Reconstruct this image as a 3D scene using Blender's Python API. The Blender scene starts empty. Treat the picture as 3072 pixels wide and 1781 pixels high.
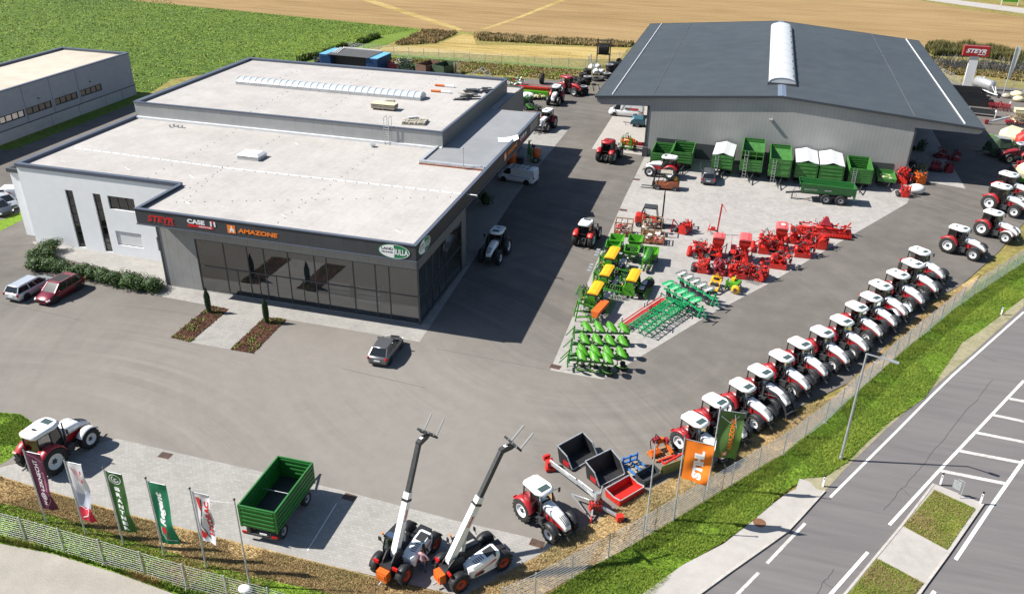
import bpy, math, random
from mathutils import Matrix, Vector, noise
R = math.radians
random.seed(7)
scene = bpy.context.scene
col = scene.collection
PI = math.pi

# ------------------------------------------------------------------ materials
def nodes(m):
    m.use_nodes = True
    nt = m.node_tree
    return nt, nt.nodes, nt.links, nt.nodes['Principled BSDF']

MATS = {}
def mat(name, c, rough=.5, metal=0., var=0., scale=3., bump=0., bscale=40., spec=.5, coat=0.):
    """plain surface whose colour wanders a little (wear, dust) and may carry a fine bump"""
    if name in MATS: return MATS[name]
    m = bpy.data.materials.new(name); MATS[name] = m
    nt, N, L, b = nodes(m)
    b.inputs['Base Color'].default_value = (*c, 1); b.inputs['Roughness'].default_value = rough
    b.inputs['Metallic'].default_value = metal
    b.inputs['Specular IOR Level'].default_value = spec
    if coat: b.inputs['Coat Weight'].default_value = coat; b.inputs['Coat Roughness'].default_value = .05
    if var or bump:
        tc = N.new('ShaderNodeTexCoord')
    if var:
        n = N.new('ShaderNodeTexNoise'); n.inputs['Scale'].default_value = scale; n.inputs['Detail'].default_value = 6
        L.new(tc.outputs['Object'], n.inputs['Vector'])
        r = N.new('ShaderNodeMapRange'); r.inputs[1].default_value = .3; r.inputs[2].default_value = .7
        r.inputs[3].default_value = 1 - var; r.inputs[4].default_value = 1 + var
        L.new(n.outputs['Fac'], r.inputs[0])
        x = N.new('ShaderNodeMix'); x.data_type = 'RGBA'; x.blend_type = 'MULTIPLY'; x.inputs[0].default_value = 1
        x.inputs[6].default_value = (*c, 1)
        L.new(r.outputs[0], x.inputs[7]); L.new(x.outputs[2], b.inputs['Base Color'])
    if bump:
        n2 = N.new('ShaderNodeTexNoise'); n2.inputs['Scale'].default_value = bscale; n2.inputs['Detail'].default_value = 4
        L.new(tc.outputs['Object'], n2.inputs['Vector'])
        bp = N.new('ShaderNodeBump'); bp.inputs['Strength'].default_value = bump; bp.inputs['Distance'].default_value = .05
        L.new(n2.outputs['Fac'], bp.inputs['Height']); L.new(bp.outputs[0], b.inputs['Normal'])
    return m

def ground_mat(name, cols, scales, fine=.25, fscale=14., bump=.4, bscale=30., rough=.95, stretch=None, extra=None):
    """soil / asphalt / grass: two sizes of noise run through a colour ramp, speckle on top"""
    m = bpy.data.materials.new(name); MATS[name] = m
    nt, N, L, b = nodes(m)
    b.inputs['Roughness'].default_value = rough; b.inputs['Specular IOR Level'].default_value = .25
    tc = N.new('ShaderNodeTexCoord'); mp = N.new('ShaderNodeMapping')
    L.new(tc.outputs['Object'], mp.inputs['Vector'])
    if stretch:
        mp.inputs['Rotation'].default_value = (0, 0, stretch[0]); mp.inputs['Scale'].default_value = (stretch[1], stretch[2], 1)
    v = mp.outputs[0]
    n1 = N.new('ShaderNodeTexNoise'); n1.inputs['Scale'].default_value = scales[0]; n1.inputs['Detail'].default_value = 5
    n2 = N.new('ShaderNodeTexNoise'); n2.inputs['Scale'].default_value = scales[1]; n2.inputs['Detail'].default_value = 4
    L.new(v, n1.inputs['Vector']); L.new(v, n2.inputs['Vector'])
    ad = N.new('ShaderNodeMath'); ad.operation = 'ADD'
    h = N.new('ShaderNodeMath'); h.operation = 'MULTIPLY'; h.inputs[1].default_value = .5
    L.new(n1.outputs['Fac'], ad.inputs[0]); L.new(n2.outputs['Fac'], ad.inputs[1]); L.new(ad.outputs[0], h.inputs[0])
    cr = N.new('ShaderNodeValToRGB'); cr.color_ramp.interpolation = 'LINEAR'
    e = cr.color_ramp.elements
    k = len(cols)
    for i, c in enumerate(cols):
        p = .36 + .28 * i / (k - 1)
        el = e[0] if i == 0 else (e[len(e) - 1] if i == k - 1 else e.new(p))
        el.position = p; el.color = (*c, 1)
    L.new(h.outputs[0], cr.inputs[0])
    out = cr.outputs[0]
    n3 = N.new('ShaderNodeTexNoise'); n3.inputs['Scale'].default_value = fscale; n3.inputs['Detail'].default_value = 3
    L.new(tc.outputs['Object'], n3.inputs['Vector'])
    r = N.new('ShaderNodeMapRange'); r.inputs[1].default_value = .3; r.inputs[2].default_value = .7
    r.inputs[3].default_value = 1 - fine; r.inputs[4].default_value = 1 + fine
    L.new(n3.outputs['Fac'], r.inputs[0])
    x = N.new('ShaderNodeMix'); x.data_type = 'RGBA'; x.blend_type = 'MULTIPLY'; x.inputs[0].default_value = 1
    L.new(out, x.inputs[6]); L.new(r.outputs[0], x.inputs[7])
    out = x.outputs[2]
    if extra: out = extra(N, L, tc, out)
    L.new(out, b.inputs['Base Color'])
    if bump:
        n4 = N.new('ShaderNodeTexNoise'); n4.inputs['Scale'].default_value = bscale; n4.inputs['Detail'].default_value = 5
        L.new(tc.outputs['Object'], n4.inputs['Vector'])
        bp = N.new('ShaderNodeBump'); bp.inputs['Strength'].default_value = bump; bp.inputs['Distance'].default_value = .1
        L.new(n4.outputs['Fac'], bp.inputs['Height']); L.new(bp.outputs[0], b.inputs['Normal'])
    return m

def bricks(rot, bw, bh, dark=.72, mortar=.012, blotch=.08):
    """block paving: faint joints and block-to-block tone"""
    def f(N, L, tc, out):
        mp = N.new('ShaderNodeMapping'); mp.inputs['Rotation'].default_value = (0, 0, rot)
        L.new(tc.outputs['Object'], mp.inputs['Vector'])
        bt = N.new('ShaderNodeTexBrick'); bt.inputs['Scale'].default_value = 1
        bt.inputs['Brick Width'].default_value = bw; bt.inputs['Row Height'].default_value = bh
        bt.inputs['Mortar Size'].default_value = mortar; bt.inputs['Mortar Smooth'].default_value = .3
        bt.inputs['Color1'].default_value = (1 - blotch,) * 3 + (1,); bt.inputs['Color2'].default_value = (1 + blotch,) * 3 + (1,)
        bt.inputs['Mortar'].default_value = (dark, dark, dark, 1)
        L.new(mp.outputs[0], bt.inputs['Vector'])
        x = N.new('ShaderNodeMix'); x.data_type = 'RGBA'; x.blend_type = 'MULTIPLY'; x.inputs[0].default_value = 1
        L.new(out, x.inputs[6]); L.new(bt.outputs['Color'], x.inputs[7])
        return x.outputs[2]
    return f

def lines(axis_rot, period, width, dark, soft=.02):
    """straight seams at a fixed spacing (sheet joints of a roof, panel joints of a wall)"""
    def f(N, L, tc, out):
        mp = N.new('ShaderNodeMapping'); mp.inputs['Rotation'].default_value = axis_rot
        L.new(tc.outputs['Object'], mp.inputs['Vector'])
        sp = N.new('ShaderNodeSeparateXYZ'); L.new(mp.outputs[0], sp.inputs[0])
        md = N.new('ShaderNodeMath'); md.operation = 'PINGPONG'; md.inputs[1].default_value = period / 2
        L.new(sp.outputs['X'], md.inputs[0])
        r = N.new('ShaderNodeMapRange'); r.inputs[1].default_value = width / 2; r.inputs[2].default_value = width / 2 + soft
        r.inputs[3].default_value = dark; r.inputs[4].default_value = 1
        L.new(md.outputs[0], r.inputs[0])
        x = N.new('ShaderNodeMix'); x.data_type = 'RGBA'; x.blend_type = 'MULTIPLY'; x.inputs[0].default_value = 1
        L.new(out, x.inputs[6]); L.new(r.outputs[0], x.inputs[7])
        return x.outputs[2]
    return f

def glass_mat(name, tint, refl=.12, rough=.02):
    m = bpy.data.materials.new(name); MATS[name] = m
    nt, N, L, b = nodes(m)
    N.remove(b)
    t = N.new('ShaderNodeBsdfTransparent'); t.inputs[0].default_value = (*tint, 1)
    g = N.new('ShaderNodeBsdfGlossy'); g.inputs['Roughness'].default_value = rough
    fr = N.new('ShaderNodeFresnel'); fr.inputs['IOR'].default_value = 1.5
    ad = N.new('ShaderNodeMath'); ad.operation = 'ADD'; ad.inputs[1].default_value = refl; ad.use_clamp = True
    L.new(fr.outputs[0], ad.inputs[0])
    mx = N.new('ShaderNodeMixShader')
    L.new(ad.outputs[0], mx.inputs[0]); L.new(t.outputs[0], mx.inputs[1]); L.new(g.outputs[0], mx.inputs[2])
    L.new(mx.outputs[0], N['Material Output'].inputs['Surface'])
    return m

M = dict(
    white=mat('white_paint', (.80, .80, .79), .32, var=.03, coat=.3),
    red=mat('red_paint', (.36, .013, .018), .38, var=.08, coat=.3),
    ired=mat('implement_red', (.50, .022, .014), .45, var=.25, scale=5),
    dred=mat('dark_red', (.27, .02, .03), .45, var=.15),
    pinkred=mat('faded_red', (.62, .10, .10), .6, var=.08),
    black=mat('black_plastic', (.018, .018, .02), .5, var=.2),
    dark=mat('dark_steel', (.04, .042, .045), .5, var=.25, scale=6),
    tyre=mat('tyre_rubber', (.022, .021, .020), .8, var=.35, scale=5),
    rimw=mat('rim_white', (.66, .67, .68), .4, var=.06),
    rimg=mat('rim_grey', (.38, .39, .41), .4, var=.1),
    rimr=mat('rim_orange', (.50, .045, .012), .45, var=.1),
    orange=mat('orange_paint', (.62, .12, .012), .45, var=.1),
    yellow=mat('yellow_lid', (.80, .40, .008), .45, var=.05),
    lime=mat('lime_green', (.062, .265, .010), .42, var=.18, scale=4),
    green=mat('machine_green', (.045, .20, .022), .45, var=.15, scale=4),
    teal=mat('emerald_green', (.008, .26, .085), .45, var=.18, scale=4),
    trailer=mat('trailer_green', (.026, .155, .032), .45, var=.12, scale=2),
    trailer2=mat('trailer_light_green', (.050, .185, .036), .5, var=.18, scale=2),
    tarp=mat('tarpaulin', (.62, .63, .64), .6, var=.05, scale=2, bump=.3, bscale=3),
    steel=mat('galvanised', (.50, .52, .54), .45, .4, var=.2, scale=6),
    chrome=mat('silver_steel', (.46, .47, .48), .4, .5, var=.15), skyl=mat('roof_window', (.055, .085, .08), .12, spec=.8),
    wood=mat('pallet_wood', (.30, .18, .085), .8, var=.3, scale=6),
    blue=mat('blue_paint', (.025, .15, .45), .45, var=.12),
    ltblue=mat('light_blue_panel', (.13, .38, .60), .5, var=.1),
    navy=mat('container_blue', (.02, .075, .19), .5, var=.15),
    anth=mat('anthracite_metal', (.060, .064, .070), .5, var=.06),
    fascia=mat('fascia_panel', (.055, .058, .064), .5, var=.05),
    navytrim=mat('slate_blue_trim', (.085, .10, .135), .45, var=.08),
    amber=mat('amber_lens', (.75, .22, .01), .3),
    redlens=mat('red_lens', (.45, .01, .01), .3),
    lamp=mat('lamp_glass', (.75, .76, .78), .15),
    plate=mat('number_plate', (.75, .75, .75), .5),
    skin=mat('skin', (.50, .29, .20), .6), hair=mat('hair', (.025, .017, .012), .7),
    shirt=mat('shirt_cloth', (.40, .24, .29), .85, var=.2, scale=12), jeans=mat('jeans', (.055, .075, .13), .85, var=.2),
    silver=mat('silver_car', (.55, .57, .60), .3, .4, coat=.6), maroon=mat('maroon_car', (.17, .008, .022), .3, .2, coat=.8),
    grey=mat('grey_car', (.15, .155, .165), .3, .5, coat=.6), greyd=mat('dark_grey_car', (.10, .11, .125), .3, .5, coat=.6),
    vanw=mat('van_white', (.72, .74, .76), .35, coat=.3),
    cream=mat('cream_plastic', (.66, .57, .36), .55, var=.08), olive=mat('olive_paint', (.20, .21, .075), .5, var=.1),
    dullg=mat('dull_green', (.045, .075, .04), .6, var=.25), dullb=mat('dull_brown', (.13, .075, .05), .7, var=.25), anth2=mat('shade_grey_sheet', (.075, .075, .075), .7, var=.2),  # the sheet grey is steel darkened to carry its shade
    brown=mat('rusty_paint', (.26, .075, .03), .6, var=.2), petrol=mat('petrol_blue', (.035, .12, .17), .45, var=.1),
    stone=mat('rubble_stone', (.38, .34, .28), .9, var=.3, scale=4), rustmetal=mat('drain_rust', (.16, .075, .035), .8, var=.3, scale=9),
    bag=mat('bulk_bag', (.72, .71, .68), .8, var=.1, scale=3), khaki=mat('weathered_board', (.30, .27, .22), .85, var=.25, scale=5),
    txtw=mat('letter_white', (.82, .82, .82), .5), txtr=mat('letter_red', (.55, .012, .016), .5), txto=mat('letter_orange', (.85, .20, .012), .5),
    txtg=mat('letter_green', (.008, .19, .075), .5), txtk=mat('letter_black', (.02, .02, .025), .5), txtp=mat('letter_pink', (.62, .28, .34), .5),
    carglass=mat('car_glass', (.012, .014, .016), .06, spec=.7),
    glass=glass_mat('tinted_glass', (.68, .69, .69), .16), cabglass=glass_mat('cab_glass', (.36, .42, .42), .05),
    mould=mat('grey_mouldboard', (.19, .19, .19), .4, .3, var=.25, scale=5),
)

# ------------------------------------------------------------------ mesh builder
class MB:
    def __init__(s, T=None):
        s.v = []; s.f = []; s.m = []; s.s = []; s.T = T or Matrix()
    def add(s, vs, fs, mi=0, smooth=False):
        b = len(s.v)
        s.v += [s.T @ Vector(p) for p in vs]
        for f in fs:
            s.f.append([b + i for i in f]); s.m.append(mi); s.s.append(smooth)
        return s
    def box(s, x0, x1, y0, y1, z0, z1, mi=0):
        return s.add([(x0, y0, z0), (x1, y0, z0), (x1, y1, z0), (x0, y1, z0), (x0, y0, z1), (x1, y0, z1), (x1, y1, z1), (x0, y1, z1)],
                     [(3, 2, 1, 0), (4, 5, 6, 7), (0, 1, 5, 4), (1, 2, 6, 5), (2, 3, 7, 6), (3, 0, 4, 7)], mi)
    def cb(s, c, d, mi=0, rz=0., rx=0., ry=0.):
        T = s.T; s.T = T @ Matrix.Translation(c) @ Matrix.Rotation(rz, 4, 'Z') @ Matrix.Rotation(ry, 4, 'Y') @ Matrix.Rotation(rx, 4, 'X')
        s.box(-d[0] / 2, d[0] / 2, -d[1] / 2, d[1] / 2, -d[2] / 2, d[2] / 2, mi); s.T = T
        return s
    def bar(s, p, q, w, h=None, mi=0):
        p, q = Vector(p), Vector(q); d = q - p; h = h or w
        if d.length < 1e-6: return s
        d.normalize()
        up = Vector((0, 0, 1)) if abs(d.z) < .95 else Vector((0, 1, 0))
        a = d.cross(up).normalized(); b = a.cross(d)
        c = [a * w / 2 + b * h / 2, -a * w / 2 + b * h / 2, -a * w / 2 - b * h / 2, a * w / 2 - b * h / 2]
        return s.add([p + k for k in c] + [q + k for k in c], [(0, 1, 2, 3), (7, 6, 5, 4), (0, 4, 5, 1), (1, 5, 6, 2), (2, 6, 7, 3), (3, 7, 4, 0)], mi)
    def path(s, pts, w, h=None, mi=0):
        for p, q in zip(pts, pts[1:]): s.bar(p, q, w, h, mi)
        return s
    def tube(s, p, q, r, n=8, mi=0, r2=None, cap=True):
        p, q = Vector(p), Vector(q); d = (q - p).normalized(); r2 = r if r2 is None else r2
        up = Vector((0, 0, 1)) if abs(d.z) < .9 else Vector((1, 0, 0))
        a = d.cross(up).normalized(); b = d.cross(a)
        vs = [p + (a * math.cos(t) + b * math.sin(t)) * r for t in [2 * PI * i / n for i in range(n)]]
        vs += [q + (a * math.cos(t) + b * math.sin(t)) * r2 for t in [2 * PI * i / n for i in range(n)]]
        s.add(vs, [(i, (i + 1) % n, n + (i + 1) % n, n + i) for i in range(n)], mi, True)
        if cap:
            s.add(vs, [tuple(range(n))[::-1], tuple(range(n, 2 * n))], mi)
        return s
    def wire(s, pts, r, n=5, mi=0):
        for p, q in zip(pts, pts[1:]): s.tube(p, q, r, n, mi, cap=False)
        return s
    def lathe(s, prof, n=20, mi=0, c=(0, 0, 0), axis='Y', smooth=True, a0=0., a1=2 * PI):
        """prof: (radius, offset along the axis)"""
        full = abs(a1 - a0 - 2 * PI) < 1e-6
        m = n if full else n + 1
        vs = []
        for i in range(m):
            t = a0 + (a1 - a0) * i / n
            for r, o in prof:
                x, y = r * math.cos(t), r * math.sin(t)
                vs.append(Vector(c) + Vector({'Y': (x, o, y), 'Z': (x, y, o), 'X': (o, x, y)}[axis]))
        k = len(prof); fs = []
        for i in range(n):
            j = (i + 1) % m
            for a in range(k - 1): fs.append((i * k + a, j * k + a, j * k + a + 1, i * k + a + 1))
        return s.add(vs, fs, mi, smooth)
    def prism(s, poly, a, b, axis='Y', mi=0):
        """poly in (x,z) for axis Y, (y,z) for X, (x,y) for Z"""
        P = {'Y': lambda u, w, o: (u, o, w), 'X': lambda u, w, o: (o, u, w), 'Z': lambda u, w, o: (u, w, o)}[axis]
        n = len(poly)
        vs = [P(u, w, a) for u, w in poly] + [P(u, w, b) for u, w in poly]
        fs = [tuple(range(n)), tuple(range(2 * n - 1, n - 1, -1))] + [(i, n + i, n + (i + 1) % n, (i + 1) % n) for i in range(n)]
        return s.add(vs, fs, mi)
    def loft(s, secs, mi=0, smooth=True, cap=True, closed=True):
        k = len(secs[0]); vs = [p for q in secs for p in q]; fs = []
        for i in range(len(secs) - 1):
            for j in range(k if closed else k - 1):
                fs.append((i * k + j, i * k + (j + 1) % k, (i + 1) * k + (j + 1) % k, (i + 1) * k + j))
        s.add(vs, fs, mi, smooth)
        if cap: s.add(vs, [tuple(range(k))[::-1], tuple(range((len(secs) - 1) * k, len(secs) * k))], mi)
        return s
    def ball(s, c, r, mi=0, n=10, m=6, sq=(1, 1, 1)):
        return s.loft([[(c[0] + r * sq[0] * max(.02, math.sin(t)) * math.cos(p), c[1] + r * sq[1] * max(.02, math.sin(t)) * math.sin(p), c[2] + r * sq[2] * math.cos(t))
                        for p in [2 * PI * j / n for j in range(n)]] for t in [PI * i / m for i in range(m + 1)]], mi)
    def build(s, name, mats, parent=None, recalc=True):
        me = bpy.data.meshes.new(name)
        me.from_pydata([tuple(p) for p in s.v], [], s.f)
        for m in (mats if isinstance(mats, (list, tuple)) else [mats]):
            me.materials.append(M[m] if isinstance(m, str) else m)
        me.polygons.foreach_set('material_index', s.m)
        me.polygons.foreach_set('use_smooth', s.s)
        me.update()
        if recalc and len(s.f) < 60000:
            import bmesh
            b = bmesh.new(); b.from_mesh(me); bmesh.ops.recalc_face_normals(b, faces=b.faces); b.to_mesh(me); b.free()
        o = bpy.data.objects.new(name, me); col.objects.link(o)
        if parent: o.parent = parent
        return o

def thing(name, label, cat, xy=(0, 0), rz=0., group=None, z=0.):
    o = bpy.data.objects.new(name, None); col.objects.link(o)
    o.empty_display_size = .3
    o.location = (xy[0], xy[1], z); o.rotation_euler = (0, 0, rz)
    return tag(o, label, cat, group)
def tag(o, label=None, cat=None, group=None, kind=None):
    if label: o['label'] = label
    if cat: o['category'] = cat
    if group: o['group'] = group
    if kind: o['kind'] = kind
    return o
def struct(name, mb, m, label=None, recalc=True):
    o = mb.build(name, m, None, recalc); o['kind'] = 'structure'
    if label: o['label'] = label
    return o
def copy_tree(o, parent=None):
    c = o.copy(); col.objects.link(c); c.parent = parent
    for ch in list(o.children): copy_tree(ch, c)
    return c
USED = set()
def place(proto, xy, rz, label, group=None, z=0., sc=1.):
    """first call moves the prototype itself, later calls copy it and its parts"""
    o = copy_tree(proto) if proto.name in USED else proto
    USED.add(o.name)
    o.location = (xy[0], xy[1], z); o.rotation_euler = (0, 0, rz); o.scale = (sc, sc, sc)
    o['label'] = label
    if group: o['group'] = group
    return o
def hd(p, q): return math.atan2(q[1] - p[1], q[0] - p[0])
def mid(p, q, t=.5): return (p[0] + (q[0] - p[0]) * t, p[1] + (q[1] - p[1]) * t)
def off(p, a, d, s=0.): return (p[0] + d * math.cos(a) - s * math.sin(a), p[1] + d * math.sin(a) + s * math.cos(a))

def text_mesh(body, h, T, mb, mi=0, shear=0., bold=.0, wid=None, align='CENTER', cut=0.):
    """the built-in font as flat letters h metres tall, added to mb through matrix T (letters lie in local x,y)"""
    c = bpy.data.curves.new('lettering', 'FONT'); c.body = body; c.size = 1; c.shear = shear; c.offset = bold; c.align_x = align
    c.resolution_u = 3
    o = bpy.data.objects.new('lettering', c)
    me = bpy.data.meshes.new_from_object(o)
    xs = [v.co.x for v in me.vertices]; ys = [v.co.y for v in me.vertices]
    x0, x1, y0, y1 = min(xs), max(xs), min(ys), max(ys)
    k = h / (y1 - y0); kx = wid / (x1 - x0) if wid else k
    if cut:
        import bmesh
        b = bmesh.new(); b.from_mesh(me)
        for _ in range(3):
            ed = [e for e in b.edges if abs(e.verts[0].co.x - e.verts[1].co.x) * kx > cut or abs(e.verts[0].co.y - e.verts[1].co.y) * k > cut]
            if not ed: break
            bmesh.ops.subdivide_edges(b, edges=ed, cuts=1); bmesh.ops.triangulate(b, faces=b.faces)
        b.to_mesh(me); b.free()
    pts = [(((v.co.x - (x0 + x1) / 2) * kx), (v.co.y - (y0 + y1) / 2) * k, 0) for v in me.vertices]
    fs = [tuple(p.vertices) for p in me.polygons]
    keep = mb.T; mb.T = Matrix()
    mb.add([T(p) if callable(T) else T @ Vector(p) for p in pts], fs, mi)
    mb.T = keep
    bpy.data.objects.remove(o); bpy.data.curves.remove(c); bpy.data.meshes.remove(me)
    return mb

# ------------------------------------------------------------------ camera, light, sky
CAM_H = 38.0
pitch, roll, yaw = R(27.9022), R(.9085), R(-15.2853)
fw = Vector((math.sin(yaw) * math.cos(pitch), math.cos(yaw) * math.cos(pitch), -math.sin(pitch)))
rt = Vector((math.cos(yaw), -math.sin(yaw), 0)); up = rt.cross(fw)
r2 = rt * math.cos(roll) + up * math.sin(roll); u2 = up * math.cos(roll) - rt * math.sin(roll)
cam = bpy.data.cameras.new('camera'); camo = bpy.data.objects.new('camera', cam); col.objects.link(camo)
camo.matrix_world = Matrix(((r2.x, u2.x, -fw.x, 0), (r2.y, u2.y, -fw.y, 0), (r2.z, u2.z, -fw.z, CAM_H), (0, 0, 0, 1)))
cam.sensor_width = 36; cam.lens = 36 * 2518.33 / 3072; cam.clip_start = .5; cam.clip_end = 3000
scene.camera = camo

SUN_EL, SUN_AZ = R(45), R(12)          # shadows fall towards +x and a little away from the camera
ld = Vector((math.cos(SUN_AZ) * math.cos(SUN_EL), math.sin(SUN_AZ) * math.cos(SUN_EL), -math.sin(SUN_EL)))
sl = bpy.data.lights.new('sun', 'SUN'); sl.energy = 4.6; sl.angle = R(.5); sl.color = (1, .965, .90)
so = bpy.data.objects.new('sun', sl); col.objects.link(so); so.rotation_euler = ld.to_track_quat('-Z', 'Y').to_euler(); so.location = (-60, 40, 80)
w = bpy.data.worlds.new('World'); scene.world = w; w.use_nodes = True
wn = w.node_tree
sk = wn.nodes.new('ShaderNodeTexSky'); sk.sky_type = 'NISHITA'; sk.sun_disc = False
sk.sun_elevation = SUN_EL; sk.sun_rotation = R(258); sk.air_density = 1.0; sk.dust_density = .6; sk.ozone_density = 1.5
bg = wn.nodes['Background']; bg.inputs[1].default_value = .062
wn.links.new(sk.outputs[0], bg.inputs[0])
vs = scene.view_settings; vs.view_transform = 'Standard'; vs.look = 'None'; vs.exposure = .95; vs.gamma = 1
scene.cycles.max_bounces = 6; scene.cycles.transparent_max_bounces = 8; scene.cycles.use_denoising = True; scene.cycles.caustics_reflective = False; scene.cycles.caustics_refractive = False

# ------------------------------------------------------------------ ground
def sheet(name, poly, z, m, label=None):
    return struct(name, MB().add([(p[0], p[1], z) for p in poly], [tuple(range(len(poly)))]), m, label)

def dusty(N, L, tc, out):
    """pale dust lies over the forecourt and thins out towards the back of the yard; tyres have swept arcs through it"""
    mp = N.new('ShaderNodeMapping'); mp.vector_type = 'TEXTURE'
    mp.inputs['Location'].default_value = (-30, 46, 0); mp.inputs['Scale'].default_value = (46, 26, 1)
    L.new(tc.outputs['Object'], mp.inputs['Vector'])
    nz = N.new('ShaderNodeTexNoise'); nz.inputs['Scale'].default_value = .07; nz.inputs['Detail'].default_value = 4
    L.new(tc.outputs['Object'], nz.inputs['Vector'])
    g = N.new('ShaderNodeTexGradient'); g.gradient_type = 'SPHERICAL'; L.new(mp.outputs[0], g.inputs[0])
    a = N.new('ShaderNodeMath'); a.operation = 'MULTIPLY_ADD'; a.inputs[1].default_value = .9; a.inputs[2].default_value = -.35
    L.new(nz.outputs['Fac'], a.inputs[0])
    b = N.new('ShaderNodeMath'); b.operation = 'MULTIPLY_ADD'; b.inputs[1].default_value = 1.3; L.new(g.outputs['Fac'], b.inputs[0]); L.new(a.outputs[0], b.inputs[2])
    b.use_clamp = True
    x = N.new('ShaderNodeMix'); x.data_type = 'RGBA'; x.blend_type = 'MIX'
    x.inputs[7].default_value = (.232, .213, .190, 1)
    k = N.new('ShaderNodeMath'); k.operation = 'MULTIPLY'; k.inputs[1].default_value = .8; L.new(b.outputs[0], k.inputs[0])
    L.new(k.outputs[0], x.inputs[0]); L.new(out, x.inputs[6])
    out = x.outputs[2]
    # sweeping tyre arcs: irregular rings of noise round two turning centres, broken up by a second noise
    for cx, cy, fq, k in ((-47, 16, .55, .15), (-12, 66, .5, .10)):
        m2 = N.new('ShaderNodeMapping'); m2.inputs['Location'].default_value = (-cx, -cy, 0)
        L.new(tc.outputs['Object'], m2.inputs['Vector'])
        ln = N.new('ShaderNodeVectorMath'); ln.operation = 'LENGTH'; L.new(m2.outputs[0], ln.inputs[0])
        w1 = N.new('ShaderNodeTexNoise'); w1.noise_dimensions = '1D'; w1.inputs['Scale'].default_value = fq; w1.inputs['Detail'].default_value = 6; w1.inputs['Roughness'].default_value = .75
        L.new(ln.outputs['Value'], w1.inputs['W'])
        r = N.new('ShaderNodeMapRange'); r.inputs[1].default_value = .35; r.inputs[2].default_value = .65; r.inputs[3].default_value = 1 - k; r.inputs[4].default_value = 1 + k * .5
        L.new(w1.outputs['Fac'], r.inputs[0])
        n5 = N.new('ShaderNodeTexNoise'); n5.inputs['Scale'].default_value = .045; n5.inputs['Detail'].default_value = 3; L.new(m2.outputs[0], n5.inputs['Vector'])
        r5 = N.new('ShaderNodeMapRange'); r5.inputs[1].default_value = .42; r5.inputs[2].default_value = .62; L.new(n5.outputs['Fac'], r5.inputs[0])
        y = N.new('ShaderNodeMix'); y.data_type = 'RGBA'; y.blend_type = 'MULTIPLY'; L.new(r5.outputs[0], y.inputs[0])
        L.new(out, y.inputs[6]); L.new(r.outputs[0], y.inputs[7]); out = y.outputs[2]
    # dried puddle stains and pale scuffs
    n6 = N.new('ShaderNodeTexNoise'); n6.inputs['Scale'].default_value = .9; n6.inputs['Detail'].default_value = 8; n6.inputs['Roughness'].default_value = .7; L.new(tc.outputs['Object'], n6.inputs['Vector'])
    r = N.new('ShaderNodeMapRange'); r.inputs[1].default_value = .3; r.inputs[2].default_value = .72; r.inputs[3].default_value = .90; r.inputs[4].default_value = 1.13; L.new(n6.outputs['Fac'], r.inputs[0])
    y = N.new('ShaderNodeMix'); y.data_type = 'RGBA'; y.blend_type = 'MULTIPLY'; y.inputs[0].default_value = .6; L.new(out, y.inputs[6]); L.new(r.outputs[0], y.inputs[7]); out = y.outputs[2]
    return out

def rows(ang, wl, lo, hi=1., dist=1.5):
    def f(N, L, tc, out):
        mp = N.new('ShaderNodeMapping'); mp.inputs['Rotation'].default_value = (0, 0, ang)
        L.new(tc.outputs['Object'], mp.inputs['Vector'])
        wt = N.new('ShaderNodeTexWave'); wt.bands_direction = 'X'; wt.inputs['Scale'].default_value = wl; wt.inputs['Distortion'].default_value = dist
        wt.inputs['Detail'].default_value = 3; wt.inputs['Detail Scale'].default_value = .6
        L.new(mp.outputs[0], wt.inputs['Vector'])
        r = N.new('ShaderNodeMapRange'); r.inputs[3].default_value = lo; r.inputs[4].default_value = hi
        L.new(wt.outputs['Fac'], r.inputs[0])
        y = N.new('ShaderNodeMix'); y.data_type = 'RGBA'; y.blend_type = 'MULTIPLY'; y.inputs[0].default_value = 1
        L.new(out, y.inputs[6]); L.new(r.outputs[0], y.inputs[7])
        return y.outputs[2]
    return f

g_soil = ground_mat('olive_meadow', [(.16, .135, .04), (.22, .18, .055), (.20, .21, .05)], (.08, .5), .35, 1.6, .5, 4)
g_stub = ground_mat('stubble_field', [(0.226, 0.144, 0.061), (0.281, 0.185, 0.081), (0.328, 0.222, 0.102)], (.03, .22), .12, 2.2, .3, 5, stretch=(R(8), .25, 1.6), extra=rows(R(100), .12, .90))
g_crop = ground_mat('crop_leaves', [(0.048, 0.091, 0.009), (0.082, 0.136, 0.012), (0.120, 0.184, 0.014)], (.02, .35), .6, 1.6, 1., 2.2, extra=rows(R(62), .55, .82, dist=3))
g_lush = ground_mat('lush_grass', [(.085, .15, .016), (.12, .185, .022), (.15, .20, .037)], (.1, .8), .35, 2.5, .6, 5)
g_straw = ground_mat('mown_straw', [(0.238, 0.168, 0.046), (0.360, 0.266, 0.093), (0.432, 0.322, 0.136)], (.06, .4), .2, 2., .4, 4, stretch=(R(-4), .35, 1.8))
g_asph = ground_mat('yard_asphalt', [(0.108, 0.098, 0.089), (0.130, 0.118, 0.106), (0.156, 0.141, 0.126)], (.05, .35), .10, 9., .15, 60, extra=dusty)
g_road = ground_mat('road_asphalt', [(.128, .118, .118), (.148, .137, .136), (.168, .155, .152)], (.08, .8), .08, 16., .15, 60, stretch=(R(-35), .22, 2.2))
g_edge = ground_mat('old_asphalt', [(.20, .185, .165), (.235, .215, .19), (.26, .24, .21)], (.15, 1.), .12, 12., .2, 50)
g_pave = ground_mat('block_paving', [(0.269, 0.256, 0.239), (0.302, 0.290, 0.269), (0.336, 0.319, 0.298)], (.10, .7), .07, 10., .1, 60, extra=bricks(R(0), .32, .20, .74))
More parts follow.
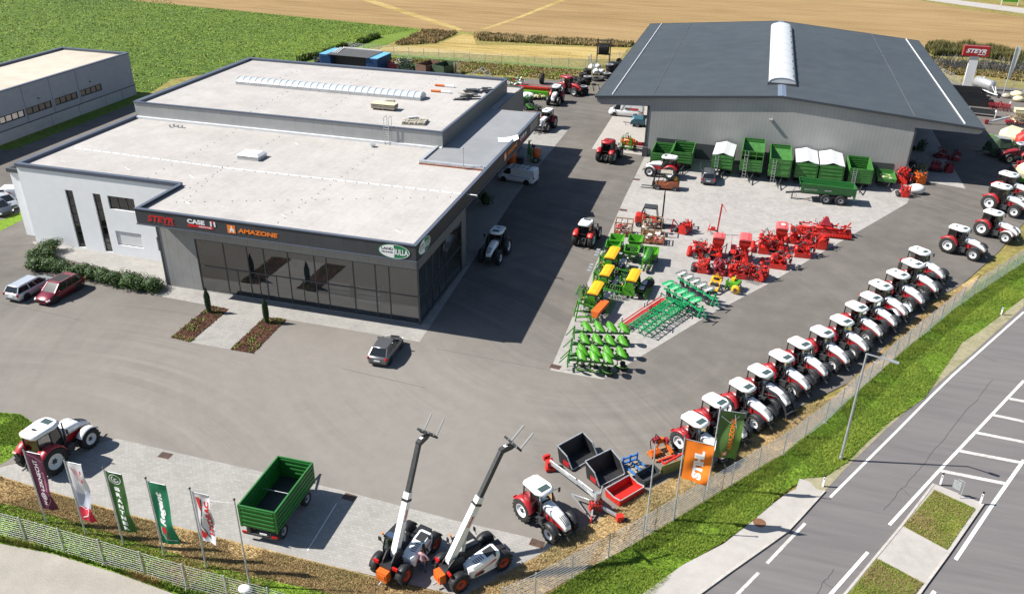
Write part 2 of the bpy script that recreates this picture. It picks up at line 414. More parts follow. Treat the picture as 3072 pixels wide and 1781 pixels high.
g_pave2 = ground_mat('display_paving', [(0.288, 0.275, 0.257), (0.329, 0.310, 0.293), (0.365, 0.347, 0.324)], (.07, .5), .06, 10., .1, 60, extra=bricks(R(28), .4, .4, .88))
g_conc = ground_mat('pavement_concrete', [(.33, .31, .285), (.37, .345, .32), (.40, .375, .35)], (.2, 1.5), .06, 12., .1, 60)
g_dust = ground_mat('service_road', [(.27, .25, .215), (.315, .29, .25), (.36, .335, .29)], (.10, .6), .10, 9., .15, 40)
g_verge = ground_mat('verge_grass', [(0.100, 0.184, 0.013), (0.138, 0.232, 0.016), (0.171, 0.254, 0.030)], (.15, 1.2), .4, 5., .8, 8)
g_dry = ground_mat('dead_grass', [(0.287, 0.190, 0.081), (0.391, 0.270, 0.121), (0.506, 0.368, 0.178)], (.25, 1.6), .4, 6., .9, 9)
g_gravel = ground_mat('gravel_shoulder', [(.20, .19, .10), (.27, .245, .15), (.33, .295, .20)], (.3, 2.), .25, 12., .5, 20)
g_island = ground_mat('island_grass', [(.13, .135, .028), (.17, .165, .035), (.21, .20, .055)], (.3, 2.), .4, 8., .8, 10)
g_bark = ground_mat('bark_mulch', [(.085, .035, .022), (.13, .055, .032), (.19, .09, .055)], (1.2, 5.), .5, 9., 1., 12)
g_paint = ground_mat('road_paint', [(.66, .65, .62), (.74, .73, .70), (.80, .79, .77)], (.6, 4.), .10, 10., .1, 40)
g_worn = ground_mat('worn_road_paint', [(.36, .34, .32), (.50, .48, .45), (.58, .56, .53)], (.6, 4.), .22, 8., .1, 40)
g_kerb = ground_mat('kerb_stone', [(.36, .335, .30), (.41, .385, .35), (.46, .43, .39)], (.5, 3.), .1, 10., .1, 40)

sheet('ground', [(-420, -60), (420, -60), (420, 620), (-420, 620)], -.06, g_soil)
sheet('stubble_field', [(-100.29, 199.74), (-169.69, 208.05), (-330, 560), (330, 560), (74.83, 286.23), (58.47, 213.64), (38.61, 215.08), (28, 182), (-26.31, 197.43), (-53.21, 195.84), (-66.76, 196.25), (-77.08, 196.16)], -.05, g_stub)
sheet('field_track', [(-109.28, 231.38), (-106.05, 232.62), (-81.31, 211.00), (-67.70, 199.05), (-68.31, 196.78), (-81.55, 207.75)], -.045, g_straw)
sheet('field_track', [(-55.92, 251.98), (-54.05, 252.70), (-58.62, 219.48), (-62.31, 201.59), (-63.65, 200.35), (-59.88, 220.09)], -.045, g_straw)
sheet('crop_field', [(-169.69, 208.05), (-330, 560), (-330, 60), (-118.05, 98.87), (-102.33, 122.49), (-99.82, 123.34), (-102.58, 133.34), (-88.41, 155.96), (-85.64, 169.48), (-84.30, 174.93), (-83.34, 183.84), (-77.26, 195.72), (-99.87, 198.87)], -.04, g_crop)
sheet('grass_strip', [(-88.41, 155.96), (-85.64, 169.48), (-84.30, 174.93), (-83.34, 183.84), (-77.26, 195.72), (-76.98, 187.19), (-77.81, 175.68), (-82.28, 166.52), (-79.52, 154.50), (-87.84, 151.58)], -.035, g_lush)
sheet('grass_bank', [(-101.41, 121.83), (-99.38, 123.49), (-90.40, 87.71), (-92.99, 81.22), (-100.02, 81.70), (-100.96, 91.71)], -.03, g_lush)
sheet('mown_strip', [(-77.49, 172.71), (-67.42, 179.42), (-65.79, 193.37), (-63.07, 192.25), (-58.93, 182.47), (-26.15, 190.32), (-26.24, 177.91), (-41.31, 173.96), (-58.81, 172.70), (-76.79, 169.66)], -.035, g_straw)
sheet('meadow_strip', [(-79.84, 166.67), (-57.24, 168.06), (-32.01, 167.96), (-31.03, 165.81), (-53.89, 166.80), (-78.40, 162.23)], -.035, g_lush)

# yard: one big sheet, everything else lies on it in thin layers
sheet('yard', [(-140, 34), (-48.78, 34.01), (-40, 34.6), (-21, 31.5), (-7.27, 38.41), (-3.75, 42.97), (-0.44, 47.07), (-0.49, 47.65), (7.93, 58.69), (12.95, 64.71), (20.52, 80.85), (23.82, 85.22), (29.20, 95.09), (33.88, 104.92), (48, 122), (52, 178), (-12, 182), (-25.37, 169.33), (-30.24, 156.67), (-43.31, 154.98), (-52, 150), (-98, 150), (-98, 91), (-140, 80)], 0, g_asph, )
sheet('service_road', [(-44.64, 28.96), (-40.47, 28.95), (-36.44, 28.93), (-31.95, 28.73), (-27.50, 28.31), (-22.80, 27.80), (-24, 10), (-110, 10)], .0, g_dust)
sheet('paved_strip', [(-45.86, 33.84), (-46.25, 34.24), (-40.42, 39.59), (-22.38, 39.16), (-14.11, 38.62), (-7.24, 38.45), (-11.60, 32.81), (-19.31, 32.83), (-26.14, 32.96), (-34.33, 33.16), (-41.63, 33.59)], .008, g_pave)
sheet('lawn', [(-54.08, 39.17), (-50.93, 39.80), (-49.31, 40.07), (-46.09, 38.93), (-45.98, 35.39), (-46.57, 32.97)], .012, g_verge)
sheet('dead_grass', [(-45.91, 33.90), (-41.63, 33.59), (-34.33, 33.16), (-26.14, 32.96), (-19.31, 32.83), (-14.90, 32.68), (-11.62, 32.86), (-7.92, 37.50), (-7.25, 38.48), (-5.26, 41.39), (-3.04, 44.28), (-0.51, 47.72), (1.52, 49.49), (5.29, 54.77), (7.92, 58.31), (10.36, 60.61), (18.04, 75.87), (23.82, 85.22), (26.20, 88.55), (24.39, 84.15), (15.52, 67.93), (6.26, 51.70), (2.81, 47.16), (-2.27, 40.38), (-5.88, 35.94), (-7.65, 33.16), (-14.52, 29.75), (-22.55, 30.00), (-27.84, 29.84), (-35.39, 30.00), (-42.67, 30.57)], .014, g_dry)
sheet('lawn', [(-43.72, 31.65), (-38.00, 31.64), (-33.48, 31.29), (-27.42, 30.85), (-23.66, 30.69), (-19.41, 30.93), (-16.51, 30.55), (-17.65, 29.41), (-21.06, 29.20), (-27.04, 28.67), (-32.81, 28.86), (-38.64, 29.10), (-41.24, 29.11)], .020, g_verge)
sheet('lawn', [(-81.33, 66.72), (-79.78, 69.74), (-79.91, 71.65), (-79.30, 73.26), (-77.64, 71.79), (-77.58, 69.55), (-77.52, 67.39), (-77.77, 63.20)], .01, g_verge)
sheet('verge_strip', [(-41.31, 29.18), (-38.72, 29.19), (-32.92, 29.00), (-27.10, 28.76), (-20.87, 28.86), (-20.59, 28.35), (-27.52, 28.33), (-31.95, 28.73), (-36.44, 28.93), (-40.83, 28.69)], .022, g_verge)

# road and its verge (the embankment carries on to the right, out of the picture)
sheet('road', [(0.07, 34.05), (1.26, 36.83), (5.48, 42.32), (8.86, 48.32), (10.59, 51.59), (13.76, 57.15), (21.50, 69.76), (28.78, 81.96), (75, 125), (120, 180), (140, 160), (70, 20), (8, 8)], .004, g_road)
sheet('verge_grass', [(-7.60, 32.97), (-5.88, 35.94), (-2.27, 40.38), (2.81, 47.16), (6.26, 51.70), (15.52, 67.93), (24.39, 84.15), (31.75, 95.16), (41, 108), (58, 130), (29.24, 84.00), (26.57, 79.87), (23.76, 75.53), (21.67, 72.64), (17.25, 62.49), (14.16, 58.16), (12.12, 54.77), (10.67, 52.08), (9.06, 49.91), (7.88, 49.56), (6.42, 47.67), (5.54, 46.15), (4.53, 44.37), (2.62, 41.53), (0.36, 38.85), (-1.10, 36.13), (-2.03, 34.41)], .024, g_verge)
sheet('gravel_shoulder', [(8.55, 48.30), (7.51, 49.23), (7.70, 49.51), (9.06, 49.94), (10.63, 52.22), (11.97, 55.23), (13.93, 58.82), (16.75, 62.53), (21.99, 74.48), (26.07, 79.72), (29.57, 85.46), (28.78, 81.96), (21.50, 69.76), (13.75, 57.06), (10.59, 51.51), (8.95, 48.35)], .016, g_gravel)

def slab(name, poly, z1, m, z0=-.02, label=None):
    return struct(name, MB().prism([tuple(p) for p in poly], z0, z1, 'Z'), m, label)
slab('pavement', [(7.35, 49.22), (8.04, 49.02), (8.42, 48.41), (8.81, 48.34), (7.32, 45.36), (6.46, 43.76), (5.44, 42.36), (2.99, 39.07), (1.13, 36.47), (-1.68, 34.71), (-1.63, 35.98), (0.36, 38.85), (2.63, 41.35), (4.45, 44.15), (5.63, 46.10), (6.42, 47.27), (7.09, 48.01)], .09, g_conc)
def strip(name, pts, wd, z0, z1, m):
    """a kerb or painted line following pts"""
    mb = MB(); n = len(pts); L_ = []
    for i, p in enumerate(pts):
        a = Vector(pts[max(0, i - 1)]); b = Vector(pts[min(n - 1, i + 1)]); d = (b - a).normalized(); s = Vector((-d.y, d.x)) * wd / 2
        L_.append((Vector(p) + s, Vector(p) - s))
    secs = [[(*l, z0), (*r, z0), (*r, z1), (*l, z1)] for l, r in L_]
    mb.loft(secs, 0, False)
    return struct(name, mb, m)
strip('kerb', [(8.95, 48.39), (7.38, 45.35), (6.52, 43.73), (5.50, 42.32), (3.06, 39.03), (1.18, 36.41)], .16, -.02, .115, g_kerb)
def line(pts, wd, m=None, z=.012): return strip('road_marking', pts, wd, z - .004, z, m or g_paint)
line([(28.50, 80.74), (19.92, 66.62), (17.76, 62.86), (14.64, 57.29), (9.32, 47.91)], .17)
line([(7.62, 44.81), (5.28, 40.52)], .20, g_worn); line([(4.80, 39.60), (3.65, 37.54), (3.05, 36.47)], .20, g_worn)
line([(25.53, 67.55), (23.81, 64.67), (17.17, 53.56), (12.86, 46.22)], .20)
line([(11.29, 43.26), (8.92, 39.13), (8.23, 37.94)], .20)
line([(22.94, 56.07), (19.90, 50.57), (16.45, 44.14)], .22); line([(14.81, 41.06), (14.04, 39.76)], .22)
for a, b in (((23.73, 64.29), (25.17, 64.21)), ((21.98, 61.48), (24.48, 61.19)), ((20.26, 58.62), (23.46, 58.39)), ((18.62, 55.87), (22.69, 55.68)), ((16.92, 53.05), (21.21, 52.84))):
    line([a, b], .34, g_worn, .014)
# cracks sealed with bitumen
m_seal = mat('bitumen_seal', (.045, .042, .042), .7)
for pts in ([(21.45, 63.76), (20.18, 61.64), (18.49, 58.40), (17.06, 55.76), (15.92, 53.49), (15.21, 52.21), (14.42, 50.78), (13.78, 49.72), (13.12, 48.41), (12.66, 47.59)],
            [(13.92, 50.19), (14.26, 50.15), (14.48, 49.54)], [(9.21, 41.19), (8.87, 40.47), (8.54, 39.99), (8.32, 39.33), (8.11, 38.85)], [(8.50, 39.98), (9.05, 39.63)], [(23.07, 66.94), (22.27, 65.45), (21.49, 63.99)], [(23.00, 70.91), (24.01, 70.07)]):
    q = []
    for a, b in zip(pts, pts[1:]):
        for k in range(4):
            t = k / 4; q.append((a[0] + (b[0] - a[0]) * t + random.uniform(-.05, .05), a[1] + (b[1] - a[1]) * t + random.uniform(-.05, .05)))
    q.append(pts[-1])
    strip('road_crack', q, .035, .0045, .0065, m_seal)
# traffic island
isl = [(16.30, 51.27), (19.08, 50.12), (18.84, 49.57), (16.05, 44.49), (14.36, 41.46), (13.46, 39.79), (9.30, 38.57), (9.92, 39.59), (11.76, 42.86), (13.53, 46.08)]
slab('traffic_island', isl, .10, g_conc)
strip('kerb', [(19.12, 50.10), (16.08, 44.48), (14.39, 41.45), (13.36, 39.56)], .15, -.02, .13, g_kerb)
strip('kerb', [(16.22, 51.25), (13.48, 46.06), (11.70, 42.87), (9.84, 39.51), (9.13, 38.31)], .15, -.02, .13, g_kerb)
sheet('island_grass', [(16.16, 50.61), (18.51, 49.36), (16.04, 44.76), (13.67, 46.21)], .125, g_island)
sheet('island_grass', [(11.76, 42.75), (14.23, 41.42), (13.41, 39.99), (9.54, 38.84), (10.04, 39.62)], .125, g_island)
mh = MB().lathe([(0, .012), (.34, .012), (.40, .014), (.42, 0)], 28, 0, axis='Z', smooth=False).build('manhole_cover', 'rustmetal')
tag(mh, 'round rusty manhole cover set in the roadside pavement', 'manhole cover'); mh.location = (*(4.76, 43.92), .09)

# pavings on the yard
sheet('paving', [(-71.88, 66.18), (-65.93, 66.35), (-55.72, 66.10), (-52.2, 61.8), (-52.2, 61.59), (-25.35, 61.59), (-25.35, 75), (-32, 75), (-32, (-25.57, 126.63)[1]), (-25.57, 126.63), (-25.78, 109.70), (-25.79, 94.59), (-24.44, 60.97), (-24.38, 58.72), (-31.95, 58.86), (-37.49, 58.89), (-39.51, 58.67), (-39.38, 52.82), (-43.26, 52.83), (-43.54, 59.04), (-45.41, 59.15), (-51.48, 59.41), (-54.40, 62.13), (-66.35, 63.66), (-71.81, 65.91)], .006, g_pave)
sheet('display_paving', [(-12.36, 57.65), (-7.90, 57.58), (-0.26, 71.31), (4.55, 78.91), (21.39, 107.77), (21.60, 108.46), (23.5, 116.9), (-12.4, 116.9), (-12.64, 98.81), (-12.47, 66.60)], .006, g_pave2)
sheet('display_paving', [(-20.3, 117.0), (-12.4, 116.4), (-12.4, 176), (-20.3, 176)], .007, g_conc)
sheet('display_paving', [(21.5, 117.6), (24.81, 117.17), (29.51, 115.84), (29.4, 178), (21.5, 178)], .007, g_pave2)
for p, a in (((-12.07, 58.28), -.15), ((-35.86, 38.94), .0), ((-21.55, 38.68), -.1), ((-8.56, 38.15), -.1), ((-12.14, 94.74), 0.), ((-12.19, 105.99), 0.)):
    mb = MB().box(-.45, .45, -.3, .3, .0, .022, 0)
    for k in range(6): mb.box(-.40 + k * .14, -.32 + k * .14, -.26, .26, .022, .032, 1)
    o = mb.build('drain_grate', ['rustmetal', 'dark']); o.location = (*p, .006); o.rotation_euler = (0, 0, a)
    tag(o, {0: 'rusty drain grate at the tip of the implement paving', 1: 'rusty drain grate on the paving right of the large white tractor', 2: 'rusty drain grate beside the shadow of the green foreground trailer', 3: 'rusty drain grate in front of the tractor by the loader buckets', 4: 'rusty drain grate on the paving left of the red mast forklift', 5: 'rusty drain grate on the paving left of the orange forklift'}[len([x for x in bpy.data.objects if x.name.startswith('drain_grate')]) - 1], 'drain grate', 'drain grates')
line([(-22.10, 37.90), (-21.92, 33.55)], .06, g_paint, .016)
line([(-4.51, 115.93), (-4.46, 113.05)], .08, g_paint, .014)
for a, b in (((-22.61, 58.12), (-12.86, 57.67)), ((-29.03, 52.89), (-21.35, 52.20)), ((-64.55, 53.93), (-54.70, 53.32))): strip('asphalt_seam', [a, b], .05, .0005, .0025, mat('seam', (.085, .08, .075), .9))

# planting beds, hedge, cypresses
def tuft_field(name, poly, n, h, wdt, mats, kind='stuff', label=None, cat=None, lean=.5, z=0., blades=3, seed=1, fn=None, parent=None, wts=None):
    """n tufts of a few narrow faces each, scattered over poly"""
    rnd = random.Random(seed); mb = MB()
    xs = [p[0] for p in poly]; ys = [p[1] for p in poly]
    def inside(x, y):
        c = False; j = len(poly) - 1
        for i in range(len(poly)):
            if (poly[i][1] > y) != (poly[j][1] > y) and x < (poly[j][0] - poly[i][0]) * (y - poly[i][1]) / (poly[j][1] - poly[i][1]) + poly[i][0]: c = not c
            j = i
        return c
    k = 0; tries = 0
    while k < n and tries < n * 60:
        tries += 1
        x = rnd.uniform(min(xs), max(xs)); y = rnd.uniform(min(ys), max(ys))
        if not inside(x, y): continue
        d = noise.noise(Vector((x * .35, y * .35, seed)))
        if fn and not fn(x, y, rnd): continue
        if d < -.25 and rnd.random() < .6: continue
        k += 1
        hh = h * rnd.uniform(.5, 1.25) * (1 + .6 * d); mi = min(len(mats) - 1, max(0, int((d * 1.1 + rnd.uniform(0, 1)) * len(mats))))
        for b in range(blades):
            a = rnd.uniform(0, 2 * PI); l = lean * hh * rnd.uniform(.3, 1.2); ww = wdt * rnd.uniform(.6, 1.3)
            bx, by = x + rnd.uniform(-1, 1) * wdt, y + rnd.uniform(-1, 1) * wdt
            px, py = -math.sin(a) * ww, math.cos(a) * ww
            mb.add([(bx + px, by + py, z), (bx - px, by - py, z), (bx + math.cos(a) * l, by + math.sin(a) * l, z + hh)], [(0, 1, 2)], mi)
    o = mb.build(name, mats, parent, recalc=False)
    if not parent: tag(o, label, cat, None, kind)
    return o
G1 = mat('blade_dark', (.098, .172, .012), .8); G2 = mat('blade_mid', (.155, .242, .016), .8); G3 = mat('blade_light', (.22, .29, .028), .8); G4 = mat('blade_dry', (.29, .235, .09), .85)
D1 = mat('straw_dark', (.26, .17, .075), .9); D2 = mat('straw_mid', (.39, .27, .12), .9); D3 = mat('straw_light', (.52, .395, .20), .9)
vp = [(-7.92, 32.68), (-5.88, 35.94), (-2.27, 40.38), (2.81, 47.16), (6.26, 51.70), (15.52, 67.93), (24.39, 84.15), (31.75, 95.16), (29.31, 84.32), (26.60, 80.02), (23.81, 75.81), (21.72, 72.90), (17.13, 62.35), (14.06, 58.13), (12.02, 54.75), (10.65, 52.15), (9.06, 50.03), (7.69, 49.36), (6.78, 48.06), (5.54, 46.15), (4.53, 44.37), (2.62, 41.53), (0.35, 38.96), (-1.10, 36.13), (-2.40, 34.30)]
tuft_field('grass', vp, 64000, .16, .018, [G1, G2, G2, G3, G3], z=.02, seed=3, lean=.9, label='long green grass on the road verge outside the fence', cat='grass')
dp = [(-11.62, 32.86), (-7.92, 37.50), (-7.25, 38.48), (-5.26, 41.39), (-3.04, 44.28), (-0.51, 47.72), (1.52, 49.49), (5.29, 54.77), (7.92, 58.31), (10.36, 60.61), (18.04, 75.87), (23.82, 85.22), (24.39, 84.15), (15.52, 67.93), (6.26, 51.70), (2.81, 47.16), (-2.27, 40.38), (-5.88, 35.94), (-7.65, 33.16), (-11.65, 30.60)]
tuft_field('dry_grass', dp, 30000, .16, .014, [D2, D2, D3, D3, D3, G4], z=.012, seed=5, lean=1.0, label='trampled dead grass between the yard and the road fence', cat='grass')
dq = [(-45.86, 33.84), (-41.53, 33.48), (-34.22, 33.02), (-26.06, 32.83), (-19.25, 32.71), (-14.88, 32.64), (-11.60, 32.81), (-14.89, 30.62), (-18.34, 30.83), (-23.75, 30.83), (-29.44, 31.06), (-36.63, 31.47), (-43.88, 31.81)]
tuft_field('dry_grass', dq, 26000, .12, .013, [D1, D1, D2, D2, D3, G4], z=.012, seed=6, lean=1.0, label='brown dead grass along the paved strip behind the flags', cat='grass')
lq = [(-43.77, 31.70), (-38.05, 31.69), (-33.52, 31.34), (-27.45, 30.90), (-19.41, 30.93), (-17.65, 29.41), (-20.82, 28.77), (-27.07, 28.72), (-32.88, 28.95), (-38.68, 29.15), (-41.15, 29.01)]
tuft_field('lawn_grass', lq, 16000, .10, .018, [G1, G2, G3, G4, D2], z=.018, seed=7, lean=.8, label='thin green lawn under the row of flags', cat='grass')
sq = [(-41.24, 29.11), (-38.70, 29.16), (-32.90, 28.97), (-27.08, 28.74), (-20.85, 28.82), (-20.64, 28.44), (-27.57, 28.41), (-32.02, 28.82), (-36.52, 29.02), (-40.92, 28.78)]
tuft_field('fence_grass', sq, 3200, .22, .05, [G1, G2, G2, G3, D2], z=.02, seed=8, lean=.8, label='ragged green grass at the foot of the front fence', cat='grass')
tuft_field('lawn_grass', [(-53.55, 39.15), (-50.87, 39.74), (-49.25, 40.00), (-46.18, 38.90), (-46.04, 35.45), (-46.80, 33.19)], 9000, .08, .016, [G1, G2, G2, G3], z=.012, seed=9, lean=.8, label='mown green lawn left of the large white and red tractor', cat='grass')
for q, sd in (([(16.17, 50.55), (18.48, 49.32), (16.03, 44.81), (13.71, 46.25)], 11), ([(11.77, 42.69), (14.19, 41.39), (13.42, 40.04), (9.62, 38.92), (10.07, 39.63)], 12)):
    tuft_field('island_turf', q, 5000, .10, .016, [G2, G3, G4, G4], z=.125, seed=sd, lean=.8, label='short yellow green turf on the traffic island ' + ('by the round posts' if sd == 11 else 'nearest the camera'), cat='grass')
# tall weeds along the field edge and the bank behind the sign pylon
W1 = mat('weed_dark', (.075, .085, .025), .9); W2 = mat('weed_olive', (.16, .14, .045), .9); W3 = mat('weed_tan', (.29, .215, .10), .9)
tuft_field('tall_weeds', [(-63.07, 192.25), (-60.98, 195.12), (-46.31, 194.38), (-25.83, 196.30), (-25.98, 191.15), (-44.83, 188.33), (-60.03, 186.91)], 5200, .75, .13, [W2, W2, W3, W3, D3], seed=21, lean=.3, z=-.05, label='long strip of tall brown weeds along the stubble field', cat='weeds')
tuft_field('tall_weeds', [(-76.31, 177.48), (-76.27, 194.05), (-67.94, 194.73), (-67.23, 190.74), (-68.50, 180.61), (-75.01, 175.91)], 2800, .6, .13, [W2, W3, W3, D2], seed=22, lean=.3, z=-.05, label='patch of brown weeds beside the green crop corner', cat='weeds')
tuft_field('bank_weeds', [(37.46, 210.09), (39.16, 215.74), (49.48, 215.37), (57.81, 210.60), (58.84, 205.50), (55.82, 196.75), (54.11, 203.84), (47.02, 206.78), (38.85, 204.82)], 6000, 1.5, .16, [W1, W1, W2, W2], seed=23, lean=.3, z=-.05, label='tall dark weeds on the bank behind the red sign pylon', cat='weeds')
tuft_field('bank_weeds', [(36.86, 203.19), (41.46, 199.38), (48.67, 201.92), (55.00, 198.13), (51.93, 184.51), (44.39, 187.97), (38.64, 185.97)], 3600, .5, .18, [W2, W3, W3, G4, W2], seed=24, lean=.5, z=-.05, label='dry yellow weeds at the foot of the bank by the pylon', cat='weeds')
tuft_field('meadow_grass', [(-73.66, 163.21), (-56.31, 165.28), (-31.79, 165.54), (-30.73, 156.50), (-44.00, 156.48), (-53.07, 155.69), (-55.82, 159.63), (-72.89, 161.44)], 7000, .28, .10, [W2, G4, D3, D2, G2], seed=25, lean=.5, z=-.05, label='olive rough grass between the back fence and the scrap row', cat='grass')
G5 = mat('crop_leaf_dark', (.060, .115, .016), .7); G6 = mat('crop_leaf', (.115, .195, .022), .7); G7 = mat('crop_leaf_light', (.175, .25, .025), .7); G8 = mat('crop_leaf_pale', (.20, .26, .03), .7)
tuft_field('crop_leaves', [(-210, 260), (-210, 124), (-102.92, 123.27), (-99.82, 123.34), (-102.58, 133.34), (-88.44, 154.89), (-85.64, 169.48), (-84.30, 174.93), (-83.34, 183.84), (-78.30, 195.71), (-99.62, 198.35), (-152.46, 205.84)], 30000, .20, .11, [G6, G7, G7, G8], seed=41, lean=1.6, z=-.05, blades=2, label='dense green leaves of the crop field behind the showroom', cat='crop')
tuft_field('crop_edge', [(-88.06, 154.75), (-85.64, 169.48), (-84.51, 173.28), (-83.34, 183.84), (-82.39, 182.83), (-83.30, 171.39), (-85.02, 168.20), (-87.09, 153.78)], 1500, .9, .2, [G1, G1, W1], seed=26, lean=.4, z=-.05, label='dark row of taller crop plants along the crop edge', cat='crop')

def leaf_mass(mb, pts, n, size, rnd, mis=(0, 1, 2)):
    """n leaf-sized faces scattered through boxes pts = [(centre, radii)]"""
    for _ in range(n):
        c, r = rnd.choice(pts)
        while True:
            q = Vector((rnd.uniform(-1, 1), rnd.uniform(-1, 1), rnd.uniform(-1, 1)))
            if .35 < q.length < 1: break
        p = Vector((c[0] + q.x * r[0], c[1] + q.y * r[1], c[2] + q.z * r[2]))
        if p.z < .02: p.z = rnd.uniform(.02, .2)
        nrm = (q + Vector((rnd.uniform(-.7, .7), rnd.uniform(-.7, .7), rnd.uniform(-.2, .9)))).normalized()
        a = nrm.orthogonal().normalized(); b = nrm.cross(a); t = rnd.uniform(0, 2 * PI)
        a, b = a * math.cos(t) + b * math.sin(t), b * math.cos(t) - a * math.sin(t)
        s = size * rnd.uniform(.6, 1.4)
        mb.add([p - a * s, p + b * s * .45, p + a * s, p - b * s * .45], [(0, 1, 2, 3)], rnd.choice(mis))
L1 = mat('laurel_dark', (.022, .050, .010), .6, spec=.3); L2 = mat('laurel_mid', (.042, .088, .016), .6, spec=.3); L3 = mat('laurel_light', (.085, .14, .030), .55, spec=.3)
C1 = mat('cypress_dark', (.018, .042, .012), .8); C2 = mat('cypress_mid', (.035, .075, .020), .8)
rnd = random.Random(4)
def shrub(label, p, r, h, n, group, twig=True, name='laurel_bush', sz=.085):
    t = thing(name, label, 'bush', p, 0, group)
    mb = MB(); leaf_mass(mb, [((rnd.uniform(-.6, .6) * r, rnd.uniform(-.5, .5) * r, h * rnd.uniform(.28, .66)), (r * rnd.uniform(.55, .8), r * rnd.uniform(.55, .8), h * rnd.uniform(.3, .42))) for _ in range(7)], n, sz, rnd, (0, 0, 1, 1, 2))
    mb.ball((0, 0, h * .42), .5, 0, 8, 6, (r * 1.15, r * 1.15, h * .75)); mb.build('foliage', [L1, L2, L3], t, recalc=False)
    b = MB()
    for _ in range(6):
        a = rnd.uniform(0, 2 * PI); b.tube((0, 0, 0), (math.cos(a) * r * .5, math.sin(a) * r * .5, h * .8), .025, 5, 0, .01)
    b.build('branches', 'wood', t)
hl = [(-68.37, 64.79), (-67.17, 63.06), (-67.64, 61.89), (-66.40, 60.62), (-65.05, 61.04), (-63.21, 60.81), (-61.40, 60.58), (-59.92, 60.72), (-58.38, 60.58), (-56.81, 60.38), (-55.34, 60.29), (-53.81, 60.10), (-52.55, 60.25)]
hn = ['at the far left end of the hedge, next to the white wall', 'second from the far end of the hedge', 'at the outer bend of the hedge, farthest left', 'just after the outer bend of the hedge, above the wagon bonnet',
      'between the hedge bend and the roof of the maroon car', 'right behind the roof of the maroon car', 'just right of the maroon car roof', 'third bush right of the maroon car', 'fifth from the showroom end of the hedge',
      'fourth from the showroom end of the hedge', 'third from the showroom end of the hedge', 'second from the showroom end of the hedge', 'at the showroom end of the hedge, casting its shadow on the paving']
for p, tx in zip(hl, hn):
    shrub('glossy laurel bush ' + tx, p, 1.15, 1.6, 1500, 'laurel bushes of the hedge', sz=.095)
for p, tx in (((-44.82, 57.94), 'nearer the hedge'), ((-38.76, 57.79), 'nearer the grey car')):
    t = thing('cypress', 'slim dark column cypress in the bark bed ' + tx, 'tree', p, 0, 'column cypresses')
    mb = MB()
    for i in range(2200):
        z = rnd.uniform(.12, 2.55); rr = .27 * min(1, (2.62 - z) * 1.1) * min(1, .55 + z * .6) * rnd.uniform(.6, 1.05); a = rnd.uniform(0, 2 * PI)
        x, y = rr * math.cos(a), rr * math.sin(a); s = .035
        mb.add([(x - s * math.sin(a), y + s * math.cos(a), z), (x + s * math.sin(a), y - s * math.cos(a), z), (x * 1.05, y * 1.05, z + .17)], [(0, 1, 2)], rnd.choice((0, 0, 1)))
    mb.build('crown', [C1, C2], t, recalc=False); MB().tube((0, 0, 0), (0, 0, 2.2), .05, 7, 0, .015).build('trunk', 'wood', t)
P1 = mat('bed_plant', (.13, .19, .03), .8); P2 = mat('bed_plant_light', (.24, .25, .06), .8); B1 = mat('bark_dark', (.07, .025, .015), .9); B2 = mat('bark_light', (.20, .09, .05), .9)
for q, s, tx in (([(-45.44, 53.03), (-43.40, 52.86), (-43.48, 59.06), (-45.47, 59.14)], 31, 'left of the entrance path'), ([(-39.40, 52.81), (-37.21, 52.82), (-37.45, 58.90), (-39.51, 58.67)], 32, 'right of the entrance path')):
    slab('planting_bed', q, .03, g_bark)
    tuft_field('bark_chips', q, 2600, .05, .05, [B1, B2, B1], seed=s, lean=2.0, z=.03, label='brown bark mulch chips in the bed ' + tx, cat='mulch')
    tuft_field('ground_cover', q, 230, .16, .05, [P1, P2, P2], seed=s + 5, lean=.8, z=.03, blades=4, label='low yellow green ground cover plants in the bed ' + tx, cat='ground cover', fn=lambda x, y, r: noise.noise(Vector((x * .9, y * .9, 3))) > -.05)

# ------------------------------------------------------------------ buildings
def wall(mb, p, q, z0, z1, openings=(), depth=.18, mi=0, ri=None):
    """a wall face from p to q with real rectangular openings (u0,u1,z0,z1) and reveals depth deep; the outside lies to the right of p->q"""
    p, q = Vector((p[0], p[1], 0)), Vector((q[0], q[1], 0)); L_ = (q - p).length; d = (q - p) / L_; n = Vector((-d.y, d.x, 0)) * depth
    us = sorted({0, L_, *[o[0] for o in openings], *[o[1] for o in openings]}); zs = sorted({z0, z1, *[o[2] for o in openings], *[o[3] for o in openings]})
    P = lambda u, z, k=0: p + d * u + Vector((0, 0, z)) + n * k
    for a, b in zip(us, us[1:]):
        for c, e in zip(zs, zs[1:]):
            if any(o[0] <= a + 1e-6 and b - 1e-6 <= o[1] and o[2] <= c + 1e-6 and e - 1e-6 <= o[3] for o in openings): continue
            mb.add([P(a, c), P(b, c), P(b, e), P(a, e)], [(0, 1, 2, 3)], mi)
    for o in openings:
        a, b, c, e = o; r = mi if ri is None else ri
        for s in ((P(a, c), P(a, e), P(a, e, 1), P(a, c, 1)), (P(b, e), P(b, c), P(b, c, 1), P(b, e, 1)), (P(a, e), P(b, e), P(b, e, 1), P(a, e, 1)), (P(b, c), P(a, c), P(a, c, 1), P(b, c, 1))):
            mb.add(s, [(0, 1, 2, 3)], r)
    return P
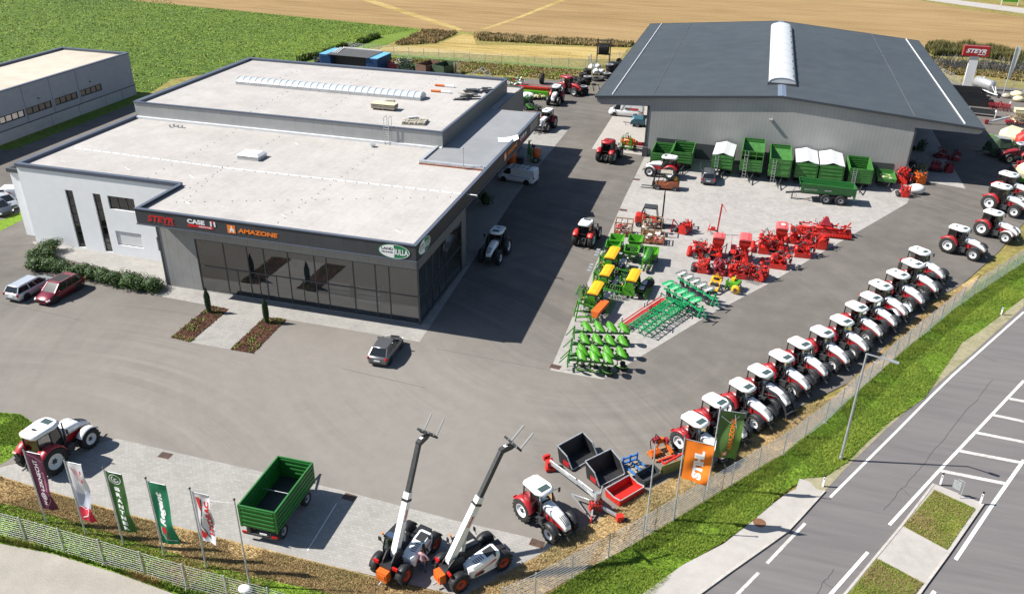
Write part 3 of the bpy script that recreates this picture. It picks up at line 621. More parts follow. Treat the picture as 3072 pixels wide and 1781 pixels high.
def window(parent, P, o, cols, rows_, frame='anth', glass='glass', fw_=.07, name='window', back=None):
    """frame with its own pane, set back in the opening; P from wall()"""
    a, b, c, e = o
    f = MB(); g = MB()
    us = [a + (b - a) * i / cols for i in range(cols + 1)] if isinstance(cols, int) else cols
    zs = [c + (e - c) * i / rows_ for i in range(rows_ + 1)] if isinstance(rows_, int) else rows_
    for u in us:
        u = min(b - fw_ / 2, max(a + fw_ / 2, u)); f.bar(P(u, c, .55), P(u, e, .55), fw_, .07)
    for z in zs:
        z = min(e - fw_ / 2, max(c + fw_ / 2, z)); f.bar(P(a + fw_, z, .55), P(b - fw_, z, .55), .066, fw_)
    fo = f.build(name, frame, parent)
    g.add([P(a, c, .62), P(b, c, .62), P(b, e, .62), P(a, e, .62)], [(0, 1, 2, 3)])
    g.build('pane', glass, fo)
    return fo

ROOF = ground_mat('roof_membrane', [(0.353, 0.330, 0.311), (0.392, 0.369, 0.347), (0.431, 0.407, 0.385)], (.06, .4), .05, 2., .25, 1.2, rough=.75, extra=lines((0, 0, 0), 1.55, .03, .88, .03))
CANR = ground_mat('ribbed_roof', [(.24, .244, .25), (.265, .268, .275), (.285, .288, .295)], (.1, .6), .04, 6., .1, 8, rough=.5, extra=lines((0, 0, R(90)), .5, .06, .80, .02))
WHITEW = ground_mat('white_render', [(.82, .825, .83), (.85, .855, .86), (.87, .875, .88)], (.15, 1.), .03, 12., .1, 60, rough=.8)
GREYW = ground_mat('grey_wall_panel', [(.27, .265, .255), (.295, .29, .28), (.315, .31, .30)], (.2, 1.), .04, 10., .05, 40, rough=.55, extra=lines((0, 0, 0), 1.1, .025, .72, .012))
GREYS = ground_mat('grey_side_panel', [(.150, .147, .142), (.165, .162, .157), (.175, .172, .167)], (.2, 1.), .04, 10., .05, 40, rough=.55, extra=lines((0, 0, R(90)), 1.1, .025, .72, .012))  # front panel toned darker, so the side walls carry shade in their colour
FASC = ground_mat('dark_fascia', [(.050, .053, .058), (.056, .059, .065), (.062, .065, .071)], (.2, 1.), .04, 10., .05, 40, rough=.5, extra=lines((0, 0, 0), 1.1, .02, .75, .012))
UPW = ground_mat('upper_wall_panel', [(.31, .31, .305), (.34, .34, .335), (.365, .365, .36)], (.15, .8), .03, 10., .05, 40, rough=.55, extra=lines((0, 0, 0), 2.4, .03, .80, .015))
HALLW = ground_mat('hall_wall_panel', [(.30, .295, .285), (.335, .328, .316), (.365, .355, .34)], (.08, .5), .04, 8., .05, 30, rough=.55, extra=lines((0, 0, 0), .5, .03, .84, .02))
HALLR = ground_mat('hall_roof_sheet', [(.050, .060, .069), (.057, .068, .078), (.064, .076, .086)], (.05, .4), .05, 6., .0, 10, rough=.65, extra=lines((0, 0, R(90)), 1.0, .05, .90, .03))
CONCP = ground_mat('concrete_panel', [(.34, .345, .35), (.39, .395, .40), (.42, .425, .43)], (.2, 1.2), .08, 8., .1, 40)
PANELL = ground_mat('pale_metal_panel', [(.31, .325, .35), (.335, .35, .375), (.355, .37, .395)], (.15, 1.), .03, 8., .05, 40, rough=.6, extra=lines((0, R(90), 0), 1.0, .02, .88, .012))
BEIGER = ground_mat('beige_roof', [(.40, .35, .285), (.45, .40, .33), (.49, .44, .365)], (.08, .5), .05, 6., .2, 3)
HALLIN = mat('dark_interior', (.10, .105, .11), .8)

D = thing('dealership_building', 'flat roofed showroom with glass front, white office wing and lettering on its dark fascia', 'building', (-40, 80))
inv = Matrix.Translation((40, -80, 0))
def dpart(mb, name, m, parent=None):
    mb.v = [inv @ v for v in mb.v]
    o = mb.build(name, m, parent or D)
    return o
Zr, Zp, Zu, Zup = 8.62, 8.9, 10.38, 10.6
X0, X1, X2 = -71.4, -51.9, -25.4          # white wing left, showroom left, showroom right
YW, YG, YF, XF = 66.1, 61.6, 59.3, -24.6  # white wall, glass front, fascia front, side fascia
# white wing
def rect_y(lt, rb): return (lt[0], rb[0], rb[1], lt[1])
wy = {}
ops = [rect_y((-65.98, 6.68), (-65.03, 0.24)), rect_y((-62.62, 6.67), (-61.69, 0.19)), rect_y((-60.86, 6.63), (-57.71, 5.19)), rect_y((-60.82, 2.76), (-57.69, 1.18)), rect_y((-55.95, 2.71), (-55.70, 1.15))]
ops = [(a - X0, min(b, X1 - .15) - X0, max(.12, c), e) for a, b, c, e in ops]
mb = MB(); P = wall(mb, (X0, YW), (X1, YW), 0, Zr + .1, ops, .30)
wl = dpart(mb, 'white_wall', WHITEW); mb = MB(); wall(mb, (X0, 85), (X0, YW), 0, Zr + .1); dpart(mb, 'white_side_wall', WHITEW); mb = MB(); wall(mb, (X1, 112), (X0, 112), 0, Zr); dpart(mb, 'rear_wall', WHITEW)
Pl = lambda u, z, k=0: inv @ P(u, z, k)
for i, (o, c, r) in enumerate(zip(ops, (1, 1, 3, 1, 1), (7, 7, 1, 1, 1))):
    f = window(D, Pl, o, c, r, fw_=.09)
    if i == 3:
        mb = MB()
        for k in range(22):
            u = o[0] + .1 + (o[1] - o[0] - .2) * k / 21; mb.bar(Pl(u, o[2] + .09, .35), Pl(u, o[3] - .09, .35), .10, .03)
        mb.build('shutter', 'txtw', f)
mb = MB()   # dim rooms behind the office windows
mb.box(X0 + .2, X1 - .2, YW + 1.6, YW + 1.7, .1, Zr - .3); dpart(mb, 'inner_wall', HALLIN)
# showroom shell
GL = (-47.93, 5.50)[0]; GT = 5.5
mx = [GL] + [(-44.97, 61.43)[0], (-42.49, 61.47)[0], (-40.75, 61.30)[0], (-38.26, 61.28)[0], (-35.59, 61.28)[0], (-34.37, 61.33)[0], (-31.75, 61.46)[0], (-29.59, 61.46)[0], (-28.26, 61.47)[0]] + [X2 - .05]
mb = MB(); op = (GL - X1, X2 - .06 - X1, .06, GT)
P2 = wall(mb, (X1, YG), (X2, YG), 0, 7.5, [op], .16); dpart(mb, 'front_wall', GREYW)
f = window(D, lambda u, z, k=0: inv @ P2(u, z, k), op, [x - X1 for x in mx], [.06, 2.75, GT], fw_=.10, name='glass_front')
mb = MB()
for x in ((-43.78, 61.51)[0], (-41.56, 61.33)[0], (-39.71, 61.34)[0], (-36.93, 61.30)[0]): mb.bar(inv @ P2(x - X1, .1, .5), inv @ P2(x - X1, 2.7, .5), .06, .06)
mb.build('door_frame', 'anth', f)
mb = MB(); YS = (73.41, 0.40)[0]; YE = (-24.45, 74.74)[1]
op2 = (.06, YS - YG, .06, GT)
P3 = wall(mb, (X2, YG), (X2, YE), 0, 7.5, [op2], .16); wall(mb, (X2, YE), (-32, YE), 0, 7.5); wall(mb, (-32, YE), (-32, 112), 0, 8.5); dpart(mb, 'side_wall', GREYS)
window(D, lambda u, z, k=0: inv @ P3(u, z, k), op2, [0, 2.1, 3.6, 5.4, 7.2, YS - YG], [.06, 2.75, GT], fw_=.10, name='side_glass')
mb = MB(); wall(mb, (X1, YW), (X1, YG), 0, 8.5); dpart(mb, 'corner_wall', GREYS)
mb = MB(); mb.box(X1 - .02, X1 + .16, YG - .06, YG - .002, 0, 7.45); mb.box(X2 - .12, X2 + .05, YG - .06, YG - .002, 0, 7.45); dpart(mb, 'corner_post', 'anth')
# fascia and soffit
mb = MB()
mb.box(X1, XF, YF, YF + .15, 7.45, Zp); mb.box(XF - .15, XF, YF + .15, 102.2, 7.45, Zp); mb.box(X1, X1 + .15, YF + .15, YW, 7.45, Zp)
dpart(mb, 'fascia', FASC)
mb = MB(); mb.box(X1 + .15, XF - .15, YF + .15, YG + .3, 7.5, 7.6); mb.box(X2 - .1, XF - .15, YG + .3, YE, 7.5, 7.6); mb.box(-32, XF - .15, YE, 102.2, 7.5, 7.6); dpart(mb, 'soffit', 'anth')
mb = MB(); mb.box(X1 - .06, XF + .06, YF - .06, YF - .002, 7.40, 7.50); mb.box(XF + .002, XF + .07, YF, 102.2, 7.40, 7.50); mb.box(X1 - .06, XF + .05, YF - .05, YF + .3, Zp, Zp + .06); mb.box(XF - .3, XF + .05, YF + .3, 102.2, Zp, Zp + .06); mb.box(X1 - .05, X1 + .3, YF + .3, YW - .1, Zp, Zp + .06)
dpart(mb, 'edge_trim', 'navytrim')
# roofs
mb = MB()
mb.add([(X1 + .1, YF + .1, Zr), (XF - .1, YF + .1, Zr), (XF - .1, 79.9, Zr), (-32, 79.9, Zr), (-32, 85, Zr), (X0 + .1, 85, Zr), (X0 + .1, YW + .1, Zr), (X1 + .1, YW + .1, Zr)], [tuple(range(8))])
mb.box(-44, -30.3, 111.01, 114.4, 0, Zr); mb.box(-31.48, -30.3, 102.2, 111, 0, Zr)
dpart(mb, 'lower_roof', ROOF)
mb = MB()
mb.box(X0 - .1, X1 + .05, YW - .1, YW + .35, Zr - .02, Zp + .06); mb.box(X0 - .1, X0 + .35, YW + .35, 85, Zr - .02, Zp + .06)
dpart(mb, 'parapet', 'navytrim')
mb = MB(); mb.box(-31.9, XF - .12, 80, 102.1, 8.5, Zp - .08); dpart(mb, 'canopy_roof', CANR)
mb = MB(); mb.box(-32.2, XF - .4, 79.6, 80.0, Zr, Zp + .12, 0); mb.box(-32.2, XF - .5, 79.52, 79.597, Zr, Zr + .14, 1); mb.box(-32.3, -31.95, 80, 85, Zr, Zp + .1, 0); dpart(mb, 'roof_upstand', ['steel', 'brown'])
UX0, UX1, UY0, UY1 = -71.2, -31.5, 85.0, 111.0
mb = MB(); wall(mb, (UX0, UY0), (UX1, UY0), 0, Zup); dpart(mb, 'upper_wall', UPW)
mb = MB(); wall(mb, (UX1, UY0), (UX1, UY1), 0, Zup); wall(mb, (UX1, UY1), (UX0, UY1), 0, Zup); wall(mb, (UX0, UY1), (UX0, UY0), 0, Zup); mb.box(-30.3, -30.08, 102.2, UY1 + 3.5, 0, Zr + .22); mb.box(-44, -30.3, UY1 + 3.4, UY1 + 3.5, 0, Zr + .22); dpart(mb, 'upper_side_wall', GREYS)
mb = MB(); mb.box(UX0 + .1, UX1 - .1, UY0 + .1, UY1 - .1, Zu - .2, Zu); dpart(mb, 'upper_roof', ROOF)
mb = MB()
mb.box(UX0 - .08, UX1 + .08, UY0 - .08, UY0 + .22, Zup - .1, Zup + .05); mb.box(UX1 - .22, UX1 + .08, UY0 + .22, UY1 + .08, Zup - .1, Zup + .05); mb.box(UX0 - .08, UX1 - .22, UY1 - .55, UY1 + .08, Zup - .22, Zup + .08); mb.box(UX0 - .08, UX0 + .6, UY0 + .22, UY1 - .55, Zup - .22, Zup + .08)
dpart(mb, 'upper_parapet', 'navytrim')
mb = MB(); mb.box(UX0, UX1, UY0 - .32, UY0 - .004, Zr, Zr + .28); dpart(mb, 'roof_flashing', 'tarp')
# side terrace of the white wing
mb = MB(); mb.box(-74.0, X0 - .12, 67.5, 88, 0, 7.3, 0); dpart(mb, 'side_terrace', [WHITEW])
mb = MB(); mb.box(-74.2, -73.9, 67.3, 88, 7.3, 7.7); mb.box(-73.9, X0 - .12, 67.3, 67.6, 7.3, 7.7); dpart(mb, 'terrace_edge', 'anth')
# barrel skylight
sk0 = (-64.81, 97.15); sk1 = (-38.82, 97.51); ys = (sk0[1] + sk1[1]) / 2 + .9; xa, xb = sk0[0], sk1[0]
mb = MB(); mb.box(xa, xb, ys - 1.05, ys + 1.05, Zu, Zu + .38); sko = dpart(mb, 'skylight', 'chrome')
m_poly = mat('polycarbonate', (.46, .50, .54), .25, spec=.6)
mb = MB(); mb.lathe([(1.25, xa + .05), (1.25, xb - .05)], 16, 0, (0, ys, Zu - .42), 'X', True, R(40), R(140))
for x in (xa + .05, xb - .05): mb.lathe([(.05, x), (1.25, x)], 12, 0, (0, ys, Zu - .42), 'X', False, R(40), R(140))
dpart(mb, 'skylight_dome', m_poly, sko); sko.children[0].matrix_parent_inverse = Matrix()
mb = MB(); k = 29
for i in range(k + 1):
    x = xa + .06 + (xb - xa - .12) * i / k; mb.lathe([(1.262, x - .03), (1.28, x - .03), (1.28, x + .03), (1.262, x + .03)], 14, 0, (0, ys, Zu - .42), 'X', False, R(40), R(140))
dpart(mb, 'skylight_ribs', 'mould', sko)
# roof hatch, ladder, vents, pole
hc = (-49.90, 75.96)
mb = MB(); mb.box(hc[0] - 1.25, hc[0] + 1.25, hc[1] - .9, hc[1] + .9, Zr, Zr + .45, 0); mb.loft([[(hc[0] - 1.3, hc[1] - .95, Zr + .45), (hc[0] + 1.3, hc[1] - .95, Zr + .45), (hc[0] + 1.3, hc[1] + .95, Zr + .45), (hc[0] - 1.3, hc[1] + .95, Zr + .45)], [(hc[0] - 1.0, hc[1] - .65, Zr + .66), (hc[0] + 1.0, hc[1] - .65, Zr + .66), (hc[0] + 1.0, hc[1] + .65, Zr + .66), (hc[0] - 1.0, hc[1] + .65, Zr + .66)]], 1, False)
dpart(mb, 'roof_hatch', ['chrome', 'white'])
lx = (-38.02, 83.56)[0]
mb = MB()
for s in (-.28, .28): mb.tube((lx + s, UY0 - .32, Zr), (lx + s, UY0 - .32, Zup + 1.1), .035, 6); mb.tube((lx + s, UY0 - .32, Zup + 1.1), (lx + s, UY0 + .5, Zup + 1.1), .03, 6); mb.tube((lx + s, UY0 + .5, Zup + 1.1), (lx + s, UY0 + .5, Zup), .03, 6)
for i in range(8): mb.tube((lx - .28, UY0 - .32, Zr + .2 + i * .27), (lx + .28, UY0 - .32, Zr + .2 + i * .27), .022, 6)
dpart(mb, 'roof_ladder', 'chrome')
for p, rr, hh in (((-39.23, 83.42), .32, .32), ((-64.99, 82.85), .16, .3), ((-64.71, 83.24), .16, .3), ((-63.99, 83.01), .16, .3), ((-63.48, 83.06), .16, .3)):
    mb = MB(); mb.tube((p[0], p[1], Zr), (p[0], p[1], Zr + hh * .7), rr * .6, 10); mb.tube((p[0], p[1], Zr + hh * .7), (p[0], p[1], Zr + hh), rr, 12); dpart(mb, 'roof_vent', 'chrome')
pp = (-27.19, 79.37)
mb = MB(); mb.tube((*pp, 8.8), (*pp, 10.9), .05, 8); mb.tube((*pp, 10.9), (*pp, 11.0), .14, 10); dpart(mb, 'roof_mast', 'chrome')
# lightning conductor: wire on small feet
mb = MB(); feet = MB()
def conductor(a, b, z, wire=True):
    n = max(2, int(math.dist(a, b) / 1.25))
    if wire: mb.tube((*a, z + .05), (*b, z + .05), .018, 4, cap=False)
    for i in range(n + 1):
        q = mid(a, b, i / n); feet.tube((q[0], q[1], z), (q[0], q[1], z + .07), .06, 6)
for a, b in (((-70.17, 72.90), (-51.19, 72.24)), ((-51.07, 72.05), (-23.57, 72.71)), ((-56.49, 67.28), (-56.77, 83.18)), ((-50.83, 66.07), (-50.94, 83.45)), ((-49.15, 62.77), (-51.19, 72.24)), ((-38.34, 60.90), (-38.15, 80.93)), ((-49.76, 62.39), (-23.45, 72.37))): conductor(a, b, Zr, False)
for a, b in (((-56.03, 86.21), (-56.58, 95.89)), ((-61.15, 102.28), (-60.82, 107.77)), ((-48.09, 94.08), (-48.53, 98.50)), ((-40.89, 101.85), (-40.95, 109.69)), ((-51.02, 102.96), (-50.53, 108.91)), ((-47.62, 86.01), (-47.88, 92.15))): conductor(a, b, Zu, False)
dpart(feet, 'conductor_feet', 'rimg')
a, b = (-70.17, 72.90), (-51.19, 72.24); c = (-23.57, 72.71)
mb = MB(); mb.bar((*a, Zr + .01), (*b, Zr + .01), .16, .02); mb.bar((*b, Zr + .01), (*c, Zr + .01), .16, .02); a, b = (-70.02, 97.59), (-47.95, 93.79)
for k in (((-68.22, 68.72), (-67.47, 68.74)), ((-60.65, 69.16), (-59.59, 68.62)), ((-53.01, 69.25), (-51.98, 68.53)), ((-49.42, 63.05), (-48.27, 62.33)), ((-38.94, 62.70), (-38.22, 62.26)), ((-27.69, 62.53), (-26.98, 62.04)), ((-48.19, 82.20), (-47.47, 81.50))):
    (ax, ay), (bx, by) = k; mb.tube((ax, ay, Zr), (ax, ay, Zr + .45), .02, 4); mb.tube((ax, ay, Zr + .02), (bx, by, Zr + .02), .025, 4)
dpart(mb, 'conductor_strip', 'txtw')
# lettering on the fascia: each brand sign is a part
def on_front(px, y=YF - .03): return lambda p: inv @ Vector((px[0] + p[0], y, px[1] + p[1]))
def fsign(name, build, m): mb = MB(); build(mb); return mb.build(name, m, D)
def ctr(a, b): return ((a[0] + b[0]) / 2, (a[1] + b[1]) / 2, abs(b[0] - a[0]), abs(a[1] - b[1]))
c = ctr((-50.69, 8.54), (-47.95, 7.91))
mb = MB(); text_mesh('STEYR', .62, on_front((c[0], 8.19)), mb, 0, .25, .035, wid=c[2] * 1.0)
mb.add([on_front((c[0], 8.19), YF - .028)((x, y, 0)) for x, y in ((.2, -.46), (c[2] / 2, -.46), (c[2] / 2, -.39), (.25, -.39))], [(0, 1, 2, 3)])
mb.build('brand_sign', 'txtr', D)
c = ctr((-46.50, 8.52), (-43.86, 7.83))
mb = MB(); F_ = on_front((c[0], 8.2)); F2 = on_front((c[0], 8.2), YF - .026)
text_mesh('CASE', .44, lambda p: F_((p[0] - .42, p[1] + .22, 0)), mb, 0, 0, .05, wid=c[2] * .68)
for x in (.95, 1.32): mb.add([F_((c[2] * .13 + x - .18 + u, .22 + v, 0)) for u, v in ((-.08, -.24), (.08, -.24), (.08, .24), (-.08, .24))], [(0, 1, 2, 3)], 0)
mb.add([F_((c[2] * .13 + .955 + u, .22 + v, 0)) for u, v in ((-.08, .02), (.08, .02), (.08, .34), (-.08, .34))], [(0, 1, 2, 3)], 1)
mb.add([F2((u, v, 0)) for u, v in ((-c[2] / 2, -.32), (c[2] / 2, -.32), (c[2] / 2, -.05), (-c[2] / 2, -.05))], [(0, 1, 2, 3)], 1)
text_mesh('AGRICULTURE', .15, lambda p: F_((p[0] + .45, p[1] - .19, 0)), mb, 0, 0, .03, wid=1.3)
mb.build('brand_sign', ['txtw', 'txtr'], D)
c = ctr((-42.45, 8.51), (-37.45, 7.94))
mb = MB(); F_ = on_front((c[0], 8.15)); F2 = on_front((c[0], 8.15), YF - .026); F3 = on_front((c[0], 8.15), YF - .034); hw = c[2] / 2
mb.add([F2((u, v, 0)) for u, v in ((-hw, -.36), (-hw + .80, -.36), (-hw + .80, .42), (-hw, .42))], [(0, 1, 2, 3)], 1)
lg = [(.10, .06), (.22, .10), (.26, .28), (.20, .36), (.30, .40), (.40, .56), (.36, .66), (.46, .72), (.52, .62), (.48, .50), (.62, .42), (.70, .24), (.64, .06), (.54, .10), (.54, .22), (.40, .26), (.30, .08)]
mb.add([F3((-hw + u, v - .36, 0)) for u, v in lg], [tuple(range(len(lg)))], 0)
text_mesh('AMAZONE', .44, lambda p: F_((p[0] + .50, p[1], 0)), mb, 1, .12, .045, wid=c[2] - 1.05)
mb.build('brand_sign', ['txtw', 'txto'], D)
def oval(mb, F, Fb, Fc, rx, ry):
    n = 40; el = [(math.cos(2 * PI * i / n), math.sin(2 * PI * i / n)) for i in range(n)]
    mb.add([F((x * rx, y * ry, 0)) for x, y in el], [tuple(range(n))], 1)
    lf = [(x, y) for x, y in el if x <= .02]
    mb.add([Fb((x * rx * .92, y * ry * .90, 0)) for x, y in lf], [tuple(range(len(lf)))], 0)
    mb.add([Fb((x * rx, y * ry, 0)) for x, y in [(math.cos(R(a)) * .97, math.sin(R(a)) * .96) for a in range(90, -91, -9)] + [(math.cos(R(a)) * .93, math.sin(R(a)) * .91) for a in range(-90, 91, 9)]], [(i, i + 1, 40 - i, 41 - i) for i in range(20)], 0)
    text_mesh('BULLA', ry * .80, lambda p: Fc((p[0] + rx * .42, p[1] - ry * .02, 0)), mb, 0, 0, .03, wid=rx * .92)
    text_mesh('LAND', ry * .34, lambda p: Fc((p[0] - rx * .42, p[1] + ry * .30, 0)), mb, 2, 0, .03, wid=rx * .72)
    text_mesh('TECHNIK', ry * .22, lambda p: Fc((p[0] - rx * .42, p[1] - ry * .16, 0)), mb, 2, 0, .03, wid=rx * .78)
c = (-26.56, 8.08)
mb = MB(); oval(mb, on_front((c[0], 8.17)), on_front((c[0], 8.17), YF - .036), on_front((c[0], 8.17), YF - .044), 1.45, .68); mb.build('brand_sign', ['txtw', 'txtg', 'txtk'], D)
def on_side(cy, cz, x=XF + .03): return lambda p: inv @ Vector((x, cy + p[0], cz + p[1]))
c = (61.23, 8.11)
mb = MB(); oval(mb, on_side(c[0], 8.17), on_side(c[0], 8.17, XF + .036), on_side(c[0], 8.17, XF + .044), 1.45, .68); mb.build('brand_sign', ['txtw', 'txtg', 'txtk'], D)
c = (86.22, 8.23); d_ = (89.10, 8.36)
mb = MB(); F_ = on_side(c[0], 8.15); mb.add([on_side(c[0], 8.15, XF + .026)((u, v, 0)) for u, v in ((-.5, -.42), (.4, -.42), (.4, .42), (-.5, .42))], [(0, 1, 2, 3)], 1); mb.add([F_((u * 1.1 - .48, v - .36, 0)) for u, v in lg], [tuple(range(len(lg)))], 0); text_mesh('AMAZONE', .46, lambda p: F_((p[0] + 2.9, p[1], 0)), mb, 1, .12, .045, wid=3.9); mb.build('brand_sign', ['txtw', 'txto'], D)
c = (93.86, 8.32)
mb = MB(); F_ = on_side(c[0], 8.15); text_mesh('CASE IH', .46, lambda p: F_((p[0], p[1] + .15, 0)), mb, 0, 0, .05, wid=2.9); mb.add([F_((u, v, 0)) for u, v in ((-1.45, -.36), (1.45, -.36), (1.45, -.16), (-1.45, -.16))], [(0, 1, 2, 3)], 1); mb.build('brand_sign', ['txtw', 'txtr'], D)
c = (98.87, 8.58)
mb = MB(); mb.add([on_side(c[0], 8.15)((u, v, 0)) for u, v in ((-1.9, -.55), (1.9, -.55), (1.9, .6), (-1.9, .6))], [(0, 1, 2, 3)], 0); mb.build('sign_panel', 'khaki', D)
# showroom inside
mb = MB(); mb.box(X1 + .3, X2 - .3, YG + .25, 73.8, -.02, .05); dpart(mb, 'showroom_floor', 'tarp')
mb = MB(); mb.box(X1 + .3, X2 - .3, 73.6, 73.8, .05, 5.7); mb.box(X1 + .3, X2 - .3, YG + .3, 73.6, 5.72, 5.85); mb.box(X1 + .25, X1 + .35, YG + .3, 73.6, .05, 5.7); dpart(mb, 'showroom_wall', 'rimg')
def shelf(x, y, label):
    t = thing('display_shelf', label, 'shelf', (x, y), 0, 'display shelves in the showroom', z=.05)
    mb = MB()
    for z in (.05, .5, .95, 1.4): mb.box(-1.1, 1.1, -.4, .4, z, z + .3)
    mb.build('shelf_boxes', 'lamp', t); mb = MB()
    for sx in (-1.14, 1.14): mb.box(sx - .04, sx + .04, -.42, .42, 0, 1.8)
    mb.build('shelf_frame', 'steel', t)
shelf(-34.6, 64.4, 'left pale display shelf inside the glass front'); shelf(-31.4, 64.2, 'right pale display shelf inside the glass front near the corner')

# things lying on the roof
def loose(name, label, cat, xy, z, rz, fn, mats):
    t = thing(name, label, cat, xy, rz, None, z)
    for k, (nm, f, m) in enumerate(fn):
        mb = MB(); f(mb); mb.build(nm, m, t)
    return t
loose('board_stack', 'flat stack of wall boards on the roof behind the ladder', 'board stack', (-41.51, 92.29), Zu, R(0), [('boards', lambda m: [m.cb((random.uniform(-.04, .04), random.uniform(-.04, .04), .2 + i * .075), (3.0, 1.3, .07)) for i in range(7)], 'khaki'), ('bearers', lambda m: [m.box(x - .06, x + .06, -.6, .6, 0, .16) for x in (-1.2, 0, 1.2)], 'wood'), ('top_sheet', lambda m: m.cb((0, 0, .745), (3.05, 1.34, .03)), 'cream')], None)
loose('stone_pallet', 'small pallet of stones half hidden behind the board stack', 'pallet', (-42.02, 94.93), Zu, 0, [('stones', lambda m: [m.cb((random.uniform(-.55, .55), random.uniform(-.4, .4), .2 + random.uniform(0, .12)), (.22, .2, .14), 0, random.uniform(0, 3)) for _ in range(26)], 'stone'), ('pallet', lambda m: m.box(-.65, .65, -.5, .5, 0, .13), 'wood')], None)
loose('rubble_pallet', 'wide pallet of grey blocks with a rolled sheet on top, near the roof edge', 'pallet', (-35.93, 88.10), Zu, R(8), [('blocks', lambda m: [m.cb((x * .33 - 1.15, y * .33 - .8, .17 + random.uniform(0, .1)), (.3, .28, .22), 0, random.uniform(-.3, .3)) for x in range(8) for y in range(6)], 'stone'), ('rolled_sheet', lambda m: m.tube((-.9, .3, .42), (.1, .85, .45), .13, 10), 'tarp'), ('pallet', lambda m: m.box(-1.35, 1.35, -1., 1., 0, .1), 'khaki')], None)
for p, tx in (((-38.31, 104.88), 'the farther one'), ((-37.76, 101.91), 'the nearer one')):
    t = thing('membrane_roll', 'orange and white roofing roll on the flat roof, ' + tx, 'roll', p, 0, 'roofing rolls', Zu)
    mb = MB(); mb.tube((-1.4, 0, .16), (0, 0, .16), .15, 12, 1); mb.tube((0, 0, .16), (1.3, 0, .16), .155, 12, 0); mb.build('roll', ['txtw', 'orange'], t)
loose('sheet_pile', 'pile of dark roofing sheets at the right edge of the upper roof, nearer part', 'sheet pile', (-33.83, 99.90), Zu, R(25), [('sheets', lambda m: [m.cb((random.uniform(-1.1, 1.1), random.uniform(-.5, .5), .06 + .05 * i), (random.uniform(.9, 2.), random.uniform(.25, .7), .05), 0, random.uniform(-.4, .4)) for i in range(11)], 'anth'), ('planks', lambda m: [m.cb((random.uniform(-.4, .8), random.uniform(-.2, .4), .62 + .04 * i), (1.3, .2, .04), 0, random.uniform(-.3, .3)) for i in range(4)], 'khaki')], None)
loose('sheet_pile', 'pile of dark roofing sheets at the right edge of the upper roof, farther part', 'sheet pile', (-32.99, 103.77), Zu, R(18), [('sheets', lambda m: [m.cb((random.uniform(-1.6, 1.6), random.uniform(-.4, .4), .06 + .04 * i), (random.uniform(.8, 1.8), random.uniform(.3, .8), .05), 0, random.uniform(-.5, .5)) for i in range(12)], 'anth')], None)
loose('paper_sheet', 'loose white sheet curling on the canopy roof edge', 'sheet', (-25.29, 89.99), Zp - .07, R(20), [('sheet', lambda m: m.loft([[(x, -.8, .02 + max(0, x - .5) * .6), (x, .8, .03 + max(0, x) * .3), (x, .8, .045 + max(0, x) * .3), (x, -.8, .035 + max(0, x - .5) * .6)] for x in (-1.2, -.4, .4, 1.1)], 0, False), 'txtw')], None)
loose('tool_heap', 'blue hose and white sacks heaped on the low side terrace', 'tool heap', (-72.7, 68.6), 7.3, 0, [('sacks', lambda m: [m.ball((random.uniform(-.5, .4), random.uniform(-.6, .6), .25), .3, 0, 8, 5, (1, 1, .6)) for _ in range(5)], 'bag'), ('hose', lambda m: m.wire([(.3 + .3 * math.cos(t * .7), .5 + .8 * math.sin(t * .7), .12 + t * .02) for t in range(24)], .05, 5), 'blue')], None)

# ---- pale warehouse on the left
Wh = thing('warehouse', 'long pale grey warehouse with strip windows and beige flat roof', 'building', (-108, 95))
inv = Matrix.Translation((108, -95, 0))
def wpart(mb, name, m, parent=None): mb.v = [inv @ v for v in mb.v]; return mb.build(name, m, parent or Wh)
WX = -101.5; ZW = 7.0; WY0, WY1 = 70, 122.2
wins = [((109.58, 3.72), (114.42, 2.51)), ((104.04, 3.75), (108.88, 2.49)), ((98.39, 3.64), (103.35, 2.51)), ((93.29, 3.68), (97.97, 2.62))]
zc = sum(a[1] + b[1] for a, b in wins) / 8; ops = [(a[0] - WY0, b[0] - WY0, zc - .55, zc + .55) for a, b in wins]
zb = (106.20, 1.56)[1]
mb = MB(); P = wall(mb, (WX, WY0), (WX, WY1), zb + .12, ZW, ops, .2); wall(mb, (WX, WY1), (-115, WY1), 0, ZW); wall(mb, (-115, WY0), (WX, WY0), 0, ZW); wall(mb, (-115, WY1), (-115, WY0), 0, ZW); wpart(mb, 'wall', PANELL)
for o in ops: window(Wh, (lambda PP: lambda u, z, k=0: inv @ PP(u, z, k))(P), o, 4, 1, fw_=.16)
mb = MB(); mb.box(WX - .3, WX + .06, WY0, WY1 + .05, -.3, zb, 0); mb.box(WX - .2, WX + .09, WY0, WY1 + .08, zb, zb + .12, 1)
for yy in ((-105.71, 102.61)[1], (-106.03, 108.55)[1], (-106.19, 114.59)[1], (-105.18, 118.63)[1]): mb.box(WX + .062, WX + .068, yy - .03, yy + .03, 0, zb, 1)
wpart(mb, 'plinth', [CONCP, 'anth'])
mb = MB()
for q in ((98.30, 6.89)[0], (103.70, 6.96)[0], (109.33, 6.96)[0]): mb.box(WX + .003, WX + .015, q - .03, q + .03, zb + .12, ZW)
wpart(mb, 'panel_joint', 'anth')
mb = MB(); mb.box(-114.6, WX - .3, WY0 + .3, WY1 - .3, ZW - .4, ZW - .28); wpart(mb, 'roof', BEIGER)
mb = MB(); mb.box(WX - .4, WX + .1, WY0, WY1 + .1, ZW - .06, ZW + .08); mb.box(-115.1, WX - .4, WY1 - .45, WY1 + .1, ZW - .3, ZW + .08); mb.box(-115.1, -114.5, WY0, WY1 - .45, ZW - .3, ZW + .08); wpart(mb, 'roof_edge', 'navytrim')
mb = MB()
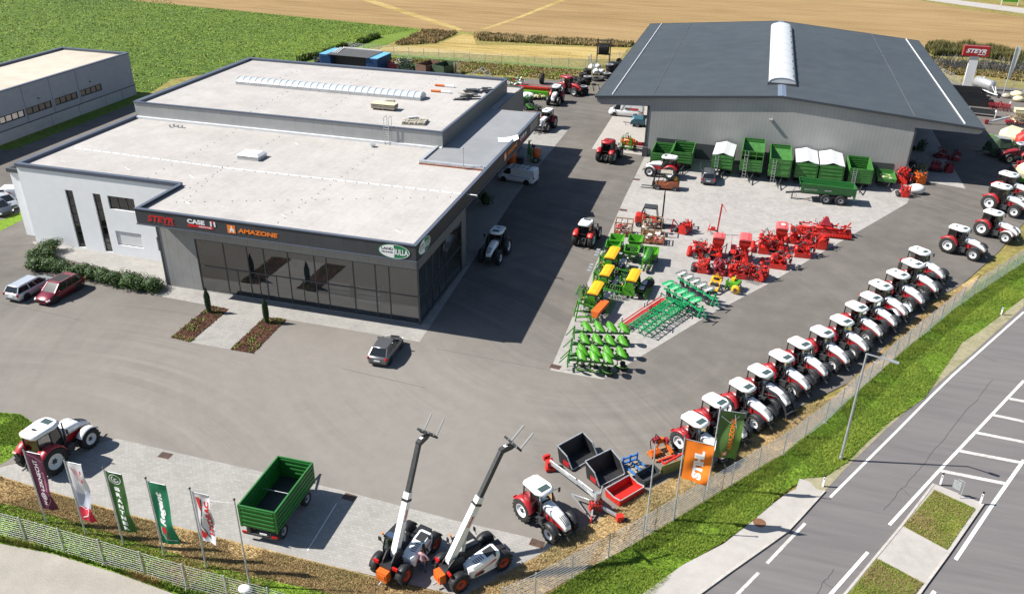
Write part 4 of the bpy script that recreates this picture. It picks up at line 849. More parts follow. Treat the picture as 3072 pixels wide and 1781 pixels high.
for q in ((101.00, 4.54), (111.98, 4.52)): mb.cb((WX + .12, q[0], q[1]), (.22, .3, .1))
wpart(mb, 'wall_lamp', 'dark')

# ---- machine hall
Hh = thing('machine_hall', 'big grey machinery hall with slate gable roof, ridge skylight and open side canopies', 'building', (4.8, 146))
inv = Matrix.Translation((-4.8, -146, 0))
def hpart(mb, name, m, parent=None): mb.v = [inv @ v for v in mb.v]; return mb.build(name, m, parent or Hh)
HX0, HX1, HXR, HY0, HY1, ZE, ZR_ = -20.05, 29.9, 4.85, 116.2, 175.6, 7.95, 10.0
GY = 116.5; HL, HRt = -12.4, 21.9
rz_ = lambda x: ZR_ - (ZR_ - ZE) * abs(x - HXR) / (HX1 - HXR)
mb = MB()
for a, b in ((HX0, HXR), (HXR, HX1)):
    secs = [[(a, y, rz_(a)), (b, y, rz_(b)), (b, y, rz_(b) - .16), (a, y, rz_(a) - .16)] for y in (HY0, HY1)]
    mb.loft(secs, 0, False)
hpart(mb, 'roof', HALLR)
mb = MB()
for a, b in ((HX0 - .05, HXR), (HXR, HX1 + .05)):
    mb.loft([[(a, y, rz_(a) + .03), (b, y, rz_(b) + .03), (b, y, rz_(b) - .28), (a, y, rz_(a) - .28)] for y in (HY0 - .08, HY0 - .003)], 0, False)
    mb.loft([[(a, y, rz_(a) + .03), (b, y, rz_(b) + .03), (b, y, rz_(b) - .28), (a, y, rz_(a) - .28)] for y in (HY1 + .003, HY1 + .08)], 0, False)
mb.box(HX0 - .08, HX0 - .003, HY0, HY1, ZE - .3, ZE + .03); mb.box(HX1 + .003, HX1 + .08, HY0, HY1, ZE - .3, ZE + .03)
hpart(mb, 'roof_trim', mat('hall_trim', (.045, .052, .062), .5))
lowL, lowR = (-12.65, 7.04), (21.77, 7.23); tipL, tipR = (-19.22, 6.76), (29.41, 7.08); t2L, t2R = (-19.91, 6.99), (29.84, 7.40)
prof = [(HL, lowL[1]), tipL, t2L, (HX0 + .15, rz_(HX0) - .2), (HXR, ZR_ - .2), (HX1 - .15, rz_(HX1) - .2), t2R, tipR, (HRt, lowR[1]), (HRt, 0), (HL, 0)]
mb = MB(); n = len(prof); mb.prism(prof, GY, GY + .25, 'Y'); hpart(mb, 'gable_wall', HALLW)
mb = MB(); mb.prism(prof[:-2] + [], HY1 - .4, HY1 - .15, 'Y'); hpart(mb, 'rear_gable', HALLW)
mb = MB(); mb.box(HL, HL + .2, GY + .25, HY1 - .4, 0, 8.2); mb.box(HRt - .2, HRt, GY + .25, HY1 - .4, 0, 8.2); mb.box(HL + .2, HRt - .2, 174.6, 174.8, 0, 8.4); hpart(mb, 'side_wall', mat('hall_side_wall', (.16, .16, .16), .6, var=.08))
mb = MB()
for s, lo, tp in ((0, (HL, lowL[1]), tipL), (1, (HRt, lowR[1]), tipR)): mb.loft([[(lo[0], y, lo[1] + .02), (tp[0], y, tp[1] + .02), (tp[0], y, tp[1] + .1), (lo[0], y, lo[1] + .1)] for y in (GY + .25, HY1 - .4)], 0, False)
hpart(mb, 'canopy_soffit', 'anth')
mb = MB(); mb.box(HL - .32, HL - .003, GY - .05, GY + .3, 0, lowL[1] + .1); mb.box(HL - .45, HL + .25, GY - .75, GY - .06, 0, 1.3); hpart(mb, 'corner_column', 'fascia')
mb = MB(); mb.box(HRt + .003, HRt + .22, GY - .04, GY + .25, 0, lowR[1]); hpart(mb, 'corner_column', 'fascia')
def front_panel(name, lt, rb, m, dz=.04):
    mb = MB(); mb.box(lt[0], rb[0], GY - dz, GY - .003, max(0.02, rb[1]), lt[1]); return hpart(mb, name, m)
front_panel('rolling_door', (-5.61, 2.43), (-2.98, -0.07), 'fascia')
o = front_panel('rolling_door', (-11.03, 2.72), (-6.87, -0.83), 'fascia')
front_panel('wall_vent', (17.64, 2.20), (20.40, 1.08), 'fascia')
q = (3.92, 6.73)
mb = MB(); mb.cb((q[0], GY - .25, q[1]), (.5, .5, .14)); hpart(mb, 'wall_lamp', 'chrome')
mb = MB(); mb.box(HL, HRt, GY - .05, GY - .003, 0, .22); hpart(mb, 'plinth', 'stone')
# ridge skylight
y0, y1 = (4.48, 122.81)[1], (4.39, 168.34)[1]; xl, xr = (2.68, 122.63)[0], (6.53, 123.33)[0]
cx_, hw = HXR, (xr - xl) / 2 - .1
mb = MB(); mb.box(cx_ - hw - .12, cx_ + hw + .12, y0 - .15, y1 + .15, ZR_ - .4, ZR_ + .18); so_ = hpart(mb, 'ridge_skylight', 'anth')
def arc(r, n=14): return [(cx_ + hw * math.cos(PI * i / n), ZR_ + .18 + .72 * math.sin(PI * i / n) * r) for i in range(n + 1)]
m_poly2 = mat('white_polycarbonate', (.56, .57, .58), .4, spec=.4)
mb = MB(); mb.loft([[(x, y, z) for x, z in arc(1)] for y in (y0, y1)], 0, True, True, False); hpart(mb, 'skylight_dome', m_poly2, so_)
mb = MB(); kk = 9
for i in range(kk * 3 + 1):
    y = y0 + (y1 - y0) * i / (kk * 3); w_ = .10 if i % 3 == 0 else .035; e_ = .02 if i % 3 == 0 else .008
    mb.loft([[(x, yy, z + e_) for x, z in arc(1)] for yy in (y - w_ / 2, y + w_ / 2)], 0 if i % 3 == 0 else 1, False, False, False)
hpart(mb, 'skylight_ribs', ['steel', 'rimg'], so_)
mb = MB()
for i in range(kk): y = y0 + (y1 - y0) * (i + .5) / kk; mb.cb((cx_ + hw * .82, y + .3, ZR_ + .18 + .72 * .57 + .05), (.12, .5, .12))
hpart(mb, 'skylight_openers', 'dark', so_)
for o in list(Hh.children): pass
mb = MB()
for a, b in ((HY0, y0 - .15), (y1 + .15, HY1)):
    mb.loft([[(HXR - .55, y, rz_(HXR - .55) + .01), (HXR, y, ZR_ + .05), (HXR + .55, y, rz_(HXR + .55) + .01)] for y in (a, b)], 0, False, False, False)
hpart(mb, 'ridge_cap', mat('ridge_flashing', (.20, .25, .33), .4, .3))
for a, b in (((-17.83, 170.44), (-17.76, 114.58)), ((27.66, 174.49), (27.56, 115.82))):
    x = (a[0] + b[0]) / 2; mb = MB()
    for i in range(88):
        y = HY0 + .8 + (HY1 - HY0 - 1.6) * i / 87; mb.cb((x, y, rz_(x) + .07), (.14, .34, .12))
    mb.box(x - .02, x + .02, HY0 + .8, HY1 - .8, rz_(x) + .10, rz_(x) + .16)
    hpart(mb, 'snow_guard', 'txtw')
x = (21.54, 138.55)[0]; mb = MB(); mb.tube((x, HY0 + .3, rz_(x) + .03), (x, HY1 - .3, rz_(x) + .03), .03, 5); hpart(mb, 'conductor_wire', 'mould'); mb = MB(); x2 = (-12.13, 132.49)[0]; mb.tube((x2, HY0 + .3, rz_(x2) + .03), (x2, HY1 - .3, rz_(x2) + .03), .03, 5); hpart(mb, 'conductor_wire', 'mould')
for o in (so_, sko): 
    for ch in o.children: ch.matrix_parent_inverse = Matrix()

# ------------------------------------------------------------------ wheels
def make_wheel(parent, c, r, w, rim, rr=.58, lugs=True, side=1, dual=False, name='wheel', n=22):
    """tyre with chevron lugs; the rim disc is a sub-part. Axis along local y"""
    t = MB(Matrix.Translation(c))
    ri = r * rr
    t.lathe([(ri, -w * .42), (r * .90, -w * .5), (r * .97, -w * .40), (r * .985, 0), (r * .97, w * .40), (r * .90, w * .5), (ri, w * .42), (ri - .03, 0), (ri, -w * .42)], n, 0)
    if lugs:
        k = max(14, int(r * 22))
        for i in range(k):
            for s in (-1, 1):
                a = 2 * PI * (i + (.5 if s > 0 else 0)) / k; p = []
                for y, da in ((0.02 * s, .10), (s * w * .49, -.09)):
                    p.append(Vector((r * math.cos(a + da), y, r * math.sin(a + da))))
                q, e = p; rad = ((q + e) / 2); rad.y = 0; rad.normalize(); tn = (e - q).normalized().cross(rad) * (.022 + .02 * r)
                vs = [q + tn - rad * .03, q - tn - rad * .03, e - tn - rad * .05, e + tn - rad * .05]; vs += [v + rad * (.03 + .035 * r) for v in vs]
                t.add(vs, [(4, 5, 6, 7), (0, 1, 5, 4), (1, 2, 6, 5), (2, 3, 7, 6), (3, 0, 4, 7)], 0)
    o = t.build(name, 'tyre', parent)
    m = MB(Matrix.Translation(c)); s = side
    m.lathe([(ri, s * w * .43), (ri * .93, s * w * .45), (ri * .88, s * w * .30), (ri * .55, s * w * .18), (ri * .42, s * w * .26), (ri * .16, s * w * .28), (0, s * w * .30)], 18, 0)
    m.lathe([(ri * .30, s * w * .27), (ri * .28, s * w * .34), (0, s * w * .34)], 10, 1)
    for i in range(6): a = PI * i / 3; m.cb((c[0] * 0 + ri * .36 * math.cos(a), s * w * .275, ri * .36 * math.sin(a)), (.05, .04, .05), 1)
    m.lathe([(ri, -s * w * .42), (0, -s * w * .2)], 14, 1)
    m.build('rim', [rim, 'dark'], o)
    return o

# ------------------------------------------------------------------ tractor (x forward, origin on the ground under the rear axle)
def make_tractor(name, label, s=1., roofm='white', hoodm='white', lower='red', fend='red', rim='rimw', hatch2=True, loader=False, fguard='black', links=True):
    t = thing(name, label, 'tractor')
    WB, rr, rw, fr, fw2, tr = 2.72 * s, .90 * s, .58 * s, .69 * s, .48 * s, .93 * s
    for y, sd in ((-tr, -1), (tr, 1)):
        make_wheel(t, (0, y, rr), rr, rw, rim, .57, side=sd); make_wheel(t, (WB, y * .98, fr), fr, fw2, rim, .56, side=sd)
    c = MB(Matrix.Scale(s, 4))
    c.box(-.45, .55, -.32, .32, .55, 1.15); c.box(.5, 3.1, -.24, .24, .55, 1.0); c.tube((0, -.75, .9), (0, .75, .9), .17, 10); c.tube((2.72, -.8, .69), (2.72, .8, .69), .11, 8); c.box(2.5, 2.95, -.22, .22, .5, .95)
    c.box(.75, 1.75, -.78, -.36, .5, 1.0); c.box(.75, 1.75, .36, .78, .5, 1.0)
    for y in (-1, 1):
        for k in range(3): c.box(.95, 1.3, y * .80 - .08, y * .80 + .08, .42 + k * .26, .46 + k * .26)
    c.box(3.0, 3.45, -.33, .33, .55, 1.0); c.build('chassis', 'dark', t)
    # bonnet and engine side
    def sec(x, w, zt, zb, rd=.5):
        return [(x, -w, zb), (x, -w, zt - .22 * rd - .10), (x, -w * .86, zt - .09 * rd - .02), (x, -w * .45, zt), (x, w * .45, zt), (x, w * .86, zt - .09 * rd - .02), (x, w, zt - .22 * rd - .10), (x, w, zb)]
    b = MB(Matrix.Scale(s, 4))
    b.loft([sec(1.30, .44, 1.98, 1.50), sec(1.9, .43, 1.93, 1.45), sec(2.6, .40, 1.80, 1.38), sec(3.1, .36, 1.62, 1.22), sec(3.38, .31, 1.44, 1.05), sec(3.50, .25, 1.24, .98)], 0)
    b.build('bonnet', hoodm, t)
    e = MB(Matrix.Scale(s, 4))
    e.loft([[(x, -w, zb), (x, -w, zt), (x, w, zt), (x, w, zb)] for x, w, zt, zb in ((1.35, .41, 1.55, .92), (2.0, .40, 1.5, .95), (2.6, .37, 1.40, .98), (3.1, .33, 1.25, .90), (3.4, .28, 1.08, .80))], 0, False)
    e.build('engine_side', lower, t)
    g = MB(Matrix.Scale(s, 4))
    hz = lambda x: 1.80 + (x - 2.6) * (-.18 / .5) if x < 3.1 else (1.62 + (x - 3.1) * (-.18 / .28) if x < 3.38 else 1.44 + (x - 3.38) * (-.20 / .12))
    for y in (-.21, -.07, .07, .21):
        pts = [(x, y * (1 - .5 * max(0, x - 2.9)), hz(x) + .012 - .10 * abs(y) * (x > 3)) for x in (2.78, 2.95, 3.1, 3.25, 3.38, 3.43)]
        g.path(pts, .055, .03)
    g.build('grille', 'black', t)
    for y in (-1, 1):
        h = MB(Matrix.Scale(s, 4)); h.cb((3.44, y * .19, 1.20), (.08, .15, .10)); h.build('headlight', 'lamp', t)
    # cab
    f = MB(Matrix.Scale(s, 4)); P = {}
    zf, zt = 1.15, 2.62
    lo = {'fl': (1.30, .60, zf), 'fr': (1.30, -.60, zf), 'ml': (.45, .74, zf + .1), 'mr': (.45, -.74, zf + .1), 'rl': (-.42, .62, 1.55), 'rr': (-.42, -.62, 1.55)}
    hi = {'fl': (1.12, .62, zt), 'fr': (1.12, -.62, zt), 'ml': (.42, .70, zt), 'mr': (.42, -.70, zt), 'rl': (-.36, .62, zt), 'rr': (-.36, -.62, zt)}
    for k in lo: f.bar(lo[k], hi[k], .075, .075)
    for a, b2 in (('fl', 'fr'), ('rl', 'rr'), ('fl', 'ml'), ('ml', 'rl'), ('fr', 'mr'), ('mr', 'rr')): f.bar(lo[a], lo[b2], .07, .07); f.bar(hi[a], hi[b2], .06, .06)
    f.box(-.42, 1.28, -.60, .60, 1.0, 1.18); f.box(.9, 1.3, -.44, .44, 1.18, 1.62)
    f.build('cab_frame', 'black', t)
    w_ = MB(Matrix.Scale(s, 4))
    for q in (('fl', 'fr'), ('rl', 'rr'), ('fl', 'ml'), ('ml', 'rl'), ('fr', 'mr'), ('mr', 'rr')):
        w_.add([lo[q[0]], lo[q[1]], hi[q[1]], hi[q[0]]], [(0, 1, 2, 3)])
    w_.build('cab_glass', 'cabglass', t)
    st = MB(Matrix.Scale(s, 4)); st.cb((.15, 0, 1.50), (.5, .52, .16)); st.cb((-.10, 0, 1.85), (.14, .50, .62)); st.lathe([(.17, 0), (.20, .015), (.17, .03)], 12, 0, (.72, 0, 1.80), 'Z'); st.bar((.72, 0, 1.8), (.9, 0, 1.3), .06); st.build('seat', 'dark', t)
    # roof
    r = MB(Matrix.Scale(s, 4))
    def rs(z, k, dx=0): return [((x + dx) * (1 if abs(x) > 9 else 1), y, z) for x, y in [(-.62 * k + .35 * (1 - k), -.40 * k), (-.48 * k + .3 * (1 - k), -.66 * k), (.9 * k + .2 * (1 - k), -.76 * k), (1.34 * k + .1 * (1 - k), -.58 * k), (1.46 * k + .1 * (1 - k), -.30 * k), (1.46 * k + .1 * (1 - k), .30 * k), (1.34 * k + .1 * (1 - k), .58 * k), (.9 * k + .2 * (1 - k), .76 * k), (-.48 * k + .3 * (1 - k), .66 * k), (-.62 * k + .35 * (1 - k), .40 * k)]]
    r.loft([rs(2.60, .93), rs(2.66, 1.0), rs(2.80, .99), rs(2.885, .88)], 0)
    r.build('roof', roofm, t)
    k = MB(Matrix.Scale(s, 4)); k.cb((.96, 0, 2.889), ((.42, .68, .016) if hatch2 else (.50, .86, .016))); k.build('skylight', 'skyl', t)
    if hatch2: k = MB(Matrix.Scale(s, 4)); k.cb((.05, 0, 2.892), (.16, .36, .02)); k.build('roof_vent', 'black', t)
    for y in (-1, 1):
        m = MB(Matrix.Scale(s, 4))
        R1 = 1.02
        pts = [(R1 * math.cos(R(a)), .90 + R1 * math.sin(R(a))) for a in range(18, 158, 14)]
        secs = []
        for x, z in pts:
            ya, yb = y * .56, y * 1.20
            secs.append([(x, ya, z), (x * .99, y * 1.10, z), (x * .95, yb, z - .10), (x * .94, yb, z - .13), (x * .97, y * 1.10, z - .04), (x * .97, ya, z - .04)])
        m.loft(secs, 0)
        m.loft([[(x, y * .56, z - .02), (x, y * .60, z - .02), (x * .75, y * .60, max(1.2, z - .45)), (x * .75, y * .56, max(1.2, z - .45))] for x, z in pts], 0, False)
        fo = m.build('fender', fend, t)
        l = MB(Matrix.Scale(s, 4)); l.cb((-.86, y * 1.0, 1.50), (.10, .30, .12), 0, 0, 0, -.6); l.build('tail_light', 'redlens', fo)
        m = MB(Matrix.Scale(s, 4)); R2 = .78
        m.loft([[(2.72 + R2 * math.cos(R(a)), y * (.91 + d), .69 + R2 * math.sin(R(a))) for d in (-.24, .24)] + [(2.72 + (R2 - .03) * math.cos(R(a)), y * (.91 + d), .69 + (R2 - .03) * math.sin(R(a))) for d in (.24, -.24)] for a in range(30, 165, 15)], 0)
        m.bar((2.72, y * .5, .9), (2.72, y * .78, 1.44), .05); m.build('mudguard', fguard, t)
        m = MB(Matrix.Scale(s, 4)); m.path([(1.14, y * .66, 2.45), (1.22, y * 1.18, 2.45)], .03); m.cb((1.22, y * 1.20, 2.30), (.05, .17, .36)); m.build('mirror', 'black', t)
    x = MB(Matrix.Scale(s, 4)); x.tube((1.42, -.60, 1.3), (1.42, -.60, 2.2), .075, 8); x.tube((1.42, -.60, 2.2), (1.42, -.60, 2.7), .045, 8); x.build('exhaust', 'dark', t)
    x = MB(Matrix.Scale(s, 4)); x.tube((-.30, .60, 2.72), (-.30, .60, 2.90), .045, 8, 1); x.build('beacon', ['black', 'amber'], t)
    if links:
        x = MB(Matrix.Scale(s, 4))
        for y in (-.38, .38): x.bar((-.3, y * .6, .75), (-1.15, y, .55), .08); x.bar((-.55, y, 1.15), (-.95, y, .58), .05)
        x.bar((-.4, 0, 1.15), (-.95, 0, 1.0), .06); x.box(-.62, -.42, -.25, .25, .45, .75); x.build('rear_linkage', 'dark', t)
        x = MB(Matrix.Scale(s, 4))
        for y in (-.3, .3): x.bar((3.4, y * .7, .75), (3.95, y, .52), .08)
        x.bar((3.4, 0, .95), (3.72, 0, .92), .06); x.box(3.42, 3.55, -.35, .35, .6, .85); x.build('front_linkage', 'dark', t)
    if loader:
        x = MB(Matrix.Scale(s, 4))
        for y in (-.56, .56): x.path([(1.35, y, 1.85), (2.6, y, 1.75), (3.6, y, .85), (3.85, y, .35)], .13, .17); x.bar((1.35, y, 1.0), (1.35, y, 1.95), .16); x.tube((1.4, y, 1.2), (2.7, y, 1.6), .05, 6)
        x.bar((3.45, -.56, 1.0), (3.45, .56, 1.0), .12); x.bar((3.9, -.75, .55), (3.9, .75, .55), .1); x.bar((3.9, -.75, .25), (3.9, .75, .25), .1)
        for y in (-.4, .4): x.bar((3.95, y, .18), (4.9, y, .12), .09, .05)
        x.build('front_loader', 'dark', t)
    return t

big = make_tractor('tractor', '-', 1.0, hatch2=True)
midt = make_tractor('tractor', '-', .93, hatch2=False)
ROWG = 'white and red tractors parked side by side along the road fence'
rowspec = [((19.47, 86.16), -43, 1), ((18.38, 82.82), -44, 1), ((16.66, 79.76), -42, 1), ((14.80, 76.79), -42, 1), ((13.78, 74.35), -41, 0), ((12.35, 72.01), -41, 0), ((10.90, 68.94), -40, 0), ((9.17, 66.38), -40, 0), ((7.30, 63.83), -39, 0), ((5.83, 61.29), -38, 0), ((4.25, 58.51), -37, 0), ((2.95, 56.04), -36, 0), ((1.13, 53.35), -35, 0), ((-0.14, 50.52), -35, 0)]
rowlab = ['last tractor at the far end of the fence row, next to the gap', 'second tractor from the far end of the fence row', 'third tractor from the far end of the fence row, with two roof hatches', 'fourth tractor from the far end of the fence row, with a white front mudguard',
          'fifth tractor from the far end of the long fence row', 'sixth tractor from the far end of the long fence row', 'seventh tractor from the far end of the long fence row', 'seventh tractor counted from the orange flag, left of the street lamp head', 'sixth tractor counted from the orange flag, in the fence row',
          'fifth tractor counted from the orange flag, in the fence row', 'tractor with a black front loader in the fence row', 'white roofed tractor just nearer than the one with the front loader', 'white roofed tractor behind the green flag', 'nearest tractor of the fence row, behind the orange flag']
loadt = make_tractor('tractor', '-', .93, hatch2=False, loader=True)
whiteg = make_tractor('tractor', '-', 1.0, fguard='white')
for (p, a, bigq), lb in zip(rowspec, rowlab):
    s = 1.0 if bigq else .93; proto = big if bigq else midt
    if 'front loader in' in lb: proto = loadt
    if 'white front mudguard' in lb: proto = whiteg
    place(proto, off(p, R(a), -.42 * s), R(a), lb, ROWG)
NT = 'white and red tractors on the yard'
def by_wheels(proto, rear, front, side, label, s=1., group=NT, sc=1.):
    """rear/front: ground points under the wheels of one side (side -1 right, 1 left)"""
    a = hd(rear, front); return place(proto, off(rear, a, 0, -side * .93 * s * sc), a, label, group, 0, sc)
by_wheels(big, (23.64, 93.35), (26.03, 91.85), -1, 'nearer of the two loose white and red tractors beyond the fence row')
by_wheels(whiteg, (28.21, 99.61), (30.22, 98.07), -1, 'farther of the two loose tractors beyond the fence row, with a white front mudguard')
by_wheels(big, (30.73, 108.49), (33.35, 106.57), -1, 'white and red tractor at the right picture edge, in front of the topmost one', sc=1.1)
place(big, off((33.57, 114.16), R(-37), -.42), R(-37), 'topmost white and red tractor at the right picture edge, mostly hidden', NT, 0, 1.1)
by_wheels(whiteg, (-41.85, 35.26), (-41.49, 38.24), -1, 'large white and red tractor on the paved strip behind the purple flag', sc=1.12)
by_wheels(midt, (-9.93, 40.00), (-7.93, 38.61), -1, 'white and red tractor standing alone beside the anthracite loader buckets', .93)
shadowt = make_tractor('tractor', '-', 1.0, lower='black', fend='black'); bright = make_tractor('tractor', '-', .95, hatch2=False, lower='ired', fend='ired')  # first one: fenders and engine sides blackened to imitate the deep shadow
by_wheels(shadowt, (-22.15, 78.67), (-22.23, 75.77), 1, 'tractor in the deep shadow of the showroom side wall')
by_wheels(big, (-30.16, 141.05), (-30.09, 137.36), 1, 'farther white fronted tractor behind the canopy, beside the red cutting header')
tfr = make_tractor('tractor', '-', 1.0, loader=True)
by_wheels(tfr, (-28.00, 125.66), (-28.41, 123.22), 1, 'white fronted tractor with pallet fork loader at the far canopy corner')
redt = make_tractor('tractor', 'all red tractor seen from behind, next to the orange sprayer by the hall', 1.05, roofm='red', hoodm='red', lower='red', rim='rimg')
q0, q1 = (-18.45, 111.99), (-16.10, 111.51); redt.location = (*mid(q0, q1), 0); redt.rotation_euler = (0, 0, hd(q0, q1) + PI / 2); USED.add(redt.name)
redk = copy_tree(redt); redk['label'] = 'red roofed tractor behind the farther white fronted tractor, beside the tyre stacks'
q0 = (-28.90, 145.36); redk.location = (*off(q0, R(-25), -2.9, .95), 0); redk.rotation_euler = (0, 0, R(-25))
q0, q1 = (-15.61, 83.23), (-13.73, 83.02)
t = place(bright, mid(q0, q1), hd(q0, q1) + PI / 2, 'white roofed red tractor seen from behind, driving up the asphalt lane beside the implements', NT)
t = place(whiteg, off((-8.10, 108.31), R(178), -.2), R(172), 'white and red tractor in front of the two open green trailers', NT)
far = make_tractor('tractor', 'maroon tractor with grey cab at the right picture edge below the cream machine', .95, roofm='steel', hoodm='dred', lower='dred', fend='dred', rim='cream')
far.location = (*(39.43, 130.60), 0); far.rotation_euler = (0, 0, R(200))

# ------------------------------------------------------------------ cars and vans (x forward, origin on the ground at the middle)
def make_car(name, label, paint, L_=4.4, W_=1.8, H=1.5, kind='hatch', cat='car', rails=False, sunroof=False, plate=True):
    t = thing(name, label, cat)
    hw = W_ / 2; x1 = L_ / 2; x0 = -x1; zb = .24
    van = kind == 'van'
    belt = .95 if not van else 1.12
    hood = {'hatch': 1.05, 'wagon': 1.15, 'suv': 1.2, 'van': .72}[kind]
    scr = {'hatch': .95, 'wagon': .90, 'suv': .8, 'van': .8}[kind]
    bl = belt - .12 if not van else belt
    def s(x, w, zl, zh, cr=.04): return [(x, -w * .93, zl), (x, -w, zl + .18), (x, -w, zh - .22), (x, -w * .95, zh - .05), (x, -w * .80, zh + cr), (x, w * .80, zh + cr), (x, w * .95, zh - .05), (x, w, zh - .22), (x, w, zl + .18), (x, w * .93, zl)]
    b = MB()
    b.loft([s(x0, hw * .80, .38, belt - .12, 0), s(x0 + .10, hw * .93, zb, belt, 0), s(x0 + .8, hw, zb - .02, belt + .02), s(0, hw, zb - .02, belt), s(x1 - hood, hw, zb - .02, belt - .02), s(x1 - .55, hw * .97, zb, bl - .10, .05), s(x1 - .16, hw * .88, zb, bl - .24, .03), s(x1, hw * .66, .34, bl - .36, 0)], 0)
    b.build('body', paint, t)
    rear = {'hatch': .15, 'wagon': .10, 'suv': .12, 'van': .04}[kind]; rslope = {'hatch': .62, 'wagon': .38, 'suv': .45, 'van': .06}[kind]
    xa, xb = x0 + rear, x1 - hood + .12
    g = MB(); tw = hw * (.76 if not van else .88); bw = hw * .93
    low = [(xa, bw * .93), (xa + .35, bw), (xb - .3, bw), (xb, bw * .86)]
    top = [(xa + rslope, tw * .93), (xa + rslope + .3, tw), (xb - scr - .2, tw), (xb - scr, tw * .90)]
    zt = H - .07
    def ring(pts, z): return [(x, -w, z) for x, w in pts] + [(x, w, z) for x, w in reversed(pts)]
    lowr, topr = ring(low, belt - .02), ring(top, zt)
    n = 8
    g.add(lowr + topr, [(i, (i + 1) % n, n + (i + 1) % n, n + i) for i in range(n)], 0)
    g.build('windows', 'carglass', t)
    r = MB()
    k = lambda q, z, kx=1.: [(x, -w * kx, z) for x, w in q] + [(x, w * kx, z) for x, w in reversed(q)]
    r.loft([k(top, zt - .02, 1.015), k(top, H - .03, .99), k([(x * .96, w) for x, w in top], H, .86)], 0)
    def lerp(i, f): return tuple(lowr[i][j] + (topr[i][j] - lowr[i][j]) * f for j in range(3))
    for i in (0, 3, 4, 7): r.bar(lerp(i, 0), lerp(i, 1), .09, .07)
    for y in (-1, 1):
        for u in ((.36, .64) if not van else (.45, .75)):
            xl, xt = xa + .35 + (xb - xa - .65) * u, xa + rslope + .3 + (xb - scr - xa - rslope - .5) * u
            r.bar((xl, y * bw * 1.005, belt - .03), (xt, y * tw * 1.01, zt), .09 if not van else .14, .05)
        if van:   # closed load bay
            a = xa + .02; c2 = xb - scr - .55
            r.add([(a, y * bw * 1.012, belt - .04), (c2, y * bw * 1.012, belt - .04), (c2, y * tw * 1.02, zt + .01), (xa + rslope, y * tw * 1.0, zt + .01)], [(0, 1, 2, 3)], 0)
    if van: r.add([(xa - .012, -bw * .94, belt - .04), (xa - .012, bw * .94, belt - .04), (xa + rslope - .012, tw * .95, zt + .01), (xa + rslope - .012, -tw * .95, zt + .01)], [(0, 1, 2, 3)], 0)
    ro = r.build('roof', paint, t)
    if sunroof: q = MB(); q.cb(((top[0][0] + top[3][0]) / 2 + .12, 0, H + .004), (1.35, tw * 1.35, .012)); q.build('sunroof', 'carglass', ro)
    if rails:
        for y in (-1, 1):
            q = MB(); q.tube((top[0][0] + .2, y * tw * .93, H + .03), (top[3][0] - .2, y * tw * .93, H + .03), .025, 6, 0); q.build('roof_rail', 'chrome', ro)
    wr = .33 if kind != 'suv' else .37; wb = L_ * .30
    for x in (-wb - .02, wb + .06):
        for y in (-1, 1):
            a = MB(); a.lathe([(wr + .07, y * hw * 1.004), (0, y * hw * 1.004)], 20, 0, (x, 0, wr)); a.build('wheel_arch', 'black', t)
            make_wheel(t, (x, y * (hw - .10), wr), wr, .22, 'rimg', .68, lugs=False, side=y)
    for y in (-1, 1):
        q = MB(); q.cb((x1 - .24, y * hw * .70, bl - .30), (.34, .34, .13), 0, -y * .45, 0, .2); q.build('headlight', 'lamp', t)
        q = MB(); q.cb((x0 + .08, y * hw * .80, belt - .14), (.16, .26, .22), 0, y * .35); q.build('tail_light', 'redlens', t)
        q = MB(); q.cb((xb - .35, y * (hw + .10), belt + .06), (.14, .20, .13)); q.build('mirror', paint, t)
    q = MB(); q.cb((x1 - .02, 0, .55), (.06, hw * .9, .16)); q.build('grille', 'black', t)
    q = MB(); q.box(x0 - .02, x0 + .1, -hw * .7, hw * .7, .28, .42); q.build('bumper', 'black', t)
    if plate: q = MB(); q.cb((x0 - .012, 0, .62), (.03, .52, .12)); q.build('number_plate', 'plate', t)
    return t
def put(o, p, a, z=0.): o.location = (p[0], p[1], z); o.rotation_euler = (0, 0, a); return o
r0, r1 = (-27.02, 53.83), (-25.47, 53.91); c_ = mid(r0, r1); a = hd((-25.47, 53.91), (-25.69, 57.76))
put(make_car('parked_car', 'dark grey hatchback parked in front of the showroom glass', 'grey', 4.3, 1.8, 1.48), off(c_, R(92), 2.15), R(92))
put(make_car('parked_car', 'maroon estate car with roof rails and glass roof parked by the hedge', 'maroon', 4.7, 1.88, 1.6, 'suv', rails=True, sunroof=True), off(mid((-59.47, 55.17), (-59.30, 58.40)), hd((-59.30, 58.40), (-59.47, 55.17)), 0, -.86), hd((-59.30, 58.40), (-59.47, 55.17)))
put(make_car('parked_car', 'silver estate car parked left of the maroon car', 'silver', 4.8, 1.83, 1.5, 'wagon', rails=True), off((-62.52, 55.18), hd((-59.47, 55.17), (-59.30, 58.40)), 1.4, .84), hd((-59.47, 55.17), (-59.30, 58.40)))
put(make_car('parked_car', 'dark grey estate car seen from behind in front of the trailers', 'greyd', 4.6, 1.85, 1.55, 'wagon'), off(mid((-4.03, 106.34), (-2.08, 106.85)), R(90), 2.2), R(93))
v = make_car('delivery_van', 'pale blue white van with a ladder rack in the shadow under the canopy', 'vanw', 5.2, 1.98, 1.98, 'van', 'van')
q = MB()
for x in (-1.6, -.9, -.2, .5): q.bar((x, -.75, 2.10), (x, .75, 2.10), .05)
for y in (-.7, 0, .7): q.bar((-1.9, y, 2.13), (.8, y, 2.13), .05); 
for x in (-1.6, .5):
    for y in (-.75, .75): q.bar((x, y, 1.95), (x, y, 2.1), .05)
q.build('roof_rack', 'dark', v); q = MB(); q.cb((-.6, -.99 - .012, .92), (3.0, .02, .05)); q.cb((-.6, .99 + .012, .92), (3.0, .02, .05)); q.build('side_stripe', 'blue', v)
